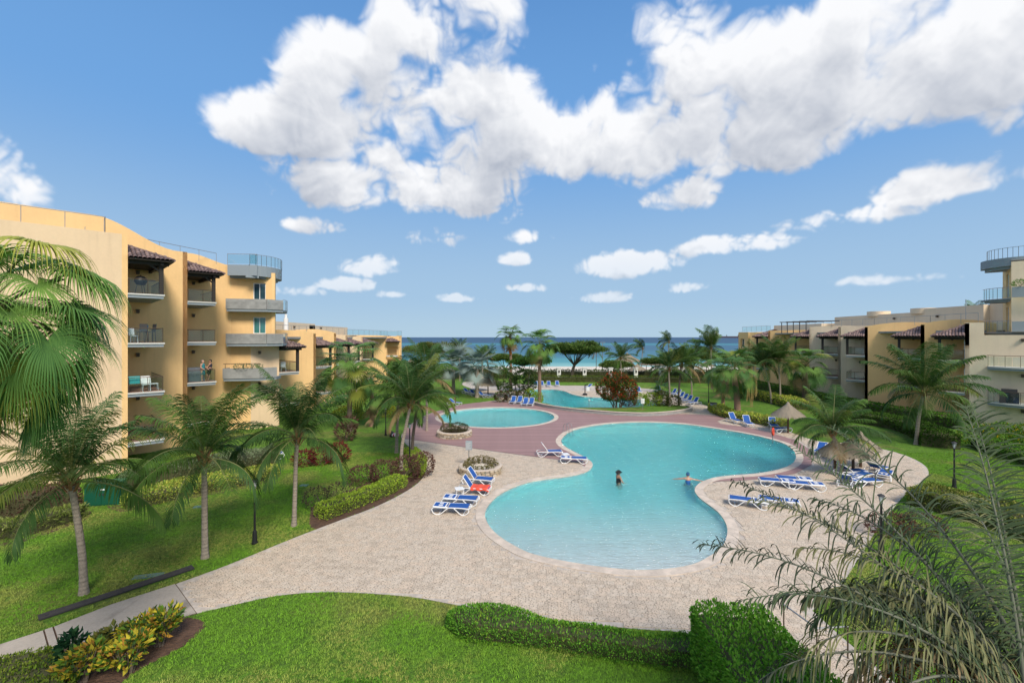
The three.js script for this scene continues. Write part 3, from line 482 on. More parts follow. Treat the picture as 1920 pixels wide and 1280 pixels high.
  // grey concrete parapets of the tower balconies and the roof disc
  const para = (y, from, to, out, h, mat = m.rawConcrete) => {
    const o = grp('tower_balcony', b), a = add2(T1, dT, from), c = add2(T1, dT, to), a1 = add2(a, oT, out), c1 = add2(c, oT, out), e1 = add2(add2(T1, dT, to + 1.15), oT, out - 1.1);
    new Parts().prism([a, a1, c1, e1, add2(e1, oT, -1.6), add2(c, oT, 0)], y - 0.25, y).mesh('slab', m.greyPaint, o);
    const p = new Parts(); for (const [s, e] of [[a, a1], [a1, c1], [c1, e1]]) p.beam([s[0], y + h / 2 - 0.02, s[1]], [e[0], y + h / 2 - 0.02, e[1]], 0.14, h); p.mesh('parapet', mat, o);
    return { o, a1, c1, e1 };
  };
  for (const y of [11.45, 8.2]) {
    const q = para(y, -0.05, 3.35, 1.0, 0.95), rl = new Parts(), g = new Parts(), pts = [q.e1]; for (let i = 1; i <= 7; i++) { const t = i / 7; pts.push([q.e1[0] + 0.25 * Math.sin(t * PI) - 1.5 * t, q.e1[1] - 0.2 - 3.4 * t]); }
    new Parts().prism([...pts, [T3[0] - 0.2, pts[7][1]], [T2[0] - 0.5, T2[1]]], y - 0.2, y).mesh('slab', m.greyPaint, q.o);
    for (let i = 1; i < pts.length; i++) { rl.bar([pts[i - 1][0], y + 1, pts[i - 1][1]], [pts[i][0], y + 1, pts[i][1]], 0.02).bar([pts[i][0], y, pts[i][1]], [pts[i][0], y + 1, pts[i][1]], 0.015); const c = [(pts[i][0] + pts[i - 1][0]) / 2, (pts[i][1] + pts[i - 1][1]) / 2]; g.box(c[0], y + 0.5, c[1], dist2(pts[i], pts[i - 1]) - 0.05, 0.85, 0.012, Math.atan2(-(pts[i][1] - pts[i - 1][1]), pts[i][0] - pts[i - 1][0])); }
    rl.mesh('railing', m.steel, q.o); g.mesh('glass_panel', m.railGlass, q.o);
  }
  { const q = para(5.0, -0.15, 2.9, 1.45, 0.95), rl = new Parts(); rl.bar([q.a1[0], 6.35, q.a1[1]], [q.c1[0], 6.35, q.c1[1]], 0.03); for (const t of [0.05, 0.55]) { const x = mix(q.a1[0], q.c1[0], t), z = mix(q.a1[1], q.c1[1], t); rl.bar([x, 5.9, z], [x, 6.35, z], 0.022); } rl.mesh('railing', m.bronze, q.o); }
  const ring = [add2(T1, oT, 0.5), add2(T1, oT, 0.9), add2(add2(T1, dT, 2.6), oT, 1.25)], cc = [-26.1, -45.3];
  for (let i = 0; i <= 14; i++) { const t = 1.25 - i / 14 * 2.3; ring.push([cc[0] + 3.0 * Math.sin(PI / 2 - t + 0.25), cc[1] + 3.0 * Math.cos(PI / 2 - t + 0.25)]); }
  ring.push([-28, -52], add2(T1, oT, -3));
  new Parts().prism(ring, 14.55, 15.55).mesh('roof_disc', m.greyPaint, b);
  roofRail(b, ring.slice(1, 15), 15.55, true);
  new Parts().prism(offsetLoop(ring, -0.35), 14.35, 14.55).mesh('roof_disc_soffit', m.greyPaint, b);
  roofRail(b, [add2(E2, uL, -6), add2(T1, uL, -1.2)], 15.6, false);
}
// --- low stepped rows of three storeys on either side
function lowRow(o) {
  const b = thing('apartment_row', o.label, 'building'), { u, n, edges, levels, top } = o, s = u[0] > 0 ? 1 : -1;
  let prevC = o.start;
  edges.forEach((E, i) => {
    const mat = m[o.paint[i]], w = prevC ? dist2(prevC, E) : 6, A = prevC || add2(E, u, -6);
    // panel from the hidden corner to the edge, extended inwards behind the step
    const S0 = add2(A, u, -2.2), l = dist2(S0, E);
    if (!(i === 0 && o.skipFirst)) M('wall', wallGeo(S0, E, topped(l, arch(l, top[i], o.rise[i])), -0.3 * s), mat, b);
    const nx = edges[i + 1]; if (!nx) return;
    // return wall until it meets the next panel's line
    const dx = nx[0] - E[0], dz = nx[1] - E[1], Lr = -(dx * n[0] + dz * n[1]), ss = dx * u[0] + dz * u[1], C = add2(E, n, -Lr);
    M('return_wall', wallGeo(E, C, flat(-0.3, top[i] - 0.05, Lr), -0.3 * s), mat, b);
    if (i < o.bays) {
      const La = Math.min(1.9, Math.max(1.2, ss - 0.9));
      levels.forEach((y, k) => { balcony(b, C, u, n, La, Lr, y, { rail: m.bronze }); slidingDoor(b, C, u, n, Lr, y + 0.06, 2.2); wallLamp(b, add2(C, u, La * 0.5), y + 2.1, n); });
      const eave = o.eave; hipRoof(b, C, u, n, La, Lr, eave, 20 + i);
      const yt = levels[levels.length - 1], pc = add2(add2(C, u, La - 0.1), n, Lr - 0.1), p = new Parts(); p.box(pc[0], (yt + eave) / 2, pc[1], 0.24, eave - yt - 0.06, 0.24, PI / 4); p.mesh('roof_post', m.darkWood, b);
      const bm = new Parts(), q = (a, c) => { const z = add2(add2(C, u, a), n, c); return [z[0], eave - 0.17, z[1]]; }; bm.beam(q(0, Lr - 0.1), q(La + 0.3, Lr - 0.1), 0.14, 0.2).beam(q(La - 0.1, 0), q(La - 0.1, Lr + 0.3), 0.14, 0.2); bm.mesh('roof_beam', m.darkWood, b);
    }
    prevC = C;
  });
  return b;
}
const rowL = lowRow({ label: 'low three storey ochre apartment row stepping back towards the sea beyond the tall block', u: uL, n: nL, start: [-25.07, -43.88], skipFirst: true,
  edges: [[-23.23, -45.72], [-23.53, -55], [-23.6, -61.5], [-23.89, -66.5], [-23.93, -73.5], [-23.94, -88]], end: null, levels: [2.1, 5.25], eave: 7.75, bays: 5, top: [9.2, 9.3, 9.35, 9.1, 8.9, 9.1], rise: [0.1, 0.35, 0.5, 0.1, 0.1, 0.1], paint: ['yellow', 'yellow', 'yellow', 'peach', 'peach', 'yellow'] });
{ // end pavilion of the left row: loggias and windows towards the sea, roof storey behind
  const b = rowL, Ea = [-23.94, -88], Eb = [-22.05, -88.6], Ec = [-21.78, -90.5], holes = [];
  new Parts().box(Ea[0] + 1.1, 8.0, Ea[1] - 0.2, 2.3, 2.0, 0.3).mesh('wall', m.yellow, b);
  M('wall', wallGeo(Eb, Ec, flat(-0.3, 9.1, dist2(Eb, Ec)), -0.3, [[0.35, 6.1, 1.3, 7.4], [0.35, 2.9, 1.3, 4.3]]), m.yellow, b);
  const dd = [(Ec[0] - Eb[0]) / dist2(Eb, Ec), (Ec[1] - Eb[1]) / dist2(Eb, Ec)], oo = [-dd[1], dd[0]];
  for (const [y, h] of [[6.75, 1.3], [3.6, 1.4]]) windowUnit(b, add2(add2(Eb, dd, 0.825), oo, -0.12), dd, y, 0.95, h);
  for (const y of [5.3, 2.2]) { const o = grp('balcony', b); new Parts().box((Ea[0] + Eb[0]) / 2, y - 0.1, Ea[1] + 0.05, Eb[0] - Ea[0], 0.25, 1.1).mesh('slab', m.paleEdge, o); const rl = new Parts(); for (let k = 0; k <= 8; k++) rl.bar([mix(Ea[0], Eb[0], k / 8), y, Ea[1] + 0.5], [mix(Ea[0], Eb[0], k / 8), y + 1, Ea[1] + 0.5], 0.014, 4); rl.bar([Ea[0], y + 1, Ea[1] + 0.5], [Eb[0], y + 1, Eb[1] + 1.1], 0.025); rl.mesh('railing', m.bronze, o); }
  new Parts().box((Ea[0] + Eb[0]) / 2, 4, Ea[1] - 1.3, 2.6, 9, 0.2).mesh('loggia_wall', m.yellow, b);
  hipRoof(b, [Ea[0] - 0.05, Ea[1] - 0.4], [1, 0], [0, 1], 1.9, 1.2, 7.9, 61);
  const rf = new Parts(); rf.prism([[-25.4, -46], [-24.6, -56], [-25, -63], [-25.4, -68], [-25, -75], [-24, -88], [-22.3, -90.5], [-36, -91], [-40, -46]], 8.6, 8.85); rf.mesh('roof_slab', m.rawConcrete, b);
  roofRail(b, [[-25.2, -70], [-24.3, -78], [-23.9, -87.8], Eb, Ec], 9.0, true);
  roofRail(b, [[-26.5, -47], [-26, -62], [-25.6, -70]], 9.2, false);
  for (const [x, z, w, d, h] of [[-33.5, -60, 6, 22, 10.85], [-33, -77, 5, 16, 10.6]]) new Parts().box(x, h / 2 + 2, z, w, h - 4, d).mesh('roof_storey', m.cream, b);
  for (const z of [-50, -57, -64, -73]) wallLamp(b, [-30.48 + (z < -70 ? 0 : 0), z], 10.2, [1, 0]);
  new Parts().bar([-28.6, 8.8, -58], [-28.6, 11.2, -58], 0.28, 12).bar([-28.6, 11.2, -58], [-28.6, 11.7, -58], 0.16, 10).mesh('flue_pipe', m.white, b);
  new Parts().box(-38, 4.4, -68, 0.3, 8.8, 46).mesh('rear_wall', m.yellow, b);
}
const rowR = lowRow({ label: 'low three storey beige and ochre apartment row stepping back beside the rounded tower', u: uR, n: nR, start: null, skipFirst: true,
  edges: [[43.98, -44.5], [44.15, -49.5], [44.03, -57.2], [44.12, -62], [44.12, -68], [44.02, -78.7], [43.82, -84.5]], end: null, levels: [3.4, 6.5], eave: 8.85, bays: 6, top: [10.2, 10.2, 10.1, 10.2, 10.3, 9.9, 9.7], rise: [0, 0.45, 0.5, 0.1, 0.15, 0.1, 0.05], paint: ['beige', 'yellow', 'yellow', 'beige', 'beige', 'yellow', 'yellow'] });
{
  const b = rowR, Ea = [44.02, -78.7], Eb = [44.6, -86], Ec = [44.04, -88.5], l = dist2(Eb, Ec);
  M('wall', wallGeo(Ec, Eb, flat(-0.3, 9.75, l), 0.3, [[0.5, 6.9, 1.5, 8.5]]), m.yellow, b);
  const dd = [(Eb[0] - Ec[0]) / l, (Eb[1] - Ec[1]) / l]; windowUnit(b, add2(add2(Ec, dd, 1.0), [-dd[1], dd[0]], -0.12), dd, 7.7, 1.0, 1.6);
  M('wall', wallGeo(Ec, [Ec[0] + 10, Ec[1] - 12], flat(-0.3, 9.7, Math.hypot(10, 12)), -0.3), m.yellow, b);
  const rf = new Parts(); rf.prism([[44.93, -46], [45.07, -51], [44.94, -59], [44.77, -70], [44.74, -80], [44.75, -89.5], [62, -92], [64, -46]], 9.3, 9.5); rf.mesh('roof_slab', m.rawConcrete, b);
  roofRail(b, [[44.86, -89.3], [44.74, -80.5], [45.12, -80]], 9.8, true);
  roofRail(b, [[46.11, -77], [46.05, -66], [46.65, -59], [46.55, -51], [45.78, -45]], 10.2, false);
  for (const [x, z, w, d, h] of [[57, -84, 10, 14, 11.1], [57.5, -68, 8, 16, 12.1], [58, -56, 9, 8, 12.5], [57.2, -49.5, 6, 5, 12.9]]) new Parts().box(x, h / 2 + 2, z, w, h - 4, d).mesh('roof_storey', m.cream, b);
  for (const [x, z] of [[53.4, -68], [53.4, -60.5]]) new Parts().bar([x + 1, 11.9, z], [x + 1, 12.6, z], 1.4, 20).mesh('roof_drum', m.cream, b);
  { const pg = new Parts(); for (let k = 0; k < 5; k++) pg.box(47.5 + k * 0.1, 11.3, -77 + k * 1.6, 5, 0.14, 0.12).bar([45.3, 9.5, -77 + k * 1.6], [45.3, 11.3, -77 + k * 1.6], 0.06); pg.mesh('roof_pergola', m.charcoal, b); }
  for (const z of [-64, -57.5]) wallLamp(b, [53.42, z], 11.4, [-1, 0]);
  new Parts().box(63, 4.6, -68, 0.3, 9.4, 46).mesh('rear_wall', m.beige, b);
  new Parts().bar([50.5, 10, -51], [50.5, 13, -51], 0.03).mesh('aerial_mast', m.steel, b);
}
// --- rounded tower at the right
{
  const b = thing('tower_block', 'beige apartment tower with round grey balconies and glass railings beside the low row', 'building');
  const R1 = [43.98, -44.5], w = [R2, R2], far = add2(R1, w, 9);
  const lv = [2.75, 6.05, 9.35, 12.55], Q = [47.07, -43.2];
  M('wall', wallGeo(R1, add2(R1, w, 1.3), flat(-0.3, 10.2, 1.3), -0.3), m.beige, b); M('wall', wallGeo(add2(R1, w, 1.3), far, flat(-0.3, 9.0, 7.7), -0.3), m.beige, b);
  M('wall', wallGeo(Q, add2(Q, w, 8), flat(9.3, 16, 8), -0.3, [[1.25, 9.9, 3.2, 11.9], [1.25, 13.1, 3.2, 15.1]]), m.beige, b);
  for (const y of [10.9, 14.1]) windowUnit(b, add2(add2(Q, w, 2.22), [R2, -R2], 0.14), w, y, 1.95, 2.0);
  const Bk = add2(Q, [0.65, -0.76], 5); M('return_wall', wallGeo(Bk, Q, flat(9.3, 16, 5), -0.3, [[2.2, 9.45, 3.6, 11.7], [2.2, 12.7, 3.6, 14.9]]), m.yellow, b);
  { const dq = [-0.65, 0.76], c = add2(add2(Q, [0.65, -0.76], 2.1), [-0.76, -0.65], -0.16); for (const y of [10.58, 13.8]) windowUnit(b, c, dq, y, 1.4, 2.25); }
  const cc = add2(Q, [0.86, -0.5], 2.9), disc = (r, a0, a1, n = 22) => { const p = []; for (let i = 0; i <= n; i++) { const t = mix(a0, a1, i / n); p.push([cc[0] + r * Math.cos(t), cc[1] + r * Math.sin(t)]); } return p; };
  const rim = (r) => [...disc(r, -2.2, -4.35), add2(add2(Q, w, 8), [-R2, R2], r * 0.28), add2(add2(Q, w, 8), [R2, -R2], 3)];
  new Parts().prism(rim(2.75), 15.55, 16.35).mesh('roof_disc', m.greyPaint, b);
  new Parts().prism(rim(2.45), 15.3, 15.55).mesh('roof_disc_soffit', m.greyPaint, b);
  roofRail(b, disc(2.3, -2.4, -4.6, 14), 16.35, false);
  for (const y of [12.5, 9.3]) {
    const o = grp('balcony', b); new Parts().prism(rim(2.7), y - 0.12, y).mesh('slab_edge', m.greyPaint, o); new Parts().prism(rim(2.45), y - 0.32, y - 0.12).mesh('slab', m.greyPaint, o);
    const arc = disc(2.6, -2.5, -4.3, 12), rl = new Parts(), gl = new Parts();
    for (let i = 1; i < arc.length; i++) { rl.bar([arc[i - 1][0], y + 1.05, arc[i - 1][1]], [arc[i][0], y + 1.05, arc[i][1]], 0.024).bar([arc[i][0], y, arc[i][1]], [arc[i][0], y + 1.05, arc[i][1]], 0.02); gl.box((arc[i][0] + arc[i - 1][0]) / 2, y + 0.52, (arc[i][1] + arc[i - 1][1]) / 2, dist2(arc[i], arc[i - 1]) - 0.04, 0.86, 0.012, Math.atan2(-(arc[i][1] - arc[i - 1][1]), arc[i][0] - arc[i - 1][0])); }
    rl.mesh('railing', m.steel, o); gl.mesh('glass_panel', m.railGlass, o);
    const pa = add2(Q, [-R2, R2], 0.75), pb = add2(pa, w, 8); new Parts().beam([pa[0], y + 0.48, pa[1]], [pb[0], y + 0.48, pb[1]], 0.16, 0.96).mesh('parapet', m.greyPaint, o);
  }
  // two lower balconies curving out of the wall
  for (const y of lv.slice(0, 2)) {
    const o = grp('balcony', b), c0 = add2(R1, w, 4.6), oN = [-R2, R2], arc = []; for (let i = 0; i <= 18; i++) { const t = PI * i / 18; arc.push(add2(add2(c0, w, -3.1 * Math.cos(t)), oN, 1.55 * Math.pow(Math.sin(t), 0.7))); }
    new Parts().prism(arc, y - 0.1, y + 0.04).mesh('slab_edge', m.paleEdge, o); new Parts().prism(arc.map((p) => add2(p, oN, -0.1)), y - 0.3, y - 0.1).mesh('slab', m.greyPaint, o);
    const rl = new Parts(), gl = new Parts(), pp = new Parts(); for (let i = 1; i < arc.length; i++) { const a = add2(arc[i - 1], oN, -0.06), c = add2(arc[i], oN, -0.06); rl.bar([a[0], y + 1.05, a[1]], [c[0], y + 1.05, c[1]], 0.024); if (i % 2 === 1) rl.bar([c[0], y, c[1]], [c[0], y + 1.05, c[1]], 0.018);
      const mid = [(a[0] + c[0]) / 2, (a[1] + c[1]) / 2], an = Math.atan2(-(c[1] - a[1]), c[0] - a[0]); (i > 8 ? pp : gl).box(mid[0], y + (i > 8 ? 0.44 : 0.52), mid[1], dist2(a, c) + (i > 8 ? 0.04 : -0.03), i > 8 ? 0.8 : 0.86, i > 8 ? 0.1 : 0.012, an); }
    rl.mesh('railing', m.bronze, o); gl.mesh('glass_panel', m.railGlass, o); pp.mesh('parapet', m.paleEdge, o);
  }
  for (const y of [2.0, 5.25, 8.5]) wallLamp(b, add2(R1, w, 3.75), y, [-R2, R2]);
  new Parts().prism([Q, add2(Q, w, 8), add2(add2(Q, w, 8), [R2, -R2], 6), Bk], 15.9, 16.1).mesh('roof_slab', m.rawConcrete, b);
}
// ------------------------------------------------------------------ plants
// leaf-sized faces in one buffer: pos + flat normals via computeVertexNormals
class Faces {
  constructor() { this.p = []; this.i = []; this.c = []; }
  v(x, y, z) { this.p.push(x, y, z); return this.p.length / 3 - 1; }
  quad(a, b, c, d) { this.i.push(a, b, c, a, c, d); }
  geo() { const g = new THREE.BufferGeometry(); g.setAttribute('position', new THREE.Float32BufferAttribute(this.p, 3)); g.setIndex(this.i); g.computeVertexNormals(); return g; }
  strip(pts, widths, side) { // ribbon along pts, half widths, side vector(s)
    let pa = -1, pb = -1;
    for (let k = 0; k < pts.length; k++) { const s = Array.isArray(side) ? side[k] : side, p = pts[k], w = widths[k], a = this.v(p.x - s.x * w, p.y - s.y * w, p.z - s.z * w), b = this.v(p.x + s.x * w, p.y + s.y * w, p.z + s.z * w); if (k) this.quad(pa, pb, b, a); pa = a; pb = b; }
  }
}
const leafMat = (r, g, b, t = 0.3) => phys({ color: lin(r, g, b), roughness: 0.55, transmission: t, thickness: 0, ior: 1.3, specularIntensity: 0.5 });
const L = {
  coco: leafMat(0.1, 0.19, 0.035), cocoDark: leafMat(0.06, 0.13, 0.035), cocoYellow: leafMat(0.2, 0.24, 0.05), cocoDry: leafMat(0.27, 0.19, 0.09, 0.2),
  fan: leafMat(0.14, 0.26, 0.055), fanDark: leafMat(0.08, 0.18, 0.05), fanYellow: leafMat(0.3, 0.33, 0.06), dry: leafMat(0.3, 0.22, 0.12, 0.2), silver: leafMat(0.25, 0.32, 0.29, 0.15), silverDark: leafMat(0.17, 0.24, 0.22, 0.15),
  dusty: leafMat(0.08, 0.115, 0.055, 0.2), dustyDark: leafMat(0.045, 0.06, 0.035, 0.2), dustyPale: leafMat(0.22, 0.22, 0.1, 0.2), rust: leafMat(0.16, 0.06, 0.018, 0.2),
  rib: std({ color: lin(0.16, 0.17, 0.055), roughness: 0.6 }), ribGrey: std({ color: lin(0.15, 0.155, 0.11), roughness: 0.7 }),
};
const barkTex = colorTex(512, 1, (u, v) => { const ring = 0.75 + 0.35 * Math.pow(Math.abs(Math.sin(v * PI * 9 + fbm(u * 4, v * 4, 2, 4) * 2)), 0.6), k = ring * (0.7 + 0.6 * fbm(u * 16, v * 20, 4, 4)); return [0.3 * k, 0.25 * k, 0.2 * k]; });
const bark = std({ map: barkTex, roughness: 0.95, bumpMap: grain, bumpScale: 0.03 }), barkBrown = std({ map: barkTex, color: lin(0.8, 0.6, 0.5), roughness: 0.95, bumpMap: grain, bumpScale: 0.03 }), barkDark = std({ map: barkTex, color: lin(0.45, 0.42, 0.4), roughness: 1 }), fibre = std({ color: lin(0.24, 0.12, 0.05), roughness: 1 }), fruit = std({ color: lin(0.5, 0.16, 0.02), roughness: 0.7 });
function trunkGeo(pts, r0, r1, rad = 10) { // tapering trunk along points (V), with ring bumps
  const c = new THREE.CatmullRomCurve3(pts), len = c.getLength(), n = Math.max(10, Math.round(len / 0.16)), f = new THREE.TubeGeometry(c, n, 1, rad, false), p = f.attributes.position, uv = f.attributes.uv;
  for (let i = 0; i <= n; i++) { const t = i / n, ctr = c.getPointAt(t), r = mix(r0, r1, Math.pow(t, 0.8)) * (1 + 0.4 * Math.exp(-t * len / 0.22) + 0.05 * ((i % 2) - 0.5)); for (let j = 0; j <= rad; j++) { const k = i * (rad + 1) + j; p.setXYZ(k, ctr.x + (p.getX(k) - ctr.x) * r, ctr.y + (p.getY(k) - ctr.y) * r, ctr.z + (p.getZ(k) - ctr.z) * r); uv.setXY(k, j / rad, t * len * 0.8); } }
  f.computeVertexNormals(); return f;
}
// a feather frond: grows out along +x from the origin, tilt is its rise at the base (radians), bend how far it arches over
function featherFrond(seed, { len = 2.9, pairs = 46, leaf = 0.62, tilt = 0.8, bend = 1.7, width = 0.02, hang = 1, vee = 0.35, seg = 3, ribR = 0.022, gaps = 0, sway = 0, mess = 0 }) {
  const r = rng(seed), f = new Faces(), rib = [], N = 16; let a = tilt, x = 0, y = 0, z = 0; const P = [];
  for (let i = 0; i <= N; i++) { P.push([V(x, y, z), a]); const t = i / N; a = tilt - bend * Math.pow((i + 1) / N, 1.25); x += Math.cos(a) * len / N; y += Math.sin(a) * len / N; z += sway * t * len / N; }
  const at = (s) => { const q = clamp(s) * N, i = Math.min(N - 1, Math.floor(q)), t = q - i; return [P[i][0].clone().lerp(P[i + 1][0], t), mix(P[i][1], P[i + 1][1], t)]; };
  for (let k = 0; k < pairs; k++) for (const sd of [-1, 1]) {
    if (r() < gaps) continue;
    const s = 0.13 + 0.87 * (k + 0.5 * r()) / pairs, [p, ang] = at(s), prof = Math.pow(Math.sin(PI * clamp(0.1 + s * 0.86)), 0.55), ll = leaf * prof * (0.85 + 0.3 * r() - mess * 0.4 * r()), hg = hang * (1 + mess * 1.4 * (r() - 0.35)), jx = mess * (r() - 0.5) * 0.9;
    const T = V(Math.cos(ang), Math.sin(ang), 0), U = V(-Math.sin(ang), Math.cos(ang), 0), fw = mix(0.25, 1.0, s) + (r() - 0.5) * 0.2 + jx;
    let d = T.clone().multiplyScalar(fw).add(V(0, 0, sd * 1)).add(U.clone().multiplyScalar(vee + (r() - 0.5) * (0.3 + mess * 0.9))).normalize();
    const pts = [p], ws = [width * 0.6], q = p.clone(), step = ll / seg; let g = 0;
    for (let j = 1; j <= seg; j++) { g += hg * (0.22 + 0.3 * r()) * 3 / seg; d = d.clone().add(V(0, -g * 0.55, 0)).normalize(); q.addScaledVector(d, step); pts.push(q.clone()); ws.push(width * (j === seg ? 0.12 : j === 1 ? 1 : 0.75)); }
    const side = new THREE.Vector3().crossVectors(d, U).normalize(); if (side.lengthSq() < 0.5) side.set(1, 0, 0);
    f.strip(pts, ws, T.clone().addScaledVector(d, -T.dot(d)).normalize());
  }
  const lf = f.geo(), tb = new THREE.TubeGeometry(new THREE.CatmullRomCurve3(P.map((q) => q[0])), 18, 1, 5, false), tp = tb.attributes.position; // rib tapers
  const cv = new THREE.CatmullRomCurve3(P.map((q) => q[0]));
  for (let i = 0; i <= 18; i++) { const c = cv.getPointAt(i / 18), rr = ribR * mix(1.35, 0.18, i / 18); for (let j = 0; j <= 5; j++) { const k = i * 6 + j; tp.setXYZ(k, c.x + (tp.getX(k) - c.x) * rr, c.y + (tp.getY(k) - c.y) * rr, c.z + (tp.getZ(k) - c.z) * rr); } }
  return { leaf: lf, rib: tb };
}
// a fan leaf: stalk along +x, round pleated blade whose tips hang
function fanLeaf(seed, { stalk = 1.0, R = 0.85, tilt = 0.6, segs = 34, spread = 2.5, hang = 1, split = 0.55, blade = 0.35, stalkR = 0.018 }) {
  const r = rng(seed), f = new Faces(), T = V(Math.cos(tilt), Math.sin(tilt), 0), hub = V(0, 0, 0), P = []; let a = tilt;
  for (let i = 0; i <= 8; i++) { P.push(hub.clone()); a = tilt - 0.45 * (i / 8); hub.add(V(Math.cos(a), Math.sin(a), 0).multiplyScalar(stalk / 8)); }
  const bt = a - blade, D = V(Math.cos(bt), Math.sin(bt), 0), U = V(-Math.sin(bt), Math.cos(bt), 0), S = V(0, 0, 1);
  for (let k = 0; k < segs; k++) {
    const th = (k / (segs - 1) - 0.5) * 2 * spread, len = R * (0.78 + 0.28 * Math.cos(th * 0.55)) * (0.94 + 0.12 * r()), dth = spread / (segs - 1);
    const dir = (t) => D.clone().multiplyScalar(Math.cos(t)).addScaledVector(S, Math.sin(t)).addScaledVector(U, 0.16 + 0.16 * Math.abs(Math.sin(t)));
    const d0 = dir(th), q = hub.clone(), mid = [hub.clone()], n = 6; let d = d0.clone().normalize(), g = 0;
    for (let j = 1; j <= n; j++) { const s = j / n; if (s > split - 0.1) g += hang * (0.16 + 0.16 * r()); d = d.clone().add(V(0, -g * 0.5, 0)).normalize(); q.addScaledVector(d, len / n); mid.push(q.clone()); }
    const lat = new THREE.Vector3().crossVectors(U, d0).normalize();
    const W = (s) => (s < split ? 1.02 * Math.sin(dth) * len * Math.max(s, 0.02) : Math.sin(dth) * len * split * Math.max(0.06, 1 - (s - split) / (1 - split)));
    let pa = -1, pb = -1, pm = -1; // two halves folded along the pleat
    for (let j = 0; j <= n; j++) { const s = j / n, w = W(s), c = mid[j], dn = 0.6 * w, a1 = f.v(c.x - lat.x * w - U.x * dn, c.y - lat.y * w - U.y * dn, c.z - lat.z * w - U.z * dn), m1 = f.v(c.x, c.y, c.z), b1 = f.v(c.x + lat.x * w - U.x * dn, c.y + lat.y * w - U.y * dn, c.z + lat.z * w - U.z * dn); if (j) { f.quad(pa, pm, m1, a1); f.quad(pm, pb, b1, m1); } pa = a1; pm = m1; pb = b1; }
  }
  return { leaf: f.geo(), rib: new THREE.TubeGeometry(new THREE.CatmullRomCurve3(P), 8, stalkR, 5, false) };
}
function frondBank(make, tilts, variants, opts, seed) { const bank = []; tilts.forEach((t, i) => { const row = []; for (let v = 0; v < variants; v++) row.push(make(seed + i * 17 + v * 5, { ...opts(t, v), tilt: t })); bank.push(row); }); return { tilts, bank }; }
const cocoBank = frondBank(featherFrond, [1.42, 1.2, 0.95, 0.7, 0.4, 0.05], 3, (t, v) => ({ len: 2.85, pairs: 66, leaf: 0.72, bend: mix(0.8, 1.55, clamp((1.42 - t) / 1.1)) * (0.85 + v * 0.15), hang: 0.9 + v * 0.3, width: 0.0165, vee: 0.25, sway: (v - 1) * 0.18 }), 100);
const fanBank = frondBank(fanLeaf, [1.35, 0.95, 0.55, 0.15, -0.3, -0.8], 3, (t, v) => ({ stalk: 1.1 + v * 0.12, R: 1.0, hang: 0.6 + v * 0.35, blade: 0.25 + v * 0.2, split: 0.34, segs: 28 }), 300);
const stiffBank = frondBank(fanLeaf, [1.3, 0.9, 0.5, 0.1, -0.4], 2, (t, v) => ({ stalk: 1.15, R: 1.05, hang: 0.12, blade: 0.1 + 0.15 * v, split: 0.36, segs: 26 }), 500);
function crown(parent, top, bank, n, scale, mats, seed, opt = {}) { // fronds round the top of a trunk, each a part
  const r = rng(seed), { tilts } = bank, K = tilts.length;
  for (let i = 0; i < n; i++) {
    const q = (i + 0.5) / n, az = i * 2.39996 + (r() - 0.5) * 0.6, ti = clamp(Math.floor(Math.pow(q, opt.lift || 0.9) * K + (r() - 0.5) * 0.9), 0, K - 1), fr = bank.bank[ti][Math.floor(r() * bank.bank[ti].length)];
    const w = r(), old = ti >= K - 1 && r() < (opt.dead || 0), mat = old ? mats[mats.length - 1] : mats[w < 0.5 ? 0 : w < 0.92 ? 1 : 2];
    let A = az; if (opt.wind !== undefined) { const d = Math.atan2(Math.sin(opt.wind - az), Math.cos(opt.wind - az)); A = az + d * opt.windK; }
    const s = scale * (0.85 + 0.3 * r()) * (opt.short && ti === 0 ? 0.8 : 1), o = M('frond', fr.leaf, mat, parent); o.position.copy(top).add(V(Math.cos(A) * 0.06, (K - ti) * 0.03, -Math.sin(A) * 0.06)); o.rotation.set(0, A, (r() - 0.5) * 0.16); o.scale.setScalar(s);
    M('rib', fr.rib, opt.rib || L.rib, o);
  }
}
function cocoPalm(label, base, h, scale, seed, opt = {}) {
  const o = thing('coconut_palm', label, 'palm tree', [base[0], opt.y || 0, base[1]], 0, opt.group), r = rng(seed), lean = opt.lean || [(r() - 0.5) * 0.5, (r() - 0.5) * 0.4], top = V(lean[0], h, lean[1]);
  M('trunk', trunkGeo([V(0, -0.05, 0), V(lean[0] * 0.15 + (r() - 0.5) * 0.12, h * 0.35, lean[1] * 0.15), V(lean[0] * 0.55, h * 0.7, lean[1] * 0.55), top], (opt.r || 0.17) * 0.72, (opt.r || 0.17) * 0.56), opt.bark || bark, o);
  const bs = new Parts(); for (let i = 0; i < 12; i++) { const a = i * 2.4, rr = 0.12 + 0.03 * r(); bs.beam([top.x + Math.cos(a) * 0.1, h - 0.34 + 0.03 * i, top.z + Math.sin(a) * 0.1], [top.x + Math.cos(a) * (rr + 0.16), h - 0.02 + 0.04 * i, top.z + Math.sin(a) * (rr + 0.16)], 0.09, 0.03); } bs.mesh('crown_shaft', fibre, o);
  crown(o, top, cocoBank, (opt.n || 22), scale, [L.coco, L.cocoDark, L.cocoYellow, L.cocoDry], seed + 1, { dead: 0.2, lift: 1.3, ...opt });
  return o;
}
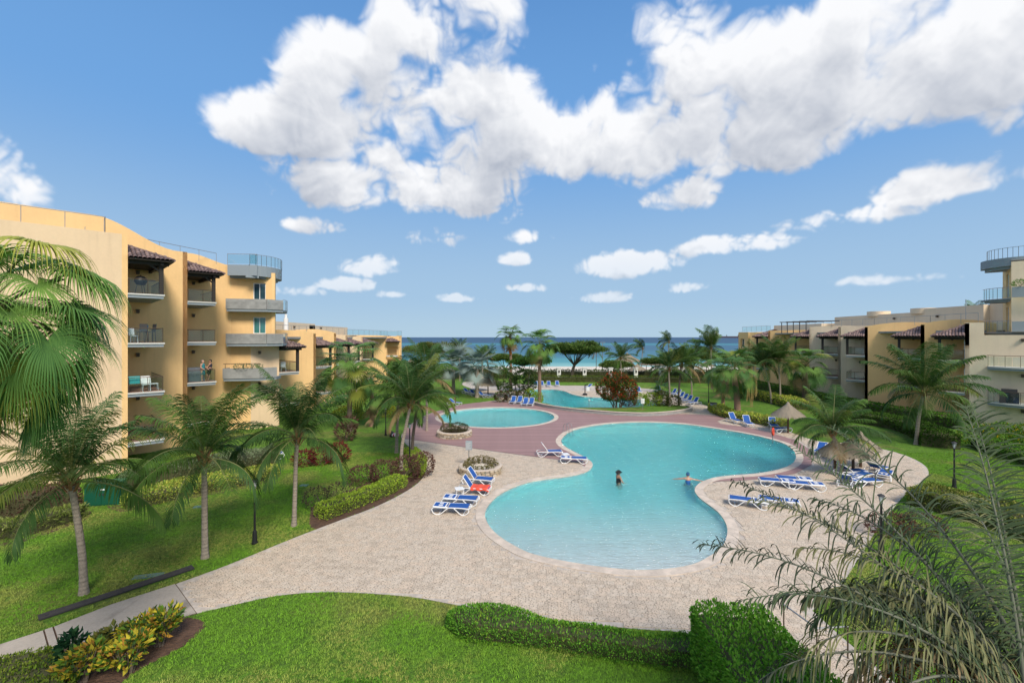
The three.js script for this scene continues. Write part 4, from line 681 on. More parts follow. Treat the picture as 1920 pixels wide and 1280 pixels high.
function fanPalm(label, base, h, scale, seed, opt = {}) {
  const o = thing(opt.name || 'fan_palm', label, 'palm tree', [base[0], opt.y || 0, base[1]], 0, opt.group), r = rng(seed), lean = opt.lean || [(r() - 0.5) * 0.3, (r() - 0.5) * 0.3], top = V(lean[0], h, lean[1]);
  M('trunk', trunkGeo([V(0, -0.05, 0), V(lean[0] * 0.3, h * 0.5, lean[1] * 0.3), top], opt.r || 0.24, (opt.r || 0.24) * 0.75, 12), opt.bark || barkBrown, o);
  crown(o, top, opt.bank || fanBank, opt.n || 30, scale, opt.mats || [L.fan, L.fanDark, L.fanYellow, L.dry], seed + 1, { dead: 0.25, lift: 0.85, ...opt });
  if (opt.skirt) { // dead leaves hanging along the trunk
    const s = []; for (let i = 0; i < opt.skirt; i++) { const a = i * 2.4, fr = fanBank.bank[5][i % 3], d = M('dead_frond', fr.leaf, L.dry, o); d.position.set(top.x + Math.cos(a) * 0.1, h - 0.15 - r() * opt.skirtLen * 0.5, top.z - Math.sin(a) * 0.1); d.rotation.set(0, a, -0.75 - 0.25 * r()); d.scale.set(scale * 0.9, scale * 0.95, scale * 0.55); M('rib', fr.rib, L.dry, d); }
  }
  return o;
}
// leaves for hedges and bushes
function leafGeo(l, w, fold = 0.25) { const f = new Faces(), a = f.v(0, 0, 0), b = f.v(l * 0.5, fold * w, w * 0.5), c = f.v(l, -l * 0.08, 0), d = f.v(l * 0.5, fold * w, -w * 0.5), e = f.v(l * 0.5, 0, 0); f.i.push(a, b, e, b, c, e, a, e, d, e, c, d); return f.geo(); }
const leafSmall = leafGeo(0.055, 0.03), leafMid = leafGeo(0.1, 0.05), leafBig = leafGeo(0.24, 0.11), leafLong = leafGeo(0.2, 0.04), leafHuge = leafGeo(0.42, 0.14, 0.15), leafNeedle = leafGeo(0.26, 0.025);
const fol = { plain: phys({ color: lin(1, 1, 1), roughness: 0.6, transmission: 0.25, thickness: 0, ior: 1.3, specularIntensity: 0.4 }) };
const bushCore = std({ color: lin(0.075, 0.075, 0.03), roughness: 1 });
const tmpO = new THREE.Object3D(), tmpC = new THREE.Color(), zAxis = V(1, 0, 0);
function scatterLeaves(parent, pts, geo, colors, seed, size = [0.7, 1.3], name = 'foliage') { // pts: [x, y, z, nx, ny, nz]; colors: [[r, g, b, weight], ...]
  const r = rng(seed), im = new THREE.InstancedMesh(geo, fol.plain, pts.length), q = new THREE.Quaternion(), d = V(0, 0, 0), tot = colors.reduce((s, c) => s + c[3], 0); im.name = name; im.userData.kind = 'stuff';
  pts.forEach((p, i) => {
    d.set(p[3] + (r() - 0.5) * 1.3, p[4] + (r() - 0.5) * 1.1, p[5] + (r() - 0.5) * 1.3).normalize(); q.setFromUnitVectors(zAxis, d); tmpO.quaternion.copy(q).multiply(new THREE.Quaternion().setFromAxisAngle(zAxis, r() * 6.28)); tmpO.position.set(p[0], p[1], p[2]); tmpO.scale.setScalar(mix(size[0], size[1], r())); tmpO.updateMatrix(); im.setMatrixAt(i, tmpO.matrix);
    let w = (p[6] !== undefined ? clamp(0.65 * r() + 0.35 * p[6]) : r()) * tot, c = colors[0]; for (const k of colors) { c = k; w -= k[3]; if (w <= 0) break; } const v = 0.75 + 0.5 * r(); im.setColorAt(i, tmpC.setRGB(c[0] * v, c[1] * v, c[2] * v));
  });
  parent.add(im); return im;
}
// a hedge over a plan outline: rounded top, uneven surface
function hedge(name, label, poly, h, o = {}) {
  const g = thing(name, label, o.category || 'hedge', [0, o.y || 0, 0], 0, o.group), r = rng(o.seed || 1), round = o.round ?? 0.3, drop = o.drop ?? 0.35, lump = o.lump ?? 0.12, pts = [];
  let cx0 = 1e9, cx1 = -1e9, cz0 = 1e9, cz1 = -1e9, per = 0; poly.forEach((p, i) => { cx0 = Math.min(cx0, p[0]); cx1 = Math.max(cx1, p[0]); cz0 = Math.min(cz0, p[1]); cz1 = Math.max(cz1, p[1]); per += dist2(p, poly[(i + 1) % poly.length]); });
  const noise = (x, z) => (fbm(x * 1.7 + (o.seed || 1) * 3, z * 1.7, 3) - 0.5) * 2 * lump, top = (x, z, e) => h * (1 - drop * Math.pow(1 - clamp(e / round), 2)) + noise(x, z) * sst(0, round, e + 0.1);
  const D = o.density || 220; let A = (cx1 - cx0) * (cz1 - cz0);
  for (let i = 0, n = Math.round(A * D); i < n; i++) { const x = mix(cx0, cx1, r()), z = mix(cz0, cz1, r()); if (!inside(poly, x, z)) continue; const e = edgeDist(poly, x, z), y = top(x, z, e) - r() * r() * 0.14; pts.push([x, y, z, (r() - 0.5) * 0.4, 0.9, (r() - 0.5) * 0.4, fbm(x * 1.1, z * 1.1, 2)]); }
  for (let i = 0; i < poly.length; i++) { // sides
    const a = poly[i], b = poly[(i + 1) % poly.length], l = dist2(a, b); let nx = (b[1] - a[1]) / l, nz = -(b[0] - a[0]) / l; if (inside(poly, (a[0] + b[0]) / 2 + nx * 0.02, (a[1] + b[1]) / 2 + nz * 0.02)) { nx = -nx; nz = -nz; }
    for (let k = 0, n = Math.round(l * h * D * 0.9); k < n; k++) { const t = r(), y = Math.pow(r(), 0.8) * h * (1 - drop) * 1.4 * 0.98 + 0.03, x = mix(a[0], b[0], t), z = mix(a[1], b[1], t), q = noise(x + y, z) * 0.9 + (1 - y / h) * (o.under ?? 0.0) * -0.25 + (y / h) * -0.04 - r() * 0.08; pts.push([x + nx * q, y, z + nz * q, nx * 0.8, 0.45, nz * 0.8, fbm((x + y) * 1.1, z * 1.1, 2)]); }
  }
  const inner = offsetLoop(poly, -(o.inset ?? 0.14)), core = metreUV(plain(prismGeo(inner, 0.0, h * (o.coreH ?? 0.8)))); M('branches', core, o.core || bushCore, g);
  scatterLeaves(g, pts, o.leaf || leafMid, o.colors, (o.seed || 1) + 5, o.size);
  return g;
}
// a bush of overlapping rounded clumps [x, y, z, rx, ry, rz], with stems
function bush(name, label, at, clumps, o = {}) {
  const g = thing(name, label, o.category || 'shrub', [at[0], o.y || 0, at[1]], 0, o.group), r = rng(o.seed || 3), pts = [], D = o.density || 160, st = new Parts();
  for (const [x, y, z, rx, ry, rz] of clumps) {
    const n = Math.round(D * (rx * ry + ry * rz + rx * rz) * 4.2);
    for (let i = 0; i < n; i++) { const u = r() * 2 - 1, a = r() * 6.283, s = Math.sqrt(1 - u * u), dx = s * Math.cos(a), dy = u, dz = s * Math.sin(a), k = (0.7 + 0.3 * Math.pow(r(), 0.4)) * (0.8 + 0.42 * fbm(dx * 2.2 + x * 3 + 9, dz * 2.2 + dy * 2 + z * 3, 3)); const py = y + dy * ry * k; if (py < 0.02) continue; pts.push([x + dx * rx * k, py, z + dz * rz * k, dx, dy * 0.6 + 0.45, dz, fbm(x + dx * 2, z + dz * 2, 2)]); }
    for (let i = 0; i < (o.stems ?? 3); i++) { const a = r() * 6.28; st.bar([x * 0.3 + (r() - 0.5) * 0.08, 0, z * 0.3 + (r() - 0.5) * 0.08], [x + Math.cos(a) * rx * 0.4, y + ry * 0.2, z + Math.sin(a) * rz * 0.4], o.stemR || 0.018, 5, (o.stemR || 0.018) * 0.5); }
  }
  if (st.g.length) st.mesh('stems', barkDark, g);
  scatterLeaves(g, pts, o.leaf || leafMid, o.colors, (o.seed || 3) + 9, o.size);
  if (o.flowers) { const fp = pts.filter(() => r() < o.flowers.share).map((p) => [p[0] + p[3] * 0.06, p[1] + 0.05, p[2] + p[5] * 0.06, p[3], 1, p[5]]); scatterLeaves(g, fp, o.flowers.geo || leafSmall, [[...o.flowers.color, 1]], 8, o.flowers.size || [1, 1.8], 'blossom'); }
  return g;
}
// a spreading tree: trunk, limbs, flat layered crown
function spreadingTree(name, label, at, h, R, o = {}) {
  const g = thing(name, label, 'tree', [at[0], 0, at[1]], 0, o.group), r = rng(o.seed || 4), pts = [], clumps = [];
  const fork = h * (o.fork || 0.35), lean = o.lean || 0.2;
  M('trunk', trunkGeo([V(0, -0.1, 0), V(lean * 0.4, fork * 0.6, 0), V(lean, fork, 0.1)], o.r || 0.35, (o.r || 0.35) * 0.7), barkDark, g);
  for (let i = 0; i < (o.limbs || 9); i++) { const a = i * 2.4 + r(), rr = R * (0.45 + 0.45 * r()), x = lean + Math.cos(a) * rr + (o.skew || 0) * rr * 0.5, z = Math.sin(a) * rr * 0.8, y = h * (0.72 + 0.2 * r()) - 0.12 * rr; M('limb', trunkGeo([V(lean, fork * 0.95, 0.1), V(mix(lean, x, 0.45), mix(fork, y, 0.4), z * 0.4), V(x, y, z)], (o.r || 0.35) * 0.4, 0.03, 6), barkDark, g); clumps.push([x, y + 0.1, z]); for (let k = 0; k < 4; k++) { const b = r() * 6.28, q = R * 0.34 * (0.5 + r()); clumps.push([x + Math.cos(b) * q, y + (r() - 0.3) * h * 0.12, z + Math.sin(b) * q * 0.8]); } }
  const S = o.clump || R * 0.2; for (const [x, y, z] of clumps) for (let i = 0; i < (o.leaves || 420); i++) { const u = r() * 2 - 1, a = r() * 6.28, s = Math.sqrt(1 - u * u), k = Math.pow(r(), 0.45) * (0.7 + 0.6 * r()); pts.push([x + s * Math.cos(a) * S * k, y + u * S * 0.42 * k, z + s * Math.sin(a) * S * k, s * Math.cos(a), 0.6 + u * 0.4, s * Math.sin(a), r()]); }
  scatterLeaves(g, pts, o.leaf || leafBig, o.colors, 12, o.size || [0.8, 1.6], 'crown');
  return g;
}
// ------------------------------------------------------------------ palms
cocoPalm('coconut palm on the lawn behind the black rubber strip', [-14.69, -15.73], 3.85, 1.14, 11, { lean: [-0.35, 0.1], n: 25, dead: 0 });
cocoPalm('coconut palm on the lawn between the yellow hedge and the paved path', [-12.24, -18.28], 3.95, 1.12, 21, { lean: [0.02, 0.1], n: 24, dead: 0 });
cocoPalm('slim leaning coconut palm on the lawn next to the clipped lime hedge', [-10.17, -21.38], 4.1, 1.12, 31, { lean: [0.2, 0.1], n: 24, r: 0.15, dead: 0 });
cocoPalm('straight coconut palm in the lawn behind the maroon shrubs', [-8.8, -34.88], 4.3, 1.12, 41, { n: 22 });
cocoPalm('coconut palm rising from the bed of maroon shrubs', [-7.38, -30.52], 4.2, 1.05, 51, { lean: [0.55, -0.3], n: 22 });
cocoPalm('dark trunked coconut palm at the edge of the deck beside the lamp post', [-7.32, -33.49], 4.4, 1.1, 61, { lean: [0.5, -0.2], n: 22, bark: barkDark });
cocoPalm('dense tall coconut palm on the lawn left of the round pool', [-8, -43], 5.0, 1.25, 71, { n: 26, lean: [-0.1, -0.3] });
cocoPalm('broad coconut palm in front of the beige apartment row', [33.19, -37.65], 4.1, 1.6, 81, { lean: [0.8, -0.2], n: 26, r: 0.2 });
cocoPalm('short coconut palm between the small thatched parasols', [20.9, -29], 2.7, 1.0, 91, { lean: [-0.5, -0.2], n: 22, r: 0.16 });
cocoPalm('coconut palm with yellowing lower fronds on the grassy island', [19.44, -56.48], 4.5, 1.1, 101, { y: 0.3, n: 22 });
cocoPalm('dark trunked coconut palm at the island edge beside the paved path', [20.87, -57.33], 4.9, 1.05, 111, { y: 0.3, n: 20, bark: barkDark });
cocoPalm('coconut palm on the lawn behind the row of upright loungers', [26.72, -68.18], 4.6, 1.15, 121, { n: 22 });
cocoPalm('leaning grey coconut palm before the ochre end of the right row', [34.28, -60.54], 5.3, 1.2, 131, { lean: [-1.2, 0.2], n: 22 });
cocoPalm('second coconut palm before the ochre end of the right row', [35.13, -60.06], 5.6, 1.25, 141, { lean: [-0.3, 0.2], n: 24 });
cocoPalm('tall windswept coconut palm beside the iron fence', [34.01, -78], 6.9, 1.4, 151, { n: 24, wind: PI * 0.9, windK: 0.25 });
cocoPalm('bushy coconut palm before the beach huts', [20.98, -88], 4.7, 1.2, 161, { n: 22 });
[[1203, 112, 7.6], [1252, 108, 8.7]].forEach(([px, d, h], i) => { const b = i ? [36.67, -108] : [31.65, -112]; cocoPalm(i ? 'taller windblown coconut palm on the beach beside a leafy tree' : 'windblown coconut palm standing alone on the beach sand', b, i ? 7.6 : 6.0, 1.05, 171 + i * 7, { n: 17, wind: PI, windK: 0.55, lean: [0.3, 0], r: 0.14, dead: 0.2 }); });
cocoPalm('small windblown coconut palm rising above the beach shrubs', [44.77, -110], 5.9, 0.9, 191, { n: 16, wind: PI, windK: 0.5, r: 0.12 });
cocoPalm('coconut palm behind the silver palms', [-10.48, -92], 6.2, 0.95, 201, { n: 18 });
cocoPalm('coconut palm between the silver palms and the beach', [-5.13, -98], 4.6, 1.05, 211, { n: 18 });
cocoPalm('dark coconut palm at the right of the silver palms', [-5.63, -88], 4.6, 0.95, 213, { n: 18 });
cocoPalm('thin coconut palm at the beach beside the spreading tree', [19.29, -105], 5.4, 0.9, 221, { n: 16, r: 0.11, wind: PI, windK: 0.3 });
cocoPalm('palm rising behind the flat roof of the right row', [78.91, -78], 11.9, 1.1, 231, { n: 18, wind: PI, windK: 0.4 });
cocoPalm('coconut palm at the hedge beside the fan palm with hanging stalks', [34.92, -66], 5.0, 1.1, 233, { n: 20 });
// fan palms
fanPalm('tall fan palm with orange fruit hanging below its crown', [-0.18, -77], 9.0, 1.2, 241, { n: 34, r: 0.26, skirt: 9, skirtLen: 1.2, mats: [L.fan, L.fanDark, L.fanYellow, L.dry] });
fanPalm('tall fan palm at the pool edge with a brown skirt under its crown', [3.75, -62.03], 7.6, 1.25, 251, { n: 36, r: 0.26, skirt: 12, skirtLen: 1.6 });
fanPalm('stout fan palm beside the path with long fruit stalks hanging', [24.55, -49.79], 5.1, 1.45, 261, { n: 34, r: 0.36, lean: [-0.45, -0.1] });
fanPalm('shaggy fan palm with dead stalks hanging along its trunk', [26.81, -58.22], 4.5, 1.25, 271, { n: 26, r: 0.22, skirt: 10, skirtLen: 2.6 });
fanPalm('fan palm before the beige wall of the right row', [38.48, -60.06], 4.7, 1.5, 281, { n: 34, r: 0.45, bark: barkDark });
fanPalm('large fan palm in front of the low left row', [-15.25, -43], 5.7, 1.55, 291, { n: 36, r: 0.25, bark: barkDark });
fanPalm('fan palm wrapped in dead fronds at the lawn edge', [-13.86, -45.32], 3.3, 1.0, 301, { n: 14, r: 0.24, skirt: 14, skirtLen: 2.4 });
fanPalm('low fan palm among the island shrubs', [19.71, -60.54], 1.3, 0.85, 311, { y: 0.3, n: 20, r: 0.14, skirt: 0 });
fanPalm('silver fan palm with wide blue grey leaves beyond the lawn', [-9.13, -71.4], 4.3, 1.75, 321, { name: 'silver_palm', bank: stiffBank, n: 30, r: 0.3, bark: bark, mats: [L.silver, L.silverDark, L.silver, L.dry], rib: L.silver, dead: 0.05 });
fanPalm('silver fan palm standing by the thatched shelters', [-5.14, -66.97], 4.2, 1.55, 331, { name: 'silver_palm', bank: stiffBank, n: 28, r: 0.26, bark: bark, mats: [L.silver, L.silverDark, L.silver, L.dry], rib: L.silver, dead: 0.05 });
{ // the orange fruit of the tall fan palm and the stalks of the stout one
  const p = [-0.18, -77], o = thing('fruit_cluster', 'orange fruit bunch hanging under the tall fan palm crown', 'fruit', [p[0], 0, p[1]]), w = new Parts(), r = rng(5); for (let i = 0; i < 130; i++) { const a = r() * 6.28, q = r(), rr = 0.5 * Math.sin(PI * clamp(q * 0.8 + 0.1)); w.add(new THREE.IcosahedronGeometry(0.09, 0).translate(Math.cos(a) * rr, 8.5 - q * 2.6, Math.sin(a) * rr + 0.2)); } w.mesh('fruit', fruit, o);
  const s = [24.55, -49.79], o2 = thing('fruit_stalk', 'long pale fruit stalks hanging from the stout fan palm', 'fruit', [s[0], 0, s[1]]), w2 = new Parts(); for (const [x, z, l] of [[1.1, 0.6, 2.6], [1.7, 0.2, 3.3], [2.3, -0.2, 2.2]]) for (let k = 0; k < 16; k++) { const dx = (r() - 0.5) * 0.24, dz = (r() - 0.5) * 0.24; w2.bar([-0.4 + x * 0.5, 5.1, z * 0.5], [x + dx - 0.3, 4.4 - r() * 0.4, z + dz], 0.012, 4).bar([x + dx - 0.3, 4.4 - r() * 0.4, z + dz], [x + dx * 1.4 - 0.3, 4.4 - l * (0.6 + 0.4 * r()), z + dz * 1.4], 0.02, 4); } w2.mesh('stalk', std({ color: lin(0.36, 0.27, 0.1), roughness: 1 }), o2);
}
// the big fan palm close to the balcony at the left: long soft leaves
{
  const bank = frondBank(fanLeaf, [1.2, 0.8, 0.45, 0.1, -0.35, -0.8], 3, (t, v) => ({ stalk: 1.35 + v * 0.15, R: 1.35, hang: 1.0 + v * 0.35, blade: 0.35 + v * 0.25, segs: 56, split: 0.36, stalkR: 0.02 }), 700);
  fanPalm('large fan palm with long drooping leaves beside the tall ochre wall', [-9.75, -8.1], 8.95, 0.8, 341, { n: 72, bank, mats: [leafMat(0.19, 0.34, 0.07), leafMat(0.11, 0.24, 0.06), leafMat(0.38, 0.4, 0.07), L.dry], r: 0.3, skirt: 10, skirtLen: 1.2, dead: 0.3, lean: [0.15, -0.1], lift: 0.8 });
}
// the dusty feather palm close to the balcony at the right: few long torn fronds, placed one by one
{
  const base = [7.35, -6.6], o = thing('feather_palm', 'windblown dusty feather palm with torn fronds beside the clipped box hedge', 'palm tree', [base[0], 0, base[1]]), h = 3.5;
  for (const [x, z, a, hh] of [[0, 0, 0.1, h], [0.45, 0.3, 0.3, h - 0.4], [-0.3, 0.35, -0.2, h - 0.6], [0.3, -0.35, 0.2, h - 0.1]]) M('trunk', trunkGeo([V(x, -0.05, z), V(x * 1.2 + a * 0.3, hh * 0.5, z), V(x * 0.7 + a, hh, z * 0.6)], 0.09, 0.07, 8), bark, o);
  // azimuth (0 = +x, counter-clockwise from above), tilt, bend, length, leaf, hang, gaps, material, start offset, side sway
  const F = [
    [2.72, 0.8, 0.95, 4.7, 0.6, 1.2, 0.06, 'dustyDark', -0.1, 0.0, 0.1], [2.95, 0.9, 1.3, 4.2, 0.62, 1.2, 0.1, 'dusty', 0, 0, 0.1], [2.35, 1.0, 1.0, 4.4, 0.62, 1.2, 0.1, 'dustyPale', 0.1, 0.1, -0.1], [2.05, 1.15, 1.3, 4.0, 0.66, 1.4, 0.05, 'dusty', 0.1, 0.1, 0.25], [1.15, 1.2, 1.2, 3.8, 0.7, 1.4, 0.05, 'dustyPale', 0.3, 0.1, 0.1], [2.5, 0.92, 0.72, 4.7, 0.62, 1.2, 0.06, 'dustyDark', 0, 0.1, 0], [2.2, 1.06, 0.62, 4.5, 0.66, 0.8, 0.06, 'dusty', 0.1, 0.1, 0.1], [1.9, 1.2, 0.72, 4.6, 0.6, 0.7, 0.08, 'dusty', 0.3, 0.15, -0.1],
    [1.35, 1.44, 0.28, 4.3, 0.72, 0.6, 0.0, 'dusty', 0.1, 0.2, 0], [0.2, 1.2, 0.7, 4.0, 0.7, 1, 0.05, 'dusty', 0.4, 0, 0],
    [2.9, 0.95, 2.0, 3.4, 0.7, 1.7, 0.05, 'dustyPale', -0.2, 0.1, 0], [2.55, 1.1, 2.2, 3.2, 0.72, 1.8, 0.03, 'dusty', 0.0, 0.1, 0.15], [3.2, 0.75, 2.0, 3.1, 0.75, 1.6, 0.05, 'dustyDark', -0.1, 0.1, -0.1], [2.1, 0.98, 2.1, 3.2, 0.7, 1.8, 0.04, 'dustyPale', 0.1, 0.2, 0.2], [1.6, 1.0, 1.9, 3.2, 0.7, 1.7, 0.06, 'dusty', 0.25, 0.1, -0.2],
    [1.1, 1.0, 2.0, 3.2, 0.7, 1.7, 0.04, 'dustyPale', 0.3, 0.1, 0.1], [0.5, 1.0, 1.9, 3.1, 0.7, 1.6, 0.04, 'dusty', 0.4, 0, 0], [3.6, 0.7, 1.9, 2.8, 0.7, 1.6, 0.05, 'dustyPale', -0.1, 0, 0.1], [4.2, 0.8, 1.8, 2.6, 0.7, 1.5, 0.05, 'dusty', 0, -0.1, 0], [5.2, 0.8, 1.7, 2.6, 0.7, 1.5, 0.05, 'dustyDark', 0.2, -0.1, 0],
    [2.75, 0.75, 2.6, 2.5, 0.66, 1.8, 0.12, 'rust', 0, 0.15, 0.2], [2.0, 0.7, 2.4, 2.4, 0.66, 1.8, 0.12, 'rust', 0.2, 0.2, 0], [2.35, 0.8, 1.5, 3.6, 0.62, 1.5, 0.3, 'dustyDark', 0, 0.1, -0.2], [3.0, 0.55, 1.3, 3.6, 0.6, 1.3, 0.35, 'dustyDark', -0.2, 0.2, 0.1], [1.45, 1.15, 1.3, 3.8, 0.62, 1.4, 0.15, 'dusty', 0.2, 0.1, 0.15], [2.65, 1.25, 1.6, 3.5, 0.66, 1.6, 0.1, 'dustyPale', 0, 0.1, 0.3],
  ];
  const broad = F.length; F.push([1.5, 1.46, 0.25, 4.2, 0.55, 0.5, 0, 'dusty', 0.05, 0.2, 0], [2.5, 1.05, 1.9, 3.2, 0.66, 1.6, 0, 'dustyPale', 0, 0.2, 0.1], [1.9, 1.0, 2.2, 2.8, 0.66, 1.6, 0.05, 'dry', 0.1, 0.2, 0], [2.8, 0.9, 2.2, 2.6, 0.6, 1.6, 0.05, 'dry', 0, 0.1, 0.1]);
  F.forEach(([az, tilt, bend, len, leaf, hang, gaps, mat, dx, dy, sway], i) => { const f = featherFrond(900 + i * 3, { len, pairs: 70, leaf: leaf * 1.2, tilt, bend, hang: hang * 0.62, gaps: gaps + 0.12, width: i >= broad ? 0.017 : 0.0135, seg: 6, ribR: 0.026, vee: i < 10 ? 0.75 : 0.35, sway, mess: i >= broad ? 0.8 : 1 }), p = M('frond', f.leaf, L[mat], o); p.position.set(dx, h + dy - 0.1, 0); p.rotation.y = az; M('rib', f.rib, L.ribGrey, p); });
  new Parts().tube([[0.4, 3.3, -0.1], [0.62, 4.9, -0.25], [1.0, 6.75, -0.4]], 0.028, 6, 12).mesh('spear_leaf', L.ribGrey, o);
  const bt = new Parts(); for (let i = 0; i < 9; i++) { const a = 1.2 + i * 0.5; bt.beam([Math.cos(a) * 0.08, h - 0.6, -Math.sin(a) * 0.08], [Math.cos(a) * 0.26, h + 0.35, -Math.sin(a) * 0.26], 0.14, 0.02); } bt.mesh('leaf_bases', L.rust, o);
}
// ------------------------------------------------------------------ hedges, shrubs, trees, grass
const col = { lime: [[0.36, 0.48, 0.05, 3], [0.24, 0.37, 0.04, 3], [0.48, 0.54, 0.08, 1.5]], green: [[0.085, 0.218, 0.022, 3], [0.132, 0.285, 0.028, 3], [0.054, 0.142, 0.017, 2]], varieg: [[0.55, 0.55, 0.1, 2.5], [0.24, 0.36, 0.05, 2], [0.62, 0.6, 0.2, 1]], grey: [[0.171, 0.226, 0.119, 3], [0.264, 0.318, 0.181, 2], [0.093, 0.134, 0.063, 2]],
  maroon: [[0.116, 0.050, 0.042, 3], [0.186, 0.109, 0.077, 2], [0.078, 0.075, 0.035, 1.5]], brown: [[0.202, 0.159, 0.063, 3], [0.139, 0.142, 0.042, 2], [0.279, 0.218, 0.084, 1.5]], red: [[0.217, 0.025, 0.031, 3], [0.124, 0.033, 0.031, 2], [0.310, 0.067, 0.070, 1]], dark: [[0.046, 0.117, 0.020, 3], [0.078, 0.167, 0.025, 2]] };
col.croton = [[0.12, 0.22, 0.025, 2.6], [0.5, 0.42, 0.04, 1.6], [0.42, 0.22, 0.04, 0.6], [0.06, 0.12, 0.03, 1.8]];
const strip = (line, w) => { const a = [], b = []; line.forEach((p, i) => { const q = line[Math.max(0, i - 1)], s = line[Math.min(line.length - 1, i + 1)], dx = s[0] - q[0], dz = s[1] - q[1], l = Math.hypot(dx, dz); a.push([p[0] + dz / l * w / 2, p[1] - dx / l * w / 2]); b.push([p[0] - dz / l * w / 2, p[1] + dx / l * w / 2]); }); return [...a, ...b.reverse()]; };
hedge('low_hedge', 'low rounded green hedge curving along the paving beside the clipped box hedge', smoothLoop([[-2.01, -13.91], [-1.78, -14.17], [-1.34, -14.37], [-0.25, -14.39], [1.11, -13.65], [2.63, -13.32], [3.92, -12.98], [5.4, -12.91], [5.38, -12.01], [3.41, -12.21], [2.04, -12.53], [0.6, -12.89], [-0.45, -13.03], [-1.23, -13.18], [-1.77, -13.56]], 3), 0.62, { seed: 3, leaf: leafMid, size: [0.5, 0.95], density: 680, colors: [[0.12, 0.31, 0.03, 3], [0.17, 0.38, 0.04, 3], [0.07, 0.2, 0.025, 2], [0.24, 0.36, 0.04, 2], [0.3, 0.18, 0.03, 0.12]], lump: 0.09, round: 0.4, drop: 0.5, inset: 0.22, coreH: 0.7 });
hedge('box_hedge', 'tall clipped box hedge with glossy leaves beside the steps', [[4.75, -12.2], [6.55, -12.0], [6.75, -9.0], [6.7, -6.5], [4.4, -6.5], [4.6, -9]], 1.85, { seed: 4, leaf: leafMid, size: [0.7, 1.2], density: 620, colors: [[0.14, 0.36, 0.03, 3], [0.21, 0.44, 0.05, 2], [0.08, 0.24, 0.024, 2]], lump: 0.07, round: 0.12 });
hedge('low_hedge', 'small clipped hedge top on the near lawn by itself', [[-4.08, -10.69], [-4.18, -11.22], [-3.24, -11.22], [-2.93, -10.69], [-2.62, -9.54], [-3.66, -9.54]], 0.5, { seed: 5, leaf: leafMid, size: [0.5, 0.9], density: 600, colors: col.green });
hedge('lime_hedge', 'clipped lime green hedge edging the bed along the paved path', strip(smoothLine([[-9.26, -22.13], [-8.45, -23.43], [-7.46, -25.14], [-6.58, -27.22]], 5), 1.0), 0.72, { seed: 6, leaf: leafMid, size: [0.7, 1.2], density: 380, colors: col.lime, inset: 0.2 });
hedge('lime_hedge', 'short lime hedge curving beside the lamp post and palms', strip(smoothLine([[-6.14, -28.56], [-6.21, -30.52], [-6.76, -32.48], [-7.68, -34.4]], 5), 1.0), 0.6, { seed: 7, leaf: leafMid, size: [0.7, 1.3], density: 300, colors: col.lime, inset: 0.2 });
bush('maroon_shrub', 'large maroon brown shrub between the lime hedge and the lawn', [-7.67, -27.72], [[-1.2, 0.55, 0.3, 0.9, 0.6, 0.7], [0, 0.65, 0, 0.9, 0.7, 0.8], [1.1, 0.7, -0.5, 0.9, 0.75, 0.8], [2.0, 0.8, -1.2, 0.8, 0.75, 0.8]], { seed: 8, colors: col.maroon, leaf: leafMid, size: [0.8, 1.5], density: 150 });
bush('maroon_shrub', 'sparse dusky shrub at the end of the lime hedge', [-9.63, -23.8], [[-0.4, 0.55, 0.2, 0.7, 0.5, 0.6], [0.6, 0.65, -0.2, 0.8, 0.55, 0.6]], { seed: 9, colors: [[0.12, 0.08, 0.06, 2], [0.08, 0.06, 0.045, 2], [0.1, 0.12, 0.03, 1]], leaf: leafMid, density: 90, stems: 7 });
hedge('variegated_hedge', 'yellow variegated hedge beneath the palms in front of the tall block', smoothLoop([[-19.94, -23.43], [-20.4, -24.36], [-19.51, -26.63], [-17.26, -28.55], [-15.39, -29.74], [-14.99, -29.56], [-15.3, -27.42], [-17.36, -25.74], [-18.56, -24.18]], 3), 0.65, { seed: 10, colors: col.varieg, density: 300, size: [0.8, 1.4], inset: 0.2 });
hedge('grey_hedge', 'grey green shrub hedge along the foot of the tall block', smoothLoop([[-22.88, -27.03], [-22.08, -25.83], [-21.73, -28.31], [-19.57, -31.17], [-17.07, -32.98], [-16.13, -31.53], [-18.42, -29.33], [-20.63, -27.72]], 3), 1.0, { seed: 12, colors: col.grey, density: 200, lump: 0.25, size: [0.8, 1.5] });
bush('ti_shrub', 'dark red leafed shrub on the lawn beside the slim leaning palm', [-13.31, -31.53], [[-0.9, 0.5, 0.2, 0.7, 0.5, 0.6], [0.1, 0.6, -0.2, 0.8, 0.6, 0.6], [1.0, 0.65, -0.8, 0.8, 0.6, 0.7]], { seed: 13, colors: col.red, leaf: leafLong, size: [0.9, 1.6], density: 110 });
bush('ti_shrub', 'tall maroon shrub beside the dead wrapped fan palm', [-14.15, -39.01], [[0, 0.8, 0, 0.8, 0.8, 0.8], [0.3, 1.4, 0, 0.6, 0.6, 0.6]], { seed: 14, colors: col.maroon, leaf: leafLong, density: 80, size: [1, 2] });
hedge('variegated_hedge', 'pale yellow green hedge before the dark shrubs near the green utility box', smoothLoop([[-24.32, -19.02], [-23.98, -20.22], [-22.67, -20.74], [-21.66, -22.18], [-20.91, -22.53], [-20.8, -22.52], [-21.01, -21.26], [-21.65, -20.02]], 3), 0.7, { seed: 15, colors: [[0.27, 0.32, 0.08, 3], [0.15, 0.21, 0.04, 2], [0.36, 0.38, 0.14, 1]], leaf: leafLong, density: 240, lump: 0.2, size: [0.7, 1.1] });
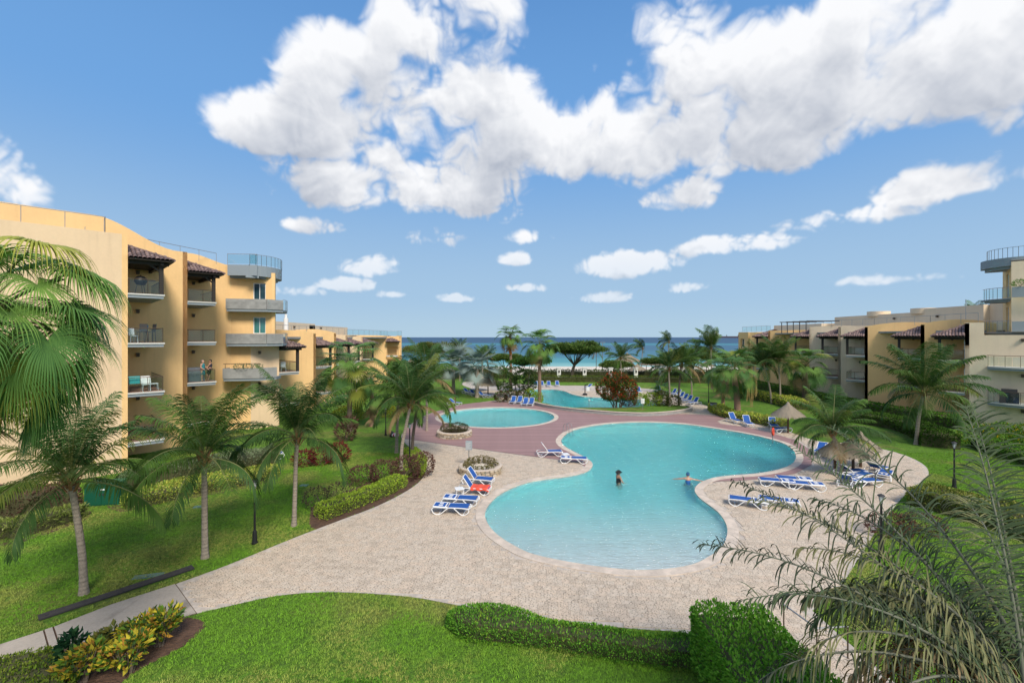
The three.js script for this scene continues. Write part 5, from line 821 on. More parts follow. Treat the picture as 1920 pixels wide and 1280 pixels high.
hedge('dark_hedge', 'dark bronze shrub hedge against the ochre wall near the green utility box', smoothLoop([[-26.92, -21.44], [-27.74, -22.51], [-26.46, -23.7], [-24.57, -24.57], [-23.17, -24.3], [-22.2, -23.43], [-23.57, -22.52]], 3), 1.1, { seed: 16, colors: col.maroon, density: 200, lump: 0.3, size: [0.8, 1.5] });
// croton bed
[[[-0.07, -0.1], 0]].forEach(() => {});
const crotonSpots = [[[-10.04, -13.05], 0.85, 'tall yellow green croton at the end of the bare earth bed', 17], [[-10.52, -12.96], 0.75, 'yellow green croton beside the concrete walk', 18], [[-10.06, -12.01], 0.78, 'bright yellow croton standing alone in the bare earth', 19], [[-10.93, -11.68], 0.78, 'croton with orange tinted leaves next to the green ground cover', 20], [[-11.22, -12.7], 0.6, 'small olive croton behind the bright yellow one', 22]];
for (const [p, s, label, seed] of crotonSpots) bush('croton_shrub', label, p, [[0, 0.72 * s, 0, 0.46 * s, 0.36 * s, 0.46 * s], [0.22 * s, 0.95 * s, -0.1, 0.34 * s, 0.28 * s, 0.34 * s], [-0.25 * s, 0.66 * s, 0.12, 0.34 * s, 0.28 * s, 0.34 * s]], { seed, colors: seed === 22 ? [[0.12, 0.15, 0.04, 2], [0.2, 0.2, 0.04, 1], [0.07, 0.09, 0.03, 1]] : col.croton, leaf: leafBig, size: [0.55, 1.0], density: 130, stems: 5, stemR: 0.022 });
bush('dark_shrub', 'dark glossy green shrub between the croton and the walk', [-11.75, -12.21], [[0, 0.42, 0, 0.28, 0.38, 0.28], [0.05, 0.72, 0, 0.18, 0.22, 0.18]], { seed: 23, colors: [[0.015, 0.06, 0.025, 3], [0.03, 0.09, 0.03, 2]], leaf: leafBig, size: [0.6, 1.1], density: 120 });
hedge('ground_cover', 'low mixed green ground cover at the end of the croton bed', smoothLoop([[-13.11, -10.84], [-13.79, -11.86], [-13.43, -12.29], [-12.63, -12.49], [-11.59, -12.01], [-10.59, -10.84], [-11, -9.85]], 3), 0.4, { category: 'ground cover', seed: 24, colors: [[0.13, 0.21, 0.02, 3], [0.2, 0.26, 0.04, 2], [0.07, 0.12, 0.02, 2], [0.3, 0.2, 0.05, 0.4]], density: 420, lump: 0.16, size: [0.6, 1.1] });
// planter fillings
{ const ring = []; for (let i = 0; i < 16; i++) { const a = i / 16 * 6.283; if (a > 0.05 && a < 0.5) continue; ring.push([Math.cos(a) * 0.92, 0.45 + 0.1 * Math.max(0, -Math.sin(a)), Math.sin(a) * 0.92, 0.26, 0.2 + 0.1 * Math.max(0, -Math.sin(a)), 0.24]); } bush('planter_shrub', 'ring of dry olive shrub growing in the planter beside the loungers', planter1, ring, { seed: 25, colors: col.brown, leaf: leafSmall, size: [0.8, 1.6], density: 420, stems: 1 }); }
bush('planter_shrub', 'mounded brown green shrub filling the planter on the deck', planter2, [[-0.6, 0.6, 0, 0.7, 0.5, 0.7], [0.3, 0.7, 0, 0.8, 0.5, 0.8], [0.8, 0.65, 0.1, 0.5, 0.45, 0.6], [0, 0.6, 0.6, 0.8, 0.4, 0.5]], { seed: 26, colors: [[0.09, 0.075, 0.035, 3], [0.07, 0.09, 0.025, 2], [0.14, 0.1, 0.05, 1]], leaf: leafMid, size: [0.5, 1.1], density: 230 });
// around the pools
bush('flowering_tree', 'bushy tree with red blossom on the grassy island', [12.65, -55.24], [[-1.2, 2.2, 0, 1.3, 1.3, 1.2], [0.9, 2.3, 0.1, 1.5, 1.4, 1.3], [0, 3.2, 0, 1.5, 1.1, 1.3], [-0.4, 1.7, 0.4, 1.4, 0.9, 1.1], [1.4, 1.7, 0, 1.0, 0.8, 0.9]], { category: 'tree', y: 0.3, seed: 27, colors: [[0.045, 0.09, 0.016, 3], [0.07, 0.13, 0.025, 2], [0.14, 0.06, 0.03, 0.8]], leaf: leafBig, density: 60, size: [0.7, 1.2], stems: 2, stemR: 0.07, flowers: { share: 0.3, color: [0.6, 0.05, 0.035], geo: leafMid, size: [1.4, 2.4] } });
bush('flowering_tree', 'loose leafy tree with a few red blossoms behind the blue chairs', [0.61, -66], [[-1.6, 2.6, 0, 1.5, 1.3, 1.3], [1.2, 2.8, 0, 1.7, 1.4, 1.3], [0, 3.6, 0, 1.5, 0.9, 1.2], [1.9, 1.9, 0, 1, 0.8, 0.9], [-1.8, 1.6, 0, 0.9, 0.8, 0.8]], { category: 'tree', seed: 28, colors: [[0.06, 0.12, 0.025, 3], [0.09, 0.16, 0.035, 2], [0.12, 0.08, 0.04, 0.6]], leaf: leafBig, density: 45, size: [0.7, 1.3], stems: 2, stemR: 0.06, flowers: { share: 0.03, color: [0.4, 0.04, 0.03], geo: leafMid } });
bush('mixed_shrub', 'mixed crimson and green croton bed behind the blue chairs', [0.58, -62.03], [[-2.1, 0.7, 0, 0.8, 0.7, 0.8], [-0.6, 0.8, 0, 0.9, 0.8, 0.8], [0.9, 0.9, 0, 0.9, 0.8, 0.8]], { seed: 29, colors: [[0.1, 0.03, 0.03, 2], [0.06, 0.1, 0.02, 2], [0.2, 0.12, 0.02, 1]], leaf: leafBig, density: 60 });
bush('lime_shrub', 'bright lime shrub at the foot of the skirted fan palm', [2.89, -62.03], [[-0.4, 0.8, 0, 0.9, 0.9, 0.8], [0.5, 0.6, 0.2, 0.8, 0.7, 0.7]], { seed: 30, colors: col.lime, leaf: leafBig, density: 60 });
bush('dark_shrub', 'round dark maroon shrub under the red flowering tree', [14.32, -56.48], [[0, 0.75, 0, 1.1, 0.8, 0.9]], { y: 0.3, seed: 31, colors: col.maroon, leaf: leafMid, density: 120, size: [1, 1.8] });
bush('lime_shrub', 'yellow green spiky shrub beside the white sign on the island', [16.87, -57.33], [[-0.8, 0.6, 0, 0.9, 0.7, 0.8], [0.6, 0.7, 0, 1.0, 0.8, 0.8]], { y: 0.3, seed: 32, colors: col.lime, leaf: leafLong, density: 70, size: [1.2, 2.4] });
bush('dark_shrub', 'dark spiky shrub at the foot of the island palm', [19.58, -56.9], [[-1, 0.8, 0, 1.0, 0.9, 0.8], [0.4, 0.6, 0.2, 0.8, 0.6, 0.7]], { y: 0.3, seed: 33, colors: [[0.06, 0.09, 0.02, 2], [0.1, 0.09, 0.03, 1], [0.16, 0.17, 0.03, 1]], leaf: leafLong, density: 70, size: [1.2, 2.4] });
hedge('pale_hedge', 'rounded pale yellow hedge around the stout fan palm', strip(smoothLine([[24.72, -55.65], [23.79, -52.19], [24.13, -48.83], [25.42, -47.01], [26.04, -44.26]], 5), 1.7), 0.8, { seed: 34, colors: col.varieg, density: 130, size: [1.2, 2], lump: 0.2 });
hedge('pale_hedge', 'pale clipped hedge across the lawn in front of the right row', strip(smoothLine([[33.64, -66.97], [35.05, -64.14], [35.41, -59.13], [34.94, -55.65]], 5), 2.2), 1.1, { seed: 35, colors: col.varieg, density: 80, size: [1.4, 2.4], lump: 0.2 });
hedge('clipped_hedge', 'long dark clipped hedge along the foot of the right row', strip([[42.43, -82], [42.33, -70], [41.86, -60], [41.92, -51.5], [42.79, -46], [43.3, -42.8]], 1.3), 1.2, { seed: 36, colors: col.green, density: 70, size: [1.4, 2.4], lump: 0.06 });
hedge('clipped_hedge', 'broad dark green hedge on the lawn before the broad palm', strip(smoothLine([[36.2, -47.9], [37.27, -44.52], [36.13, -39.83], [34.06, -36.38]], 5), 2.4), 1.1, { seed: 37, colors: [[0.05, 0.12, 0.014, 3], [0.08, 0.16, 0.02, 2]], density: 130, size: [1.2, 2], lump: 0.16, round: 0.6 });
bush('flower_bed', 'shrub bed with yellow flowers below the rounded tower', [41.14, -37.84], [[-2.8, 0.7, 0.1, 1.4, 0.8, 1.0], [-0.8, 0.8, 0, 1.5, 0.9, 1.1], [1.4, 0.8, 0.2, 1.5, 0.9, 1.1], [3.6, 0.8, 0.5, 1.6, 0.9, 1.1]], { category: 'flower bed', seed: 38, colors: col.green, leaf: leafMid, density: 90, size: [1, 2], flowers: { share: 0.14, color: [0.62, 0.4, 0.01], geo: leafMid, size: [0.9, 1.5] } });
hedge('clipped_hedge', 'low dark clipped hedge edging the flower bed below the tower', strip([[37.51, -36.74], [36.8, -34.4], [35.48, -30.52], [34.24, -25.83]], 1.5), 0.85, { seed: 39, colors: col.green, density: 140, size: [1, 1.7], lump: 0.08 });
hedge('pale_hedge', 'wide pale lime hedge on the right lawn behind the feather palm', strip(smoothLine([[21.71, -24.57], [22.4, -23.21], [23.01, -21.75], [23.28, -20.02], [23.44, -17.68]], 5), 2.3), 0.95, { seed: 40, colors: [[0.26, 0.28, 0.06, 3], [0.13, 0.19, 0.03, 2], [0.36, 0.35, 0.1, 1]], density: 260, size: [0.9, 1.5], lump: 0.14, round: 0.5 });
bush('dark_shrub', 'low dark shrub below the lamp post by the right lawn', [16.89, -20.4], [[0, 0.45, 0, 1.1, 0.5, 0.7], [1.2, 0.5, 0.1, 1.0, 0.5, 0.6]], { seed: 41, colors: col.maroon, leaf: leafMid, density: 170 });
bush('yellow_shrub', 'bright yellow shrub on the lawn beyond the left palms', [-13.96, -50.45], [[0, 0.7, 0, 1.2, 0.7, 0.9], [-3, 0.8, 3, 1.6, 0.8, 1]], { seed: 42, colors: [[0.32, 0.33, 0.03, 3], [0.18, 0.22, 0.03, 2]], leaf: leafMid, density: 90, size: [1, 2] });
bush('dark_shrub', 'dark green shrub mass beside the low left row', [-15.7, -50], [[-3, 0.9, 0, 2.2, 1.1, 1.4], [0, 1, -2, 2.2, 1.2, 1.4], [2.5, 0.9, -5, 2.2, 1.2, 1.4]], { seed: 43, colors: col.dark, leaf: leafBig, density: 30, size: [0.8, 1.4] });
hedge('clipped_hedge', 'long clipped hedge in front of the iron fence by the beach', strip([[2.65, -91.18], [12.65, -90.63], [23.05, -90.1], [33.13, -89.04], [39.4, -88]], 2), 1.1, { seed: 44, colors: [[0.09, 0.15, 0.02, 3], [0.16, 0.2, 0.04, 2], [0.05, 0.09, 0.02, 2]], density: 60, size: [1.4, 2.4] });
hedge('sea_grape_hedge', 'rough sea grape hedge between the fence and the beach', strip([[2.94, -101], [11.74, -101], [22.31, -101], [35.23, -101], [51.67, -101]], 2.2), 1.5, { seed: 45, colors: [[0.07, 0.12, 0.025, 3], [0.12, 0.16, 0.04, 2], [0.12, 0.09, 0.04, 0.7]], leaf: leafBig, density: 26, size: [0.9, 1.6], lump: 0.35, round: 0.8 });
hedge('sea_grape_hedge', 'dark shrub belt behind the thatched shelters', strip([[-22.47, -92], [-17.86, -96], [-9.21, -99], [-1.14, -98]], 3), 2.4, { seed: 46, colors: col.dark, leaf: leafBig, density: 26, size: [0.9, 1.6], lump: 0.6, round: 1 });
spreadingTree('divi_tree', 'wide flat topped tree by the beach beyond the low left row', [-18.88, -112], 8.0, 7.4, { seed: 47, colors: [[0.13, 0.16, 0.04, 3], [0.17, 0.19, 0.05, 2], [0.08, 0.11, 0.03, 2]], limbs: 12, leaves: 260, leaf: leafBig, size: [1.1, 2.1] });
spreadingTree('divi_tree', 'wide flat topped tree with a forked trunk beside the tall fan palms', [13.02, -100], 7.9, 5.2, { seed: 48, colors: [[0.09, 0.17, 0.035, 3], [0.13, 0.2, 0.045, 2], [0.06, 0.11, 0.03, 2]], limbs: 14, leaves: 420, leaf: leafBig, size: [1, 1.9], r: 0.4, lean: 0.6, clump: 1.35 });
spreadingTree('dark_tree', 'small dark leafy tree between the two tall fan palms', [2.51, -72], 6.0, 2.4, { seed: 49, colors: col.dark, limbs: 7, leaves: 260, leaf: leafBig, clump: 0.9, r: 0.14, fork: 0.5 });
spreadingTree('dark_tree', 'broad leafy tree by the right row and the beach', [35.52, -92], 6.9, 4.4, { seed: 50, colors: [[0.08, 0.14, 0.025, 3], [0.17, 0.2, 0.04, 1.5], [0.05, 0.09, 0.02, 2]], limbs: 11, leaves: 260, leaf: leafBig, clump: 1.3 });
spreadingTree('dark_tree', 'dark shady tree behind the coconut palms near the right row', [46.53, -92], 5.4, 4.6, { seed: 51, colors: col.dark, limbs: 11, leaves: 240, leaf: leafBig, clump: 1.4 });
spreadingTree('dark_tree', 'dark tree beside the end of the low left row', [-17.69, -78], 4.6, 3.6, { seed: 52, colors: [[0.045, 0.085, 0.02, 3], [0.07, 0.12, 0.03, 2]], limbs: 10, leaves: 240, leaf: leafBig, clump: 1.2 });
[[[-1.85, -106], 'leafy sea grape tree left of the tall fan palms', 5.0, 3.2], [[32.41, -104], 'leafy sea grape tree before the beach huts', 4.2, 3.0], [[46.56, -104], 'leafy sea grape tree beside the windswept palm', 5.6, 3.4], [[-9.67, -104], 'leafy sea grape tree behind the silver palms', 5.2, 3.6], [[22.76, -103], 'low sea grape tree right of the floodlight pole', 3.4, 2.6]].forEach(([p, label, h, R], i) => spreadingTree('sea_grape_tree', label, p, h, R, { seed: 80 + i, colors: [[0.09, 0.17, 0.035, 3], [0.15, 0.21, 0.05, 2], [0.06, 0.11, 0.03, 2]], limbs: 9, leaves: 240, leaf: leafBig, clump: 1.1, r: 0.18, fork: 0.3 }));
// grass: tufts of blades where the lawn is near enough to show them
{
  const f = new Faces(), r = rng(9); for (let i = 0; i < 6; i++) { const a = r() * 6.28, x = (r() - 0.5) * 0.06, z = (r() - 0.5) * 0.06, h = 0.03 + 0.025 * r(), lx = Math.cos(a) * 0.02, lz = Math.sin(a) * 0.02, w = 0.0045; const k = f.v(x - lz * 0.25, 0, z + lx * 0.25), q = f.v(x + lz * 0.25, 0, z - lx * 0.25), t = f.v(x + lx * 1.4, h, z + lz * 1.4); f.i.push(k, q, t); }
  const g = f.geo(), pts = [], noHedge = [...patio]; const walk = [[-16.85, -11.5], [-14.72, -13.05], [-13.94, -13.94], [-13.18, -15.08], [-11.99, -16.35], [-10.03, -14.6], [-10.8, -14.07], [-12.4, -12.55], [-13.69, -12.01], [-15.2, -10.54]], strip1 = [[-15.01, -14.47], [-12.38, -17.6], [-11.95, -17.36], [-14.39, -14.07]];
  const N = 260000; for (let i = 0; i < N; i++) {
    const t = r(), d = 11 + 24 * Math.pow(t, 0.8), x = (r() * 2 - 1) * (d * 1.15 + 0.5), z = -d; if (x > -2 && d > 22 && x < 12) continue; if (inside(patio, x, z) || inside(walk, x, z) || inside(bedCroton, x, z) || inside(strip1, x, z) || inside(bedLeft, x, z)) continue; pts.push([x, z]);
  }
  const im = new THREE.InstancedMesh(g, std({ color: lin(1, 1, 1), roughness: 0.8 }), pts.length); im.name = 'grass'; im.userData = { kind: 'stuff', label: 'short mown lawn grass around the paved pool terrace', category: 'grass' };
  pts.forEach(([x, z], i) => { const s = 0.7 + 0.7 * r(); tmpO.position.set(x, 0, z); tmpO.rotation.set((r() - 0.5) * 0.5, r() * 6.28, (r() - 0.5) * 0.5); tmpO.scale.set(s * 1.5, s * 0.85, s * 1.5); tmpO.updateMatrix(); im.setMatrixAt(i, tmpO.matrix); const d = sst(0.42, 0.7, fbm(x * 0.45 + 7, z * 0.45, 4)), v = 0.65 + 0.7 * r(); im.setColorAt(i, tmpC.setRGB(mix(0.14, 0.29, d) * v, mix(0.31, 0.33, d) * v, mix(0.012, 0.06, d) * v)); });
  scene.add(im);
}
// ------------------------------------------------------------------ furniture and fittings
function makeLounger(back, name = 'sun_lounger') { // back: angle of the back rest; long axis +x from foot to head
  const o = new THREE.Group(); o.name = name; const W = 0.66, f = new Parts(), hx = 0.62;
  for (const s of [-1, 1]) {
    const z = s * W / 2; f.tube([[-0.95, 0.33, z], [-0.5, 0.36, z], [0.1, 0.36, z], [hx, 0.36, z]], 0.026, 6, 12);
    f.tube([[-0.95, 0.33, z], [-0.93, 0.16, z], [-0.72, 0.02, z], [-0.6, 0.02, z], [-0.36, 0.2, z], [-0.2, 0.34, z]], 0.024, 6, 16);
    f.tube([[hx + 0.3, 0.25, z], [0.8, 0.06, z], [0.62, 0.02, z], [0.5, 0.03, z], [0.28, 0.2, z], [0.1, 0.34, z]], 0.024, 6, 16).tube([[hx, 0.36, z], [hx + 0.22, 0.35, z], [hx + 0.3, 0.25, z]], 0.024, 6, 8);
  }
  for (const x of [-0.95, -0.66, 0.56, 0.9]) f.bar([x, x < -0.9 ? 0.33 : x > 0.8 ? 0.27 : 0.03, -W / 2], [x, x < -0.9 ? 0.33 : x > 0.8 ? 0.27 : 0.03, W / 2], 0.022);
  M('frame', f.geo(), m.plastic, o);
  M('seat_sling', new Parts().box(-0.4, 0.375, 0, 1.0, 0.018, W - 0.07).geo(), m.sling, o);
  const b = new THREE.Group(); b.name = 'backrest'; b.position.set(0.14, 0.375, 0); b.rotation.z = back; o.add(b);
  const bf = new Parts(); for (const s of [-1, 1]) bf.tube([[0, 0, s * (W / 2 - 0.02)], [0.4, 0.01, s * (W / 2 - 0.02)], [0.72, 0, s * (W / 2 - 0.05)]], 0.026, 6, 10); bf.bar([0.72, 0, -W / 2 + 0.05], [0.72, 0, W / 2 - 0.05], 0.026); M('frame', bf.geo(), m.plastic, b);
  M('sling', new Parts().box(0.36, 0.008, 0, 0.68, 0.018, W - 0.1).geo(), m.sling, b);
  if (back < 0.2) { const hr = new Parts(); hr.box(0.3, 0.03, 0.1, 0.2, 0.02, 0.1).box(0.3, 0.03, -0.12, 0.2, 0.02, 0.1).box(0.02, 0.03, 0, 0.06, 0.02, W - 0.06); M('slat', hr.geo(), m.white, o).position.set(0.2, 0.38, 0); }
  return o;
}
const loungers = { flat: makeLounger(0.03), up: makeLounger(0.95), mid: makeLounger(0.6) };
function lounge(kind, p, turn, label, group, y = 0.03) { const r = loungers[kind].clone(); r.name = numbered('sun_lounger'); r.position.set(p[0], y, p[1]); r.rotation.y = turn; scene.add(r); return tag(r, label, 'sun lounger', group); }
const gA = 'loungers beside the planter';
lounge('up', [-2.04, -27.42], PI * 0.93, 'blue lounger with raised back next to the stone planter', gA);
lounge('up', [-2.16, -25.83], PI * 0.95, 'lounger with a red towel over its seat', gA);
lounge('flat', [-2.72, -24.1], PI * 0.96, 'flat blue lounger second from the lounger with the red towel', gA).userData.label = 'flat blue lounger next to the one with the red towel';
lounge('flat', [-3.04, -22.93], PI * 0.97, 'flat blue lounger at the open end of the row by the planter', gA);
lounge('up', [2.76, -33.94], PI * 1.03, 'lounger on the deck edge with its back propped up beside the pool', 'loungers at the pool waist');
lounge('flat', [4.29, -32.07], PI * 0.97, 'flat lounger on the pool waist next to a white side table', 'loungers at the pool waist');
[[962, 757.5], [974, 757.5], [985, 761], [995.5, 761]].forEach(([x, y], i) => lounge('up', [[0.14, -60.3], [0.98, -60.3], [1.71, -58.67], [2.46, -58.67]][i], PI * 0.42, ['blue lounger facing the round pool, farthest from the skirted fan palm', 'blue lounger facing the round pool, third from the skirted fan palm', 'blue lounger facing the round pool, second from the skirted fan palm', 'blue lounger facing the round pool, closest to the skirted fan palm'][i], 'loungers before the croton bed', 0.06));
lounge('mid', [-7.43, -59.13], PI * 0.85, 'lounger on the deck at the left of the round pool', undefined, 0.06);
[[-6.97, -71.4], [-6.36, -70.07], [-5.81, -69.43], [-5.31, -68.18], [-4.28, -66.97], [-3.66, -66.97]].forEach((p, i) => lounge(i % 2 ? 'flat' : 'mid', p, PI * 0.75, 'white framed lounger beside the thatched shelters', 'loungers beside the thatched shelters'));
[[4.26, -81.38], [5.3, -81.38], [6.53, -81.38], [8.09, -81.82]].forEach((p, i) => lounge('up', p, PI * 0.5, ['blue lounger across the far pool nearest the tall fan palms', 'blue lounger across the far pool next to the white side table', 'blue lounger across the far pool on the pillar side of the side table', 'blue lounger across the far pool standing apart near a white pillar'][i], 'loungers before the long hedge'));
lounge('mid', [12.97, -78.02], PI * 0.2, 'lounger beside the pool lift', undefined); lounge('up', [19.95, -72.08], PI * 0.5, 'blue lounger behind the red flowering tree', undefined); lounge('up', [23.58, -73.48], PI * 0.5, 'blue lounger behind the low fan palm', undefined);
[[24.38, -69.43], [24.58, -68.18], [23.97, -65.24], [23.69, -63.07], [23.68, -61.53], [23.7, -59.59]].forEach((p, i) => lounge('up', p, PI * 0.12, 'upright lounger in the lawn edge row, ' + ['farthest from', 'fifth from', 'fourth from', 'third from', 'second from', 'closest to'][i] + ' the grey litter bin', 'loungers along the lawn edge'));
[[[22.79, -47.01], 0.55], [[23.29, -45.32], 0.45], [[25.22, -44.26], 0.4]].forEach(([p, a], i) => lounge('up', p, PI * a, ['blue lounger beside the stout fan palm trunk', 'blue lounger on the pale paving between two others by the pale hedge', 'blue lounger on the pale paving next to the large thatched parasol'][i], 'loungers by the pale hedge', 0.05));
lounge('flat', [24.88, -42.28], PI * 0.1, 'flat blue lounger under the large thatched parasol', undefined, 0.05);
lounge('flat', [12.31, -23.8], PI * 1.86, 'flat blue lounger near the pool bend close to the feather palm fronds', 'loungers near the pool bend'); lounge('flat', [13.89, -23.8], PI * 1.86, 'second flat lounger by the pool bend behind the fronds', 'loungers near the pool bend');
[[15.65, -27.03], [16.9, -27.42], [16.98, -26.46]].forEach((p) => lounge('flat', p, PI * 1.9, 'flat blue lounger at the deck edge behind the fronds', 'loungers at the deck edge'));
[[21.41, -29], [21.33, -28.13], [19.88, -27.22], [20.74, -27.03], [23.55, -29.56], [23.16, -28.45]].forEach((p, i) => lounge(i % 2 ? 'flat' : 'mid', p, PI * (1.05 + 0.1 * (i % 3)), 'blue lounger under the small thatched parasols', 'loungers under the small parasols'));
[[23.2, -34.4], [23.09, -33.49]].forEach((p) => lounge('mid', p, PI * 0.25, 'lounger beside the short leaning palm', 'loungers beside the short palm'));
lounge('flat', [-17.41, -32.9], PI * 0.2, 'white lounger on a terrace at the foot of the tall block', undefined);
{ // red towel draped over its lounger
  const p = [-2.16, -25.83], o = thing('beach_towel', 'red towel draped over a lounger seat', 'towel', [p[0], 0.03, p[1]], PI * 0.95), g = new THREE.PlaneGeometry(1.05, 0.95, 20, 20).rotateX(-PI / 2), q = g.attributes.position;
  for (let i = 0; i < q.count; i++) { const x = q.getX(i), z = q.getZ(i), e = Math.max(0, Math.abs(z) - 0.34); q.setXYZ(i, x - 0.42, 0.402 - e * 1.0 + 0.014 * Math.sin(x * 14 + z * 3) * (1 + 4 * e) + 0.01 * fbm(x * 9, z * 9, 2) - Math.max(0, -x - 0.45) * 1.5, Math.sign(z) * Math.min(Math.abs(z), 0.36 + 0.02 * Math.sin(x * 17))); } g.computeVertexNormals(); M('cloth', plain(g), m.redTowel, o);
}
function sideTable(p, label, group, y = 0.03) { const o = thing('side_table', label, 'side table', [p[0], y, p[1]], 0.3, group); new Parts().box(0, 0.4, 0, 0.48, 0.035, 0.48).mesh('table_top', m.plastic, o); for (const [a, b] of [[-1, -1], [1, -1], [1, 1], [-1, 1]]) new Parts().bar([a * 0.2, 0, b * 0.2], [a * 0.18, 0.39, b * 0.18], 0.02).mesh('leg', m.plastic, o); return o; }
sideTable([-2.92, -25.4], 'white side table between the red towel lounger and the flat ones'); sideTable([3.83, -32.9], 'white side table between the two loungers at the pool waist'); sideTable([5.93, -82.26], 'white side table across the far pool', undefined);
function lampPost(p, label, h = 2.75) {
  const o = thing('lamp_post', label, 'lamp post', [p[0], 0, p[1]]); new Parts().lathe([[0.001, 0], [0.13, 0], [0.13, 0.06], [0.1, 0.1], [0.085, 0.5], [0.06, 0.56], [0.045, 0.6], [0.04, h - 0.42], [0.06, h - 0.4], [0.001, h - 0.38]], 14).mesh('pole', m.black, o);
  new Parts().lathe([[0.05, h - 0.39], [0.1, h - 0.1], [0.001, h - 0.1]], 8).mesh('lantern_glass', phys({ color: lin(0.75, 0.8, 0.82), roughness: 0.15, transmission: 0.6, thickness: 0 }), o);
  new Parts().lathe([[0.14, h - 0.1], [0.12, h - 0.06], [0.03, h - 0.01], [0.001, h]], 10).mesh('lantern_cap', m.charcoal, o); const c = new Parts(); for (let i = 0; i < 4; i++) { const a = i * PI / 2; c.bar([Math.cos(a) * 0.055, h - 0.4, Math.sin(a) * 0.055], [Math.cos(a) * 0.11, h - 0.08, Math.sin(a) * 0.11], 0.008, 4); } c.mesh('lantern_bars', m.black, o); return o;
}
lampPost([-10.98, -19.56], 'black lamp post alone on the lawn in front of the yellow hedge'); lampPost([-7.01, -31.4], 'black lamp post beside the coconut palms at the deck corner', 2.95); lampPost([-11.33, -41.13], 'black lamp post on the far left lawn with a bag at its foot', 2.7);
lampPost([25.98, -60.54], 'black lamp post on the right lawn behind the upright loungers', 3.0); lampPost([25.9, -26.84], 'black lamp post in the wide pale lime hedge', 2.7); lampPost([15.13, -18.78], 'black lamp post at the lawn edge behind the feather palm', 2.4);
{ const p = [20.76, -105], o = thing('floodlight_pole', 'tall thin floodlight pole by the beach', 'light pole', [p[0], 0, p[1]]); new Parts().bar([0, 0, 0], [0, 7.6, 0], 0.09, 8, 0.06).mesh('pole', m.steel, o); new Parts().box(-0.35, 7.6, 0, 0.5, 0.14, 0.3).box(0.35, 7.6, 0, 0.5, 0.14, 0.3).mesh('lamp_head', m.steel, o); }
// thatched parasols: straw bundles on a wooden post
function palapa(p, h, R, label, group, seed = 5, name = 'thatched_parasol') {
  const o = thing(name, label, 'parasol', [p[0], 0, p[1]], 0, group), r = rng(seed), roof = h * 0.36; new Parts().bar([0, 0, 0], [0, h - 0.1, 0], 0.09, 8, 0.07).mesh('post', m.brownWood, o);
  const c = new THREE.ConeGeometry(R * 0.86, roof * 0.9, 16, 3, true).translate(0, h - roof * 0.5, 0); M('roof_frame', plain(c), m.thatchDark, o);
  const f = new Faces(), n = Math.round(1500 * R * R / 1.4); for (let i = 0; i < n; i++) { const a = r() * 6.283, t = Math.pow(r(), 0.6), l = 0.32 + 0.22 * r(), rr = R * t * 0.92, y = h - roof * Math.pow(t, 0.92) + 0.05 * r(), ca = Math.cos(a), sa = Math.sin(a), sl = 0.62 + 0.2 * t; const p0 = V(ca * rr, y, sa * rr), p1 = V(ca * (rr + l * 0.6), y - l * sl * 0.75 - 0.03 * r(), sa * (rr + l * 0.6)); f.strip([p0, p1], [0.04 + 0.03 * r(), 0.016], V(-sa, (r() - 0.5) * 0.6, ca).normalize()); }
  const th = M('thatch', f.geo(), m.thatch, o); new Parts().lathe([[0.001, h + 0.16], [0.12, h + 0.05], [0.2, h - 0.16]], 9).mesh('peak', m.thatch, o); return o;
}
palapa([25.32, -42.04], 2.75, 1.35, 'large thatched parasol beside the pale hedge and the pool', undefined, 5);
palapa([20.83, -29.56], 2.2, 0.95, 'small thatched parasol hiding behind the short leaning palm', 'small thatched parasols', 6); palapa([21.83, -29.33], 2.3, 1.15, 'small thatched parasol above the crowded loungers', 'small thatched parasols', 7); palapa([23.59, -31.02], 2.3, 1.1, 'small thatched parasol farther from the pool above the loungers', 'small thatched parasols', 8);
palapa([-3.6, -68.8], 3.0, 2.3, 'wide thatched shelter beside the silver palms', undefined, 9); palapa([-5.49, -74.93], 3.0, 2.2, 'wide thatched shelter behind the silver palm trunk', undefined, 10);
palapa([27.63, -110], 5.0, 3.4, 'large pointed beach hut roof of thatch', undefined, 11); [[24.48, -112], [37.5, -116], [48.38, -114], [34.58, -118], [27.33, -100], [-24.01, -116], [-27.4, -124]].forEach((p, i) => palapa(p, 2.9, 1.9, 'thatched parasol on the beach sand', 'beach parasols', 12 + i));
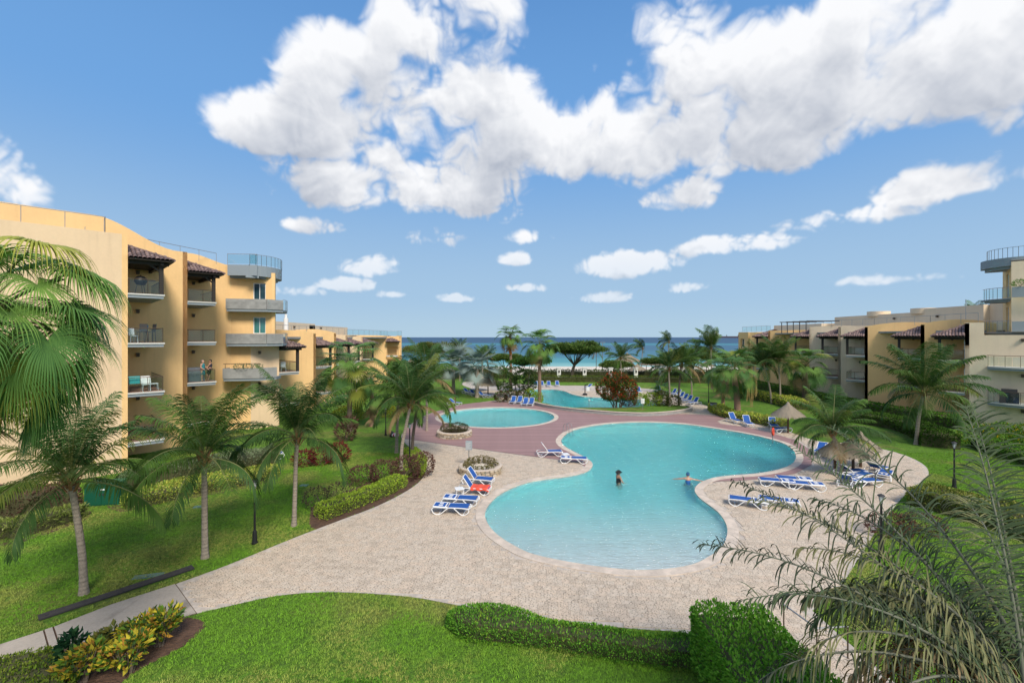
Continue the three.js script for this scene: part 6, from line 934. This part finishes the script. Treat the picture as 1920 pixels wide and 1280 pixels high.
// fence by the beach: white pillars with a lamp, iron panels between
{
  const xs = [[1048, 0], [1096, 0], [1145, 0], [1192, 0], [1240, 0], [1290, 0], [1340, 0]], P = [[9.82, -96], [15.18, -96], [20.65, -96], [25.9, -96], [31.26, -96], [36.84, -96], [42.42, -96]];
  P.forEach((p) => { const o = thing('fence_pillar', 'white pillar with a dark wall lamp in the iron fence', 'pillar', [p[0], 0, p[1]], 0, 'pillars of the beach fence'); new Parts().box(0, 1.15, 0, 0.75, 2.3, 0.75).mesh('shaft', m.whiteWall, o); new Parts().box(0, 2.36, 0, 0.95, 0.14, 0.95).mesh('cap', m.whiteWall, o); new Parts().box(0, 1.65, 0.44, 0.26, 0.5, 0.14).mesh('lamp', m.black, o); });
  for (let i = 1; i < P.length; i++) { const a = P[i - 1], b = P[i], o = thing('iron_fence', 'black iron fence panel between white pillars', 'fence', [(a[0] + b[0]) / 2, 0, a[1]], 0, 'iron fence panels'), l = b[0] - a[0] - 0.8, w = new Parts(); for (let k = 0; k <= 26; k++) w.bar([-l / 2 + l * k / 26, 0.1, 0], [-l / 2 + l * k / 26, 1.75, 0], 0.02, 4); w.mesh('bars', m.black, o); new Parts().bar([-l / 2, 0.25, 0], [l / 2, 0.25, 0], 0.025).bar([-l / 2, 1.6, 0], [l / 2, 1.6, 0], 0.025).mesh('rails', m.black, o); }
}
// green utility cabinet, rubber strip, valve covers, signs, ladder, life ring, pool lift, bin, bag, handrail
{
  const p = [-21.44, -23.95], o = thing('utility_cabinet', 'dark green metal utility cabinet beside the hedges', 'utility box', [p[0], 0, p[1]], 0.22), w = 1.45; new Parts().box(0, 0.55, -0.35, w, 1.1, 0.7).mesh('body', m.green, o); new Parts().box(0, 1.12, -0.36, w + 0.08, 0.08, 0.8, 0, 0.05).mesh('lid', m.greenTop, o); for (const s of [-1, 1]) { const d = new Parts().box(s * w / 4, 0.55, 0.012, w / 2 - 0.03, 0.98, 0.025).mesh('door', m.green, o); new Parts().box(s * 0.08, 0.6, 0.035, 0.05, 0.12, 0.03).mesh('handle', m.charcoal, d); } new Parts().box(w / 2 + 0.01, 0.55, -0.33, 0.06, 1.1, 0.7).box(-w / 2 - 0.01, 0.55, -0.33, 0.06, 1.1, 0.7).mesh('side_trim', m.greenTop, o); new Parts().box(0.05, 0.85, 0.03, 0.18, 0.07, 0.01).mesh('plate', m.white, o);
  const A = [-14.77, -14.33], B = [-12.17, -17.44], mid = [(A[0] + B[0]) / 2, (A[1] + B[1]) / 2], ang = Math.atan2(-(B[1] - A[1]), B[0] - A[0]), l = dist2(A, B) / 2, st = thing('rubber_mat', 'long dark rubber strip lying on the lawn along the walk', 'mat', [0, 0, 0]);
  [[A, mid], [mid, B]].forEach(([a, b], i) => { const s = new Parts(); s.box((a[0] + b[0]) / 2, 0.045 + i * 0.006, (a[1] + b[1]) / 2, dist2(a, b) + 0.06, 0.05, 0.36, ang + (i ? 0.012 : -0.008)); s.mesh('mat_strip', m.rubber, st); }); const hb = new Parts(); for (const t of [0.04, 0.5, 0.97]) hb.bar([mix(A[0], B[0], t), 0.06, mix(A[1], B[1], t)], [mix(A[0], B[0], t), 0.085, mix(A[1], B[1], t)], 0.05, 8); hb.mesh('fixing_bolt', m.charcoal, st);
  const vc = (q, w, d, a, label) => { const v = thing('valve_cover', label, 'cover', [q[0], 0, q[1]], a); new Parts().box(0, 0.01, 0, w, 0.03, d).mesh('lid', m.valve, v); new Parts().box(0, 0.027, d * 0.3, 0.1, 0.012, 0.03).mesh('finger_grip', m.charcoal, v); };
  vc([-13.4, -16.89], 0.95, 0.3, 0.28, 'blue green rectangular cover in the lawn behind the rubber strip'); vc([-16.22, -23.8], 0.55, 0.35, 0.3, 'small green cover in the lawn near the yellow hedge'); vc([-12.35, -27.22], 0.45, 0.35, 0, 'small green cover in the lawn near the lime hedge');
  const sign = (q, y0, h, w, sh, label, mat, turn) => { const s = thing('notice_sign', label, 'sign', [q[0], 0, q[1]], turn); new Parts().bar([0, y0, 0], [0, y0 + h, 0], 0.03, 8).mesh('post', m.steel, s); const b = new Parts().box(0, y0 + h - sh / 2 + 0.03, 0.035, w, sh, 0.025).mesh('board', mat, s); const ln = new Parts(); for (let i = 0; i < 8; i++) ln.box(-0.02 - 0.03 * (i % 3), y0 + h - 0.1 - i * (sh - 0.14) / 8, 0.05, w * (0.74 - 0.12 * (i % 3)), 0.018, 0.004); ln.mesh('print_lines', m.white === mat ? m.signGrey : m.paleEdge, b); };
  sign([-2.93, -31.14], 0.3, 1.45, 0.45, 0.62, 'grey rules board on a post in the stone planter', m.signGrey, 0.1); sign([15.4, -54.06], 0.3, 1.25, 0.42, 0.6, 'white notice board on a post on the grassy island', m.white, 0); sign([9.31, -55.24], 0.3, 1.0, 0.16, 0.2, 'thin white depth marker post on the island lawn', m.white, 0);
  const lp = [5.28, -42.04], ld = thing('pool_ladder', 'steel pool ladder with curved handrails at the pool edge', 'ladder', [lp[0], 0.04, lp[1]], -0.75); for (const s of [-1, 1]) new Parts().tube([[-0.55, 0, s * 0.25], [-0.5, 0.6, s * 0.25], [-0.28, 0.85, s * 0.25], [0, 0.75, s * 0.25], [0.12, 0.3, s * 0.25], [0.12, -0.9, s * 0.25]], 0.022, 7, 24).mesh('handrail', m.steel, ld); for (const y of [-0.2, -0.5, -0.8]) new Parts().box(0.12, y, 0, 0.08, 0.03, 0.5).mesh('step', m.steel, ld);
  const rp = [21.52, -37.84], lr = thing('life_ring', 'red life ring hung on a post at the pool side', 'life ring', [rp[0], 0.04, rp[1]]); new Parts().bar([0, 0, 0], [0, 1.3, 0], 0.035, 8).mesh('post', m.steel, lr); M('ring', plain(new THREE.TorusGeometry(0.27, 0.075, 10, 24).rotateY(0.9).translate(0, 0.98, 0.05)), std({ color: lin(0.62, 0.05, 0.02), roughness: 0.5 }), lr);
  const pl = [11.06, -69.43], lf = thing('pool_lift', 'dark pool lift with a seat at the far pool edge', 'pool lift', [pl[0], 0.03, pl[1]]); new Parts().box(0, 0.12, 0, 0.6, 0.24, 0.6).bar([0, 0.2, 0], [0, 1.6, 0], 0.07, 8).mesh('mast', m.charcoal, lf); new Parts().beam([0, 1.5, 0], [0.3, 1.75, 0.7], 0.08, 0.1).mesh('arm', m.charcoal, lf); new Parts().box(0.3, 0.75, 0.75, 0.45, 0.05, 0.42).box(0.3, 1.05, 0.95, 0.45, 0.5, 0.05).mesh('seat', m.white, lf);
  const bn = [23.76, -54.06], bin = thing('litter_bin', 'grey square litter bin at the end of the rounded hedge', 'litter bin', [bn[0], 0, bn[1]]); new Parts().box(0, 0.5, 0, 0.55, 1, 0.55).mesh('body', m.greyPaint, bin); new Parts().box(0, 1.04, 0, 0.62, 0.09, 0.62).mesh('lid', m.charcoal, bin);
  const bg = [-10.54, -40.47], bag = thing('beach_bag', 'dark bag with a patterned towel lying at a lamp post foot', 'bag', [bg[0], 0, bg[1]]); { const s = new THREE.SphereGeometry(0.28, 12, 8).scale(0.9, 1, 0.6).translate(-0.1, 0.25, 0); M('body', plain(s), m.charcoal, bag); const t = new THREE.SphereGeometry(0.25, 12, 8).scale(1.4, 0.7, 0.8).translate(0.25, 0.18, 0.05); M('towel', plain(t), std({ map: colorTex(64, 0.3, (u, v) => (Math.floor(u * 4) % 2 ? [0.7, 0.68, 0.66] : [0.4, 0.06, 0.12])), roughness: 1 }), bag); }
  // ramp with handrail at the lower right
  const h0 = [8.04, -13.56], h1 = [8.28, -12.45], h2 = [9.18, -12.53], hr = thing('handrail', 'grey steel handrail along the ramp beside the box hedge', 'handrail', [0, 0, 0]); const q = [h0, h1, h2]; const pp = new Parts(); pp.bar([h0[0], 0.9, h0[1]], [h1[0], 0.9, h1[1]], 0.024, 8).bar([h1[0], 0.9, h1[1]], [h2[0], 0.9, h2[1]], 0.024, 8); pp.mesh('rail', m.steel, hr); for (const s of q) new Parts().bar([s[0], 0.02, s[1]], [s[0], 0.9, s[1]], 0.02, 8).mesh('post', m.bronze, hr);
}
// ship on the horizon
{ const o = thing('cargo_ship', 'long dark ship on the sea horizon', 'ship', [2960, -0.9, -6000]); new Parts().prism([[-400, 0], [-340, -40], [380, -40], [400, 0], [380, 40], [-340, 40]], 0, 22).mesh('hull', std({ color: lin(0.06, 0.045, 0.06), roughness: 0.7 }), o); new Parts().box(-290, 40, 0, 60, 40, 50).box(-290, 68, 0, 30, 24, 30).mesh('bridge', m.white, o); const mm = new Parts(); for (const x of [-150, 0, 150, 300]) mm.bar([x, 22, 0], [x, 40, 0], 4, 6); mm.mesh('mast', m.charcoal, o); }
// balcony furniture
function balPos(E, C, u, n, a, b) { return add2(add2(C, u, a), n, b); }
{
  const C2 = [-28.93, -33.77], C3 = [-29.75, -40.45];
  const grill = (p, y, label, s = 1) => { const o = thing('kettle_grill', label, 'grill', [p[0], y, p[1]], 0.4); new Parts().lathe([[0.001, 0.55], [0.2, 0.58], [0.32, 0.75], [0.33, 0.82]], 16).mesh('bowl', m.black, o); new Parts().lathe([[0.33, 0.83], [0.31, 0.98], [0.18, 1.1], [0.03, 1.13], [0.03, 1.18], [0.001, 1.18]], 16).mesh('lid', m.black, o); for (const a of [0.5, 2.6, 4.7]) new Parts().bar([Math.cos(a) * 0.3, 0, Math.sin(a) * 0.3], [Math.cos(a) * 0.18, 0.6, Math.sin(a) * 0.18], 0.015).mesh('leg', m.charcoal, o); new Parts().box(0.55, 0.85, 0, 0.35, 0.03, 0.35).mesh('side_shelf', m.charcoal, o); o.scale.setScalar(s); };
  grill(add2(add2(C2, uL, 0.75), nL, 4.6), 11.7, 'black kettle grill on the top balcony of the tall block', 1.1);
  const chair = (p, y, turn, mat, label, group, seatH = 0.45) => { const o = thing('chair', label, 'chair', [p[0], y, p[1]], turn, group); new Parts().box(0, seatH, 0, 0.46, 0.04, 0.46).mesh('seat', mat, o); new Parts().box(0, seatH + 0.3, -0.22, 0.46, 0.5, 0.04, 0, -0.12).mesh('backrest', mat, o); for (const [a, b] of [[-1, -1], [1, -1], [1, 1], [-1, 1]]) new Parts().bar([a * 0.22, 0, b * 0.22], [a * 0.19, seatH, b * 0.19], 0.017).mesh('leg', mat, o); return o; };
  const rnd = rng(3);
  chair(add2(add2(C2, uL, 0.8), nL, 4.7), 8.44, 0.3, m.charcoal, 'tall dark bar chair on the third floor balcony', 'bar chairs on the third floor balcony', 0.72); chair(add2(add2(C2, uL, 1.3), nL, 4.4), 8.44, -0.5, m.charcoal, 'tall dark bar chair on the third floor balcony', 'bar chairs on the third floor balcony', 0.72); chair(add2(add2(C2, uL, 0.3), nL, 4.6), 8.44, 1.2, m.white, 'white chair behind the bar chairs on the third floor balcony', undefined);
  { const p = add2(add2(C2, uL, 0.85), nL, 4.66), t = thing('beach_towel', 'colourful towel hung over a bar chair on the third floor balcony', 'towel', [p[0], 9.16, p[1]], 0.3); new Parts().box(0, 0.24, -0.24, 0.4, 0.45, 0.1).mesh('cloth', std({ map: colorTex(64, 0.5, (u, v) => [[0.5, 0.08, 0.05], [0.05, 0.25, 0.4], [0.5, 0.3, 0.05]][Math.floor(u * 3)]), roughness: 1 }), t); }
  chair(add2(add2(C2, uL, 1.0), nL, 4.75), 5.16, 0.9, m.white, 'white plastic chair on the second floor balcony', 'white chairs on the second floor balcony'); chair(add2(add2(C2, uL, 1.45), nL, 4.5), 5.16, 2.4, m.white, 'white plastic chair on the second floor balcony', 'white chairs on the second floor balcony'); { const p = add2(add2(C2, uL, 0.35), nL, 4.9), t = thing('beach_towel', 'teal towel hung over the glass of the second floor balcony', 'towel', [p[0], 5.16, p[1]], PI / 4); new Parts().box(0, 0.8, 0.2, 0.6, 0.5, 0.05).mesh('cloth', m.tealTowel, t); }
  { const p = add2(add2(C3, uL, 0.6), nL, 4.5), t = thing('covered_grill', 'grey covered grill on the balcony with two people', 'grill', [p[0], 5.16, p[1]], PI / 4), g = new THREE.BoxGeometry(1.3, 1.15, 0.7, 8, 8, 6), q = g.attributes.position; for (let i = 0; i < q.count; i++) { const y = q.getY(i) + 0.58, k = 1 - 0.28 * sst(0.7, 1.15, y); q.setXYZ(i, q.getX(i) * k + 0.03 * Math.sin(y * 9), y, q.getZ(i) * k + 0.03 * Math.sin(q.getX(i) * 12)); } g.computeVertexNormals(); M('cover', plain(g), std({ color: lin(0.13, 0.14, 0.16), roughness: 0.7 }), t); }
  // plants along the tower parapet, gear on the right tower
  const tp = [[-25.9, -42.2], [-25.2, -42.3], [-24.5, -42.5], [-23.8, -43.0]]; tp.slice(1).forEach((p, i) => bush('potted_plant', 'grey green plant trailing over the lowest tower parapet', p, [[0, 0.2, 0, 0.45, 0.28, 0.3]], { y: 5.85, seed: 60 + i, colors: col.grey, leaf: leafMid, density: 160, group: 'plants on the lowest tower parapet', category: 'plant' }));
  const rb = [[45.35, -41.8], [45.29, -41]], o = thing('covered_grill', 'dark covered grill on the lowest balcony of the rounded tower', 'grill', [rb[0][0], 2.8, rb[0][1]], -PI / 4); new Parts().box(0, 0.5, 0, 1.2, 1.0, 0.6).box(0, 1.12, 0, 1.0, 0.3, 0.5).mesh('cover', m.charcoal, o); chair([45.46, -42.4], 2.8, 1, m.charcoal, 'dark chair beside the covered grill on the tower balcony');
  bush('potted_plant', 'spiky potted plant on the tower parapet', [46.81, -42.2], [[0, 0.25, 0, 0.6, 0.35, 0.4]], { y: 13.45, seed: 70, colors: col.green, leaf: leafLong, density: 120, category: 'plant' });
  const cp = add2([-23.23, -45.72], nL, -0.9), c2 = chair(add2(cp, uL, 0.7), 5.3, 0.6, m.white, 'white chair on the first balcony of the low left row');
}
// ------------------------------------------------------------------ people
// bones: [a, b, ra, rb]; one smooth surface from tapered capsules
function flesh(bones, cell, mat, k = 0.03) {
  const lo = V(1e9, 1e9, 1e9), hi = V(-1e9, -1e9, -1e9); for (const [a, b, ra, rb] of bones) for (const [p, r] of [[a, ra], [b, rb]]) { lo.min(V(p[0] - r, p[1] - r, p[2] - r)); hi.max(V(p[0] + r, p[1] + r, p[2] + r)); }
  const size = Math.max(hi.x - lo.x, hi.y - lo.y, hi.z - lo.z) * 1.12, c = lo.clone().add(hi).multiplyScalar(0.5), n = Math.min(110, Math.max(24, Math.ceil(size / cell))), mc = new MarchingCubes(n, new THREE.MeshBasicMaterial(), false, false, 200000); mc.isolation = 0;
  const half = n / 2, B = bones.map(([a, b, ra, rb]) => { const d = [b[0] - a[0], b[1] - a[1], b[2] - a[2]]; return [a, d, d[0] * d[0] + d[1] * d[1] + d[2] * d[2] || 1e-9, ra, rb]; });
  const w = mc.field; w.fill(0); const toI = (v, o) => ((v - o) / (size / 2)) * half + half, m0 = 0.1;
  for (const [a, d, l, ra, rb] of B) { // each bone reaches only the cells near it
    const R = Math.max(ra, rb) + m0, rg = [0, 1, 2].map((i) => { const o = [c.x, c.y, c.z][i], p = a[i], q = a[i] + d[i]; return [Math.max(0, Math.floor(toI(Math.min(p, q) - R, o))), Math.min(n - 1, Math.ceil(toI(Math.max(p, q) + R, o)))]; });
    for (let z = rg[2][0]; z <= rg[2][1]; z++) for (let y = rg[1][0]; y <= rg[1][1]; y++) for (let x = rg[0][0]; x <= rg[0][1]; x++) {
      const ex = c.x + (x - half) / half * size / 2 - a[0], ey = c.y + (y - half) / half * size / 2 - a[1], ez = c.z + (z - half) / half * size / 2 - a[2], t = clamp((ex * d[0] + ey * d[1] + ez * d[2]) / l), gx = ex - d[0] * t, gy = ey - d[1] * t, gz = ez - d[2] * t;
      w[z * n * n + y * n + x] += Math.exp(-(Math.sqrt(gx * gx + gy * gy + gz * gz) - mix(ra, rb, t)) / k * 1.6);
    }
  }
  for (let i = 0; i < w.length; i++) w[i] = Math.log(Math.max(w[i], 1e-8)) * k / 1.6;
  mc.update(); const cnt = mc.count, g = new THREE.BufferGeometry(), p = new Float32Array(cnt * 3), nn = new Float32Array(cnt * 3); for (let i = 0; i < cnt; i++) { p[3 * i] = c.x + mc.positionArray[3 * i] * size / 2; p[3 * i + 1] = c.y + mc.positionArray[3 * i + 1] * size / 2; p[3 * i + 2] = c.z + mc.positionArray[3 * i + 2] * size / 2; nn[3 * i] = mc.normalArray[3 * i]; nn[3 * i + 1] = mc.normalArray[3 * i + 1]; nn[3 * i + 2] = mc.normalArray[3 * i + 2]; }
  g.setAttribute('position', new THREE.BufferAttribute(p, 3)); g.computeVertexNormals(); return plain(g);
}
const skin = std({ color: lin(0.42, 0.22, 0.14), roughness: 0.6 }), skin2 = std({ color: lin(0.5, 0.29, 0.2), roughness: 0.6 });
function person(label, at, turn, { legs, arms, torsoLean = 0, skinMat = skin, scale = 1, head = 0.0 }) { // joints in metres, facing +z
  const o = thing('person', label, 'person', at, turn), t = torsoLean, hip = [0, 0.95, 0], chest = [0, 1.32, t], neck = [0, 1.46, t * 1.15], hd = [head * 0.05, 1.63, t * 1.25 + 0.02]; o.scale.setScalar(scale);
  const b = [[[-0.08, 0.96, 0], [0.08, 0.96, 0], 0.11, 0.11], [hip, [0, 1.12, t * 0.5], 0.13, 0.125], [[0, 1.12, t * 0.5], chest, 0.125, 0.14], [[-0.15, 1.4, t], [0.15, 1.4, t], 0.07, 0.07], [neck, [0, 1.53, t * 1.2], 0.055, 0.052], [[hd[0], hd[1] + 0.03, hd[2] - 0.02], [hd[0], hd[1] - 0.01, hd[2]], 0.098, 0.09], [[hd[0], hd[1] - 0.06, hd[2] + 0.03], [hd[0], hd[1] - 0.085, hd[2] + 0.045], 0.06, 0.045], [[hd[0], hd[1] - 0.01, hd[2] + 0.09], [hd[0], hd[1] - 0.03, hd[2] + 0.112], 0.014, 0.018], [[hd[0] - 0.095, hd[1], hd[2]], [hd[0] - 0.098, hd[1] - 0.03, hd[2]], 0.018, 0.014], [[hd[0] + 0.095, hd[1], hd[2]], [hd[0] + 0.098, hd[1] - 0.03, hd[2]], 0.018, 0.014]];
  legs.forEach(([kn, an], i) => { const s = i ? 1 : -1; b.push([[s * 0.09, 0.92, 0], kn, 0.095, 0.06], [kn, [mix(kn[0], an[0], 0.35), mix(kn[1], an[1], 0.35), mix(kn[2], an[2], 0.35) - 0.015], 0.06, 0.058], [[mix(kn[0], an[0], 0.35), mix(kn[1], an[1], 0.35), mix(kn[2], an[2], 0.35) - 0.015], an, 0.058, 0.036], [an, [an[0] + s * 0.02, an[1] - 0.045, an[2] + 0.16], 0.038, 0.026]); });
  const hands = []; arms.forEach(([el, wr], i) => { const s = i ? 1 : -1; b.push([[s * 0.19, 1.39, t], el, 0.055, 0.04], [el, wr, 0.042, 0.027]); const d = V(...wr).sub(V(...el)).normalize(), sd = new THREE.Vector3().crossVectors(d, V(0, 1, 0)).normalize(); if (sd.lengthSq() < 0.5) sd.set(1, 0, 0); const P = (f, u, w = 0) => { const q = V(...wr).addScaledVector(d, f).addScaledVector(sd, u); q.y += w; return [q.x, q.y, q.z]; }; const hb = [[P(0.0, 0), P(0.08, 0), 0.026, 0.032]]; [-0.03, -0.01, 0.01, 0.03].forEach((u, k) => { const l = [0.065, 0.08, 0.085, 0.07][k]; hb.push([P(0.085, u), P(0.085 + l * 0.55, u * 1.15, -0.01), 0.009, 0.0085], [P(0.085 + l * 0.55, u * 1.15, -0.01), P(0.085 + l, u * 1.15, -0.03), 0.0085, 0.0075]); }); hb.push([P(0.03, 0.028 * s), P(0.08, 0.06 * s, -0.01), 0.011, 0.009]); hands.push(hb); });
  const g = [flesh(b, 0.014, null)]; for (const hb of hands) g.push(flesh(hb, 0.006, null, 0.008)); M('body', mergeGeometries(g), skinMat, o);
  const eyes = new Parts(); for (const s of [-1, 1]) eyes.add(new THREE.SphereGeometry(0.011, 8, 6).translate(hd[0] + s * 0.034, hd[1] + 0.005, hd[2] + 0.086)); eyes.box(hd[0], hd[1] - 0.066, hd[2] + 0.094, 0.045, 0.008, 0.008); eyes.mesh('eyes_and_mouth', m.charcoal, o);
  return { o, b, hd, t };
}
const cloth = (p, name, bones, mat) => M(name, flesh(bones, 0.014, null), mat, p.o);
const dark = std({ color: lin(0.012, 0.012, 0.016), roughness: 0.8 }), hairGrey = std({ color: lin(0.25, 0.22, 0.2), roughness: 0.9 }), hairDark = std({ color: lin(0.03, 0.02, 0.015), roughness: 0.8 });
{ // bather in a black hat and swimsuit, standing in the pool
  const p = [6.49, -27.93], a = person('bather with black hat and black swimsuit standing in the large pool', [p[0], -1.08, p[1]], 1.9, { legs: [[[-0.1, 0.5, 0.02], [-0.1, 0.08, -0.02]], [[0.1, 0.5, 0.06], [0.11, 0.08, 0.02]]], arms: [[[-0.3, 1.14, 0.08], [-0.24, 0.98, 0.3]], [[0.3, 1.14, 0.08], [0.26, 1.0, 0.3]]] });
  cloth(a, 'swimsuit', [[[-0.08, 0.93, 0], [0.08, 0.93, 0], 0.118, 0.118], [[0, 0.95, 0], [0, 1.12, 0], 0.137, 0.133], [[0, 1.12, 0], [0, 1.3, 0.01], 0.133, 0.15], [[-0.1, 1.33, 0], [-0.09, 1.44, 0], 0.05, 0.03], [[0.1, 1.33, 0], [0.09, 1.44, 0], 0.05, 0.03]], dark);
  cloth(a, 'hair', [[[0, 1.68, -0.03], [0, 1.6, -0.07], 0.1, 0.07]], hairDark);
  new Parts().lathe([[0.001, 0.1], [0.08, 0.1], [0.115, 0.05], [0.12, 0], [0.22, -0.03], [0.22, -0.02], [0.12, 0.012], [0.001, 0.02]], 20, a.hd[0], a.hd[1] + 0.06, a.hd[2] - 0.01).mesh('hat', dark, a.o);
}
{ // bather floating with arms spread, blue cap
  const p = [10.72, -27.93], a = person('bather with a blue cap and arms spread at the pool bend', [p[0], -1.2, p[1]], 2.9, { legs: [[[-0.12, 0.52, 0.12], [-0.14, 0.12, -0.08]], [[0.12, 0.52, 0.12], [0.16, 0.12, -0.08]]], arms: [[[-0.48, 1.33, 0.05], [-0.74, 1.28, 0.12]], [[0.48, 1.33, 0.05], [0.74, 1.28, 0.12]]], skinMat: skin2 });
  cloth(a, 'swimsuit', [[[-0.08, 0.93, 0], [0.08, 0.93, 0], 0.118, 0.118], [[0, 0.95, 0], [0, 1.12, 0], 0.137, 0.133], [[0, 1.12, 0], [0, 1.26, 0], 0.133, 0.146]], std({ color: lin(0.02, 0.12, 0.4), roughness: 0.7 }));
  cloth(a, 'cap', [[[0, 1.7, 0], [0, 1.67, -0.02], 0.095, 0.105], [[0, 1.68, 0.08], [0, 1.67, 0.16], 0.05, 0.03]], std({ color: lin(0.03, 0.1, 0.22), roughness: 0.8 }));
}
{ // two people talking on the balcony of the tall block
  const C3 = [-29.75, -40.45], p1 = add2(add2(C3, uL, 1.15), nL, 4.75), p2 = add2(add2(C3, uL, 1.68), nL, 4.55);
  const a = person('person in a teal wrap standing beside the covered grill on the balcony', [p1[0], 5.16, p1[1]], 1.5, { legs: [[[-0.1, 0.5, 0.03], [-0.1, 0.08, 0]], [[0.1, 0.5, 0.03], [0.1, 0.08, 0]]], arms: [[[-0.27, 1.14, 0.05], [-0.2, 1.0, 0.26]], [[0.27, 1.14, 0.05], [0.22, 1.02, 0.27]]], skinMat: skin2 });
  cloth(a, 'wrap', [[[0, 0.62, 0.02], [0, 0.95, 0], 0.17, 0.15], [[0, 0.95, 0], [0, 1.15, 0], 0.145, 0.138], [[0, 1.15, 0], [0, 1.34, 0], 0.138, 0.155]], std({ color: lin(0.03, 0.22, 0.24), roughness: 0.9 })); cloth(a, 'hair', [[[0, 1.68, -0.03], [0, 1.6, -0.07], 0.1, 0.075]], hairGrey);
  const b = person('person in dark shorts leaning at the balcony corner', [p2[0], 5.16, p2[1]], -1.2, { legs: [[[-0.1, 0.5, 0.06], [-0.06, 0.08, 0.1]], [[0.12, 0.5, 0.16], [0.02, 0.08, 0.22]]], arms: [[[-0.3, 1.14, 0.0], [-0.26, 1.02, 0.24]], [[0.26, 1.12, 0.12], [0.05, 1.2, 0.28]]], torsoLean: -0.04 });
  cloth(b, 'shorts', [[[-0.08, 0.95, 0], [0.08, 0.95, 0], 0.125, 0.125], [[-0.09, 0.92, 0], [-0.1, 0.62, 0.04], 0.11, 0.095], [[0.09, 0.92, 0], [0.11, 0.62, 0.1], 0.11, 0.095]], dark); cloth(b, 'top', [[[0, 1.1, -0.02], [0, 1.32, -0.04], 0.135, 0.15]], std({ color: lin(0.03, 0.03, 0.05), roughness: 0.9 })); cloth(b, 'hair', [[[0, 1.69, -0.06], [0, 1.64, -0.09], 0.1, 0.08]], hairDark);
}
scene.traverse((o) => { if (o.isMesh) { o.castShadow = true; o.receiveShadow = true; } });
renderer.render(scene, camera);
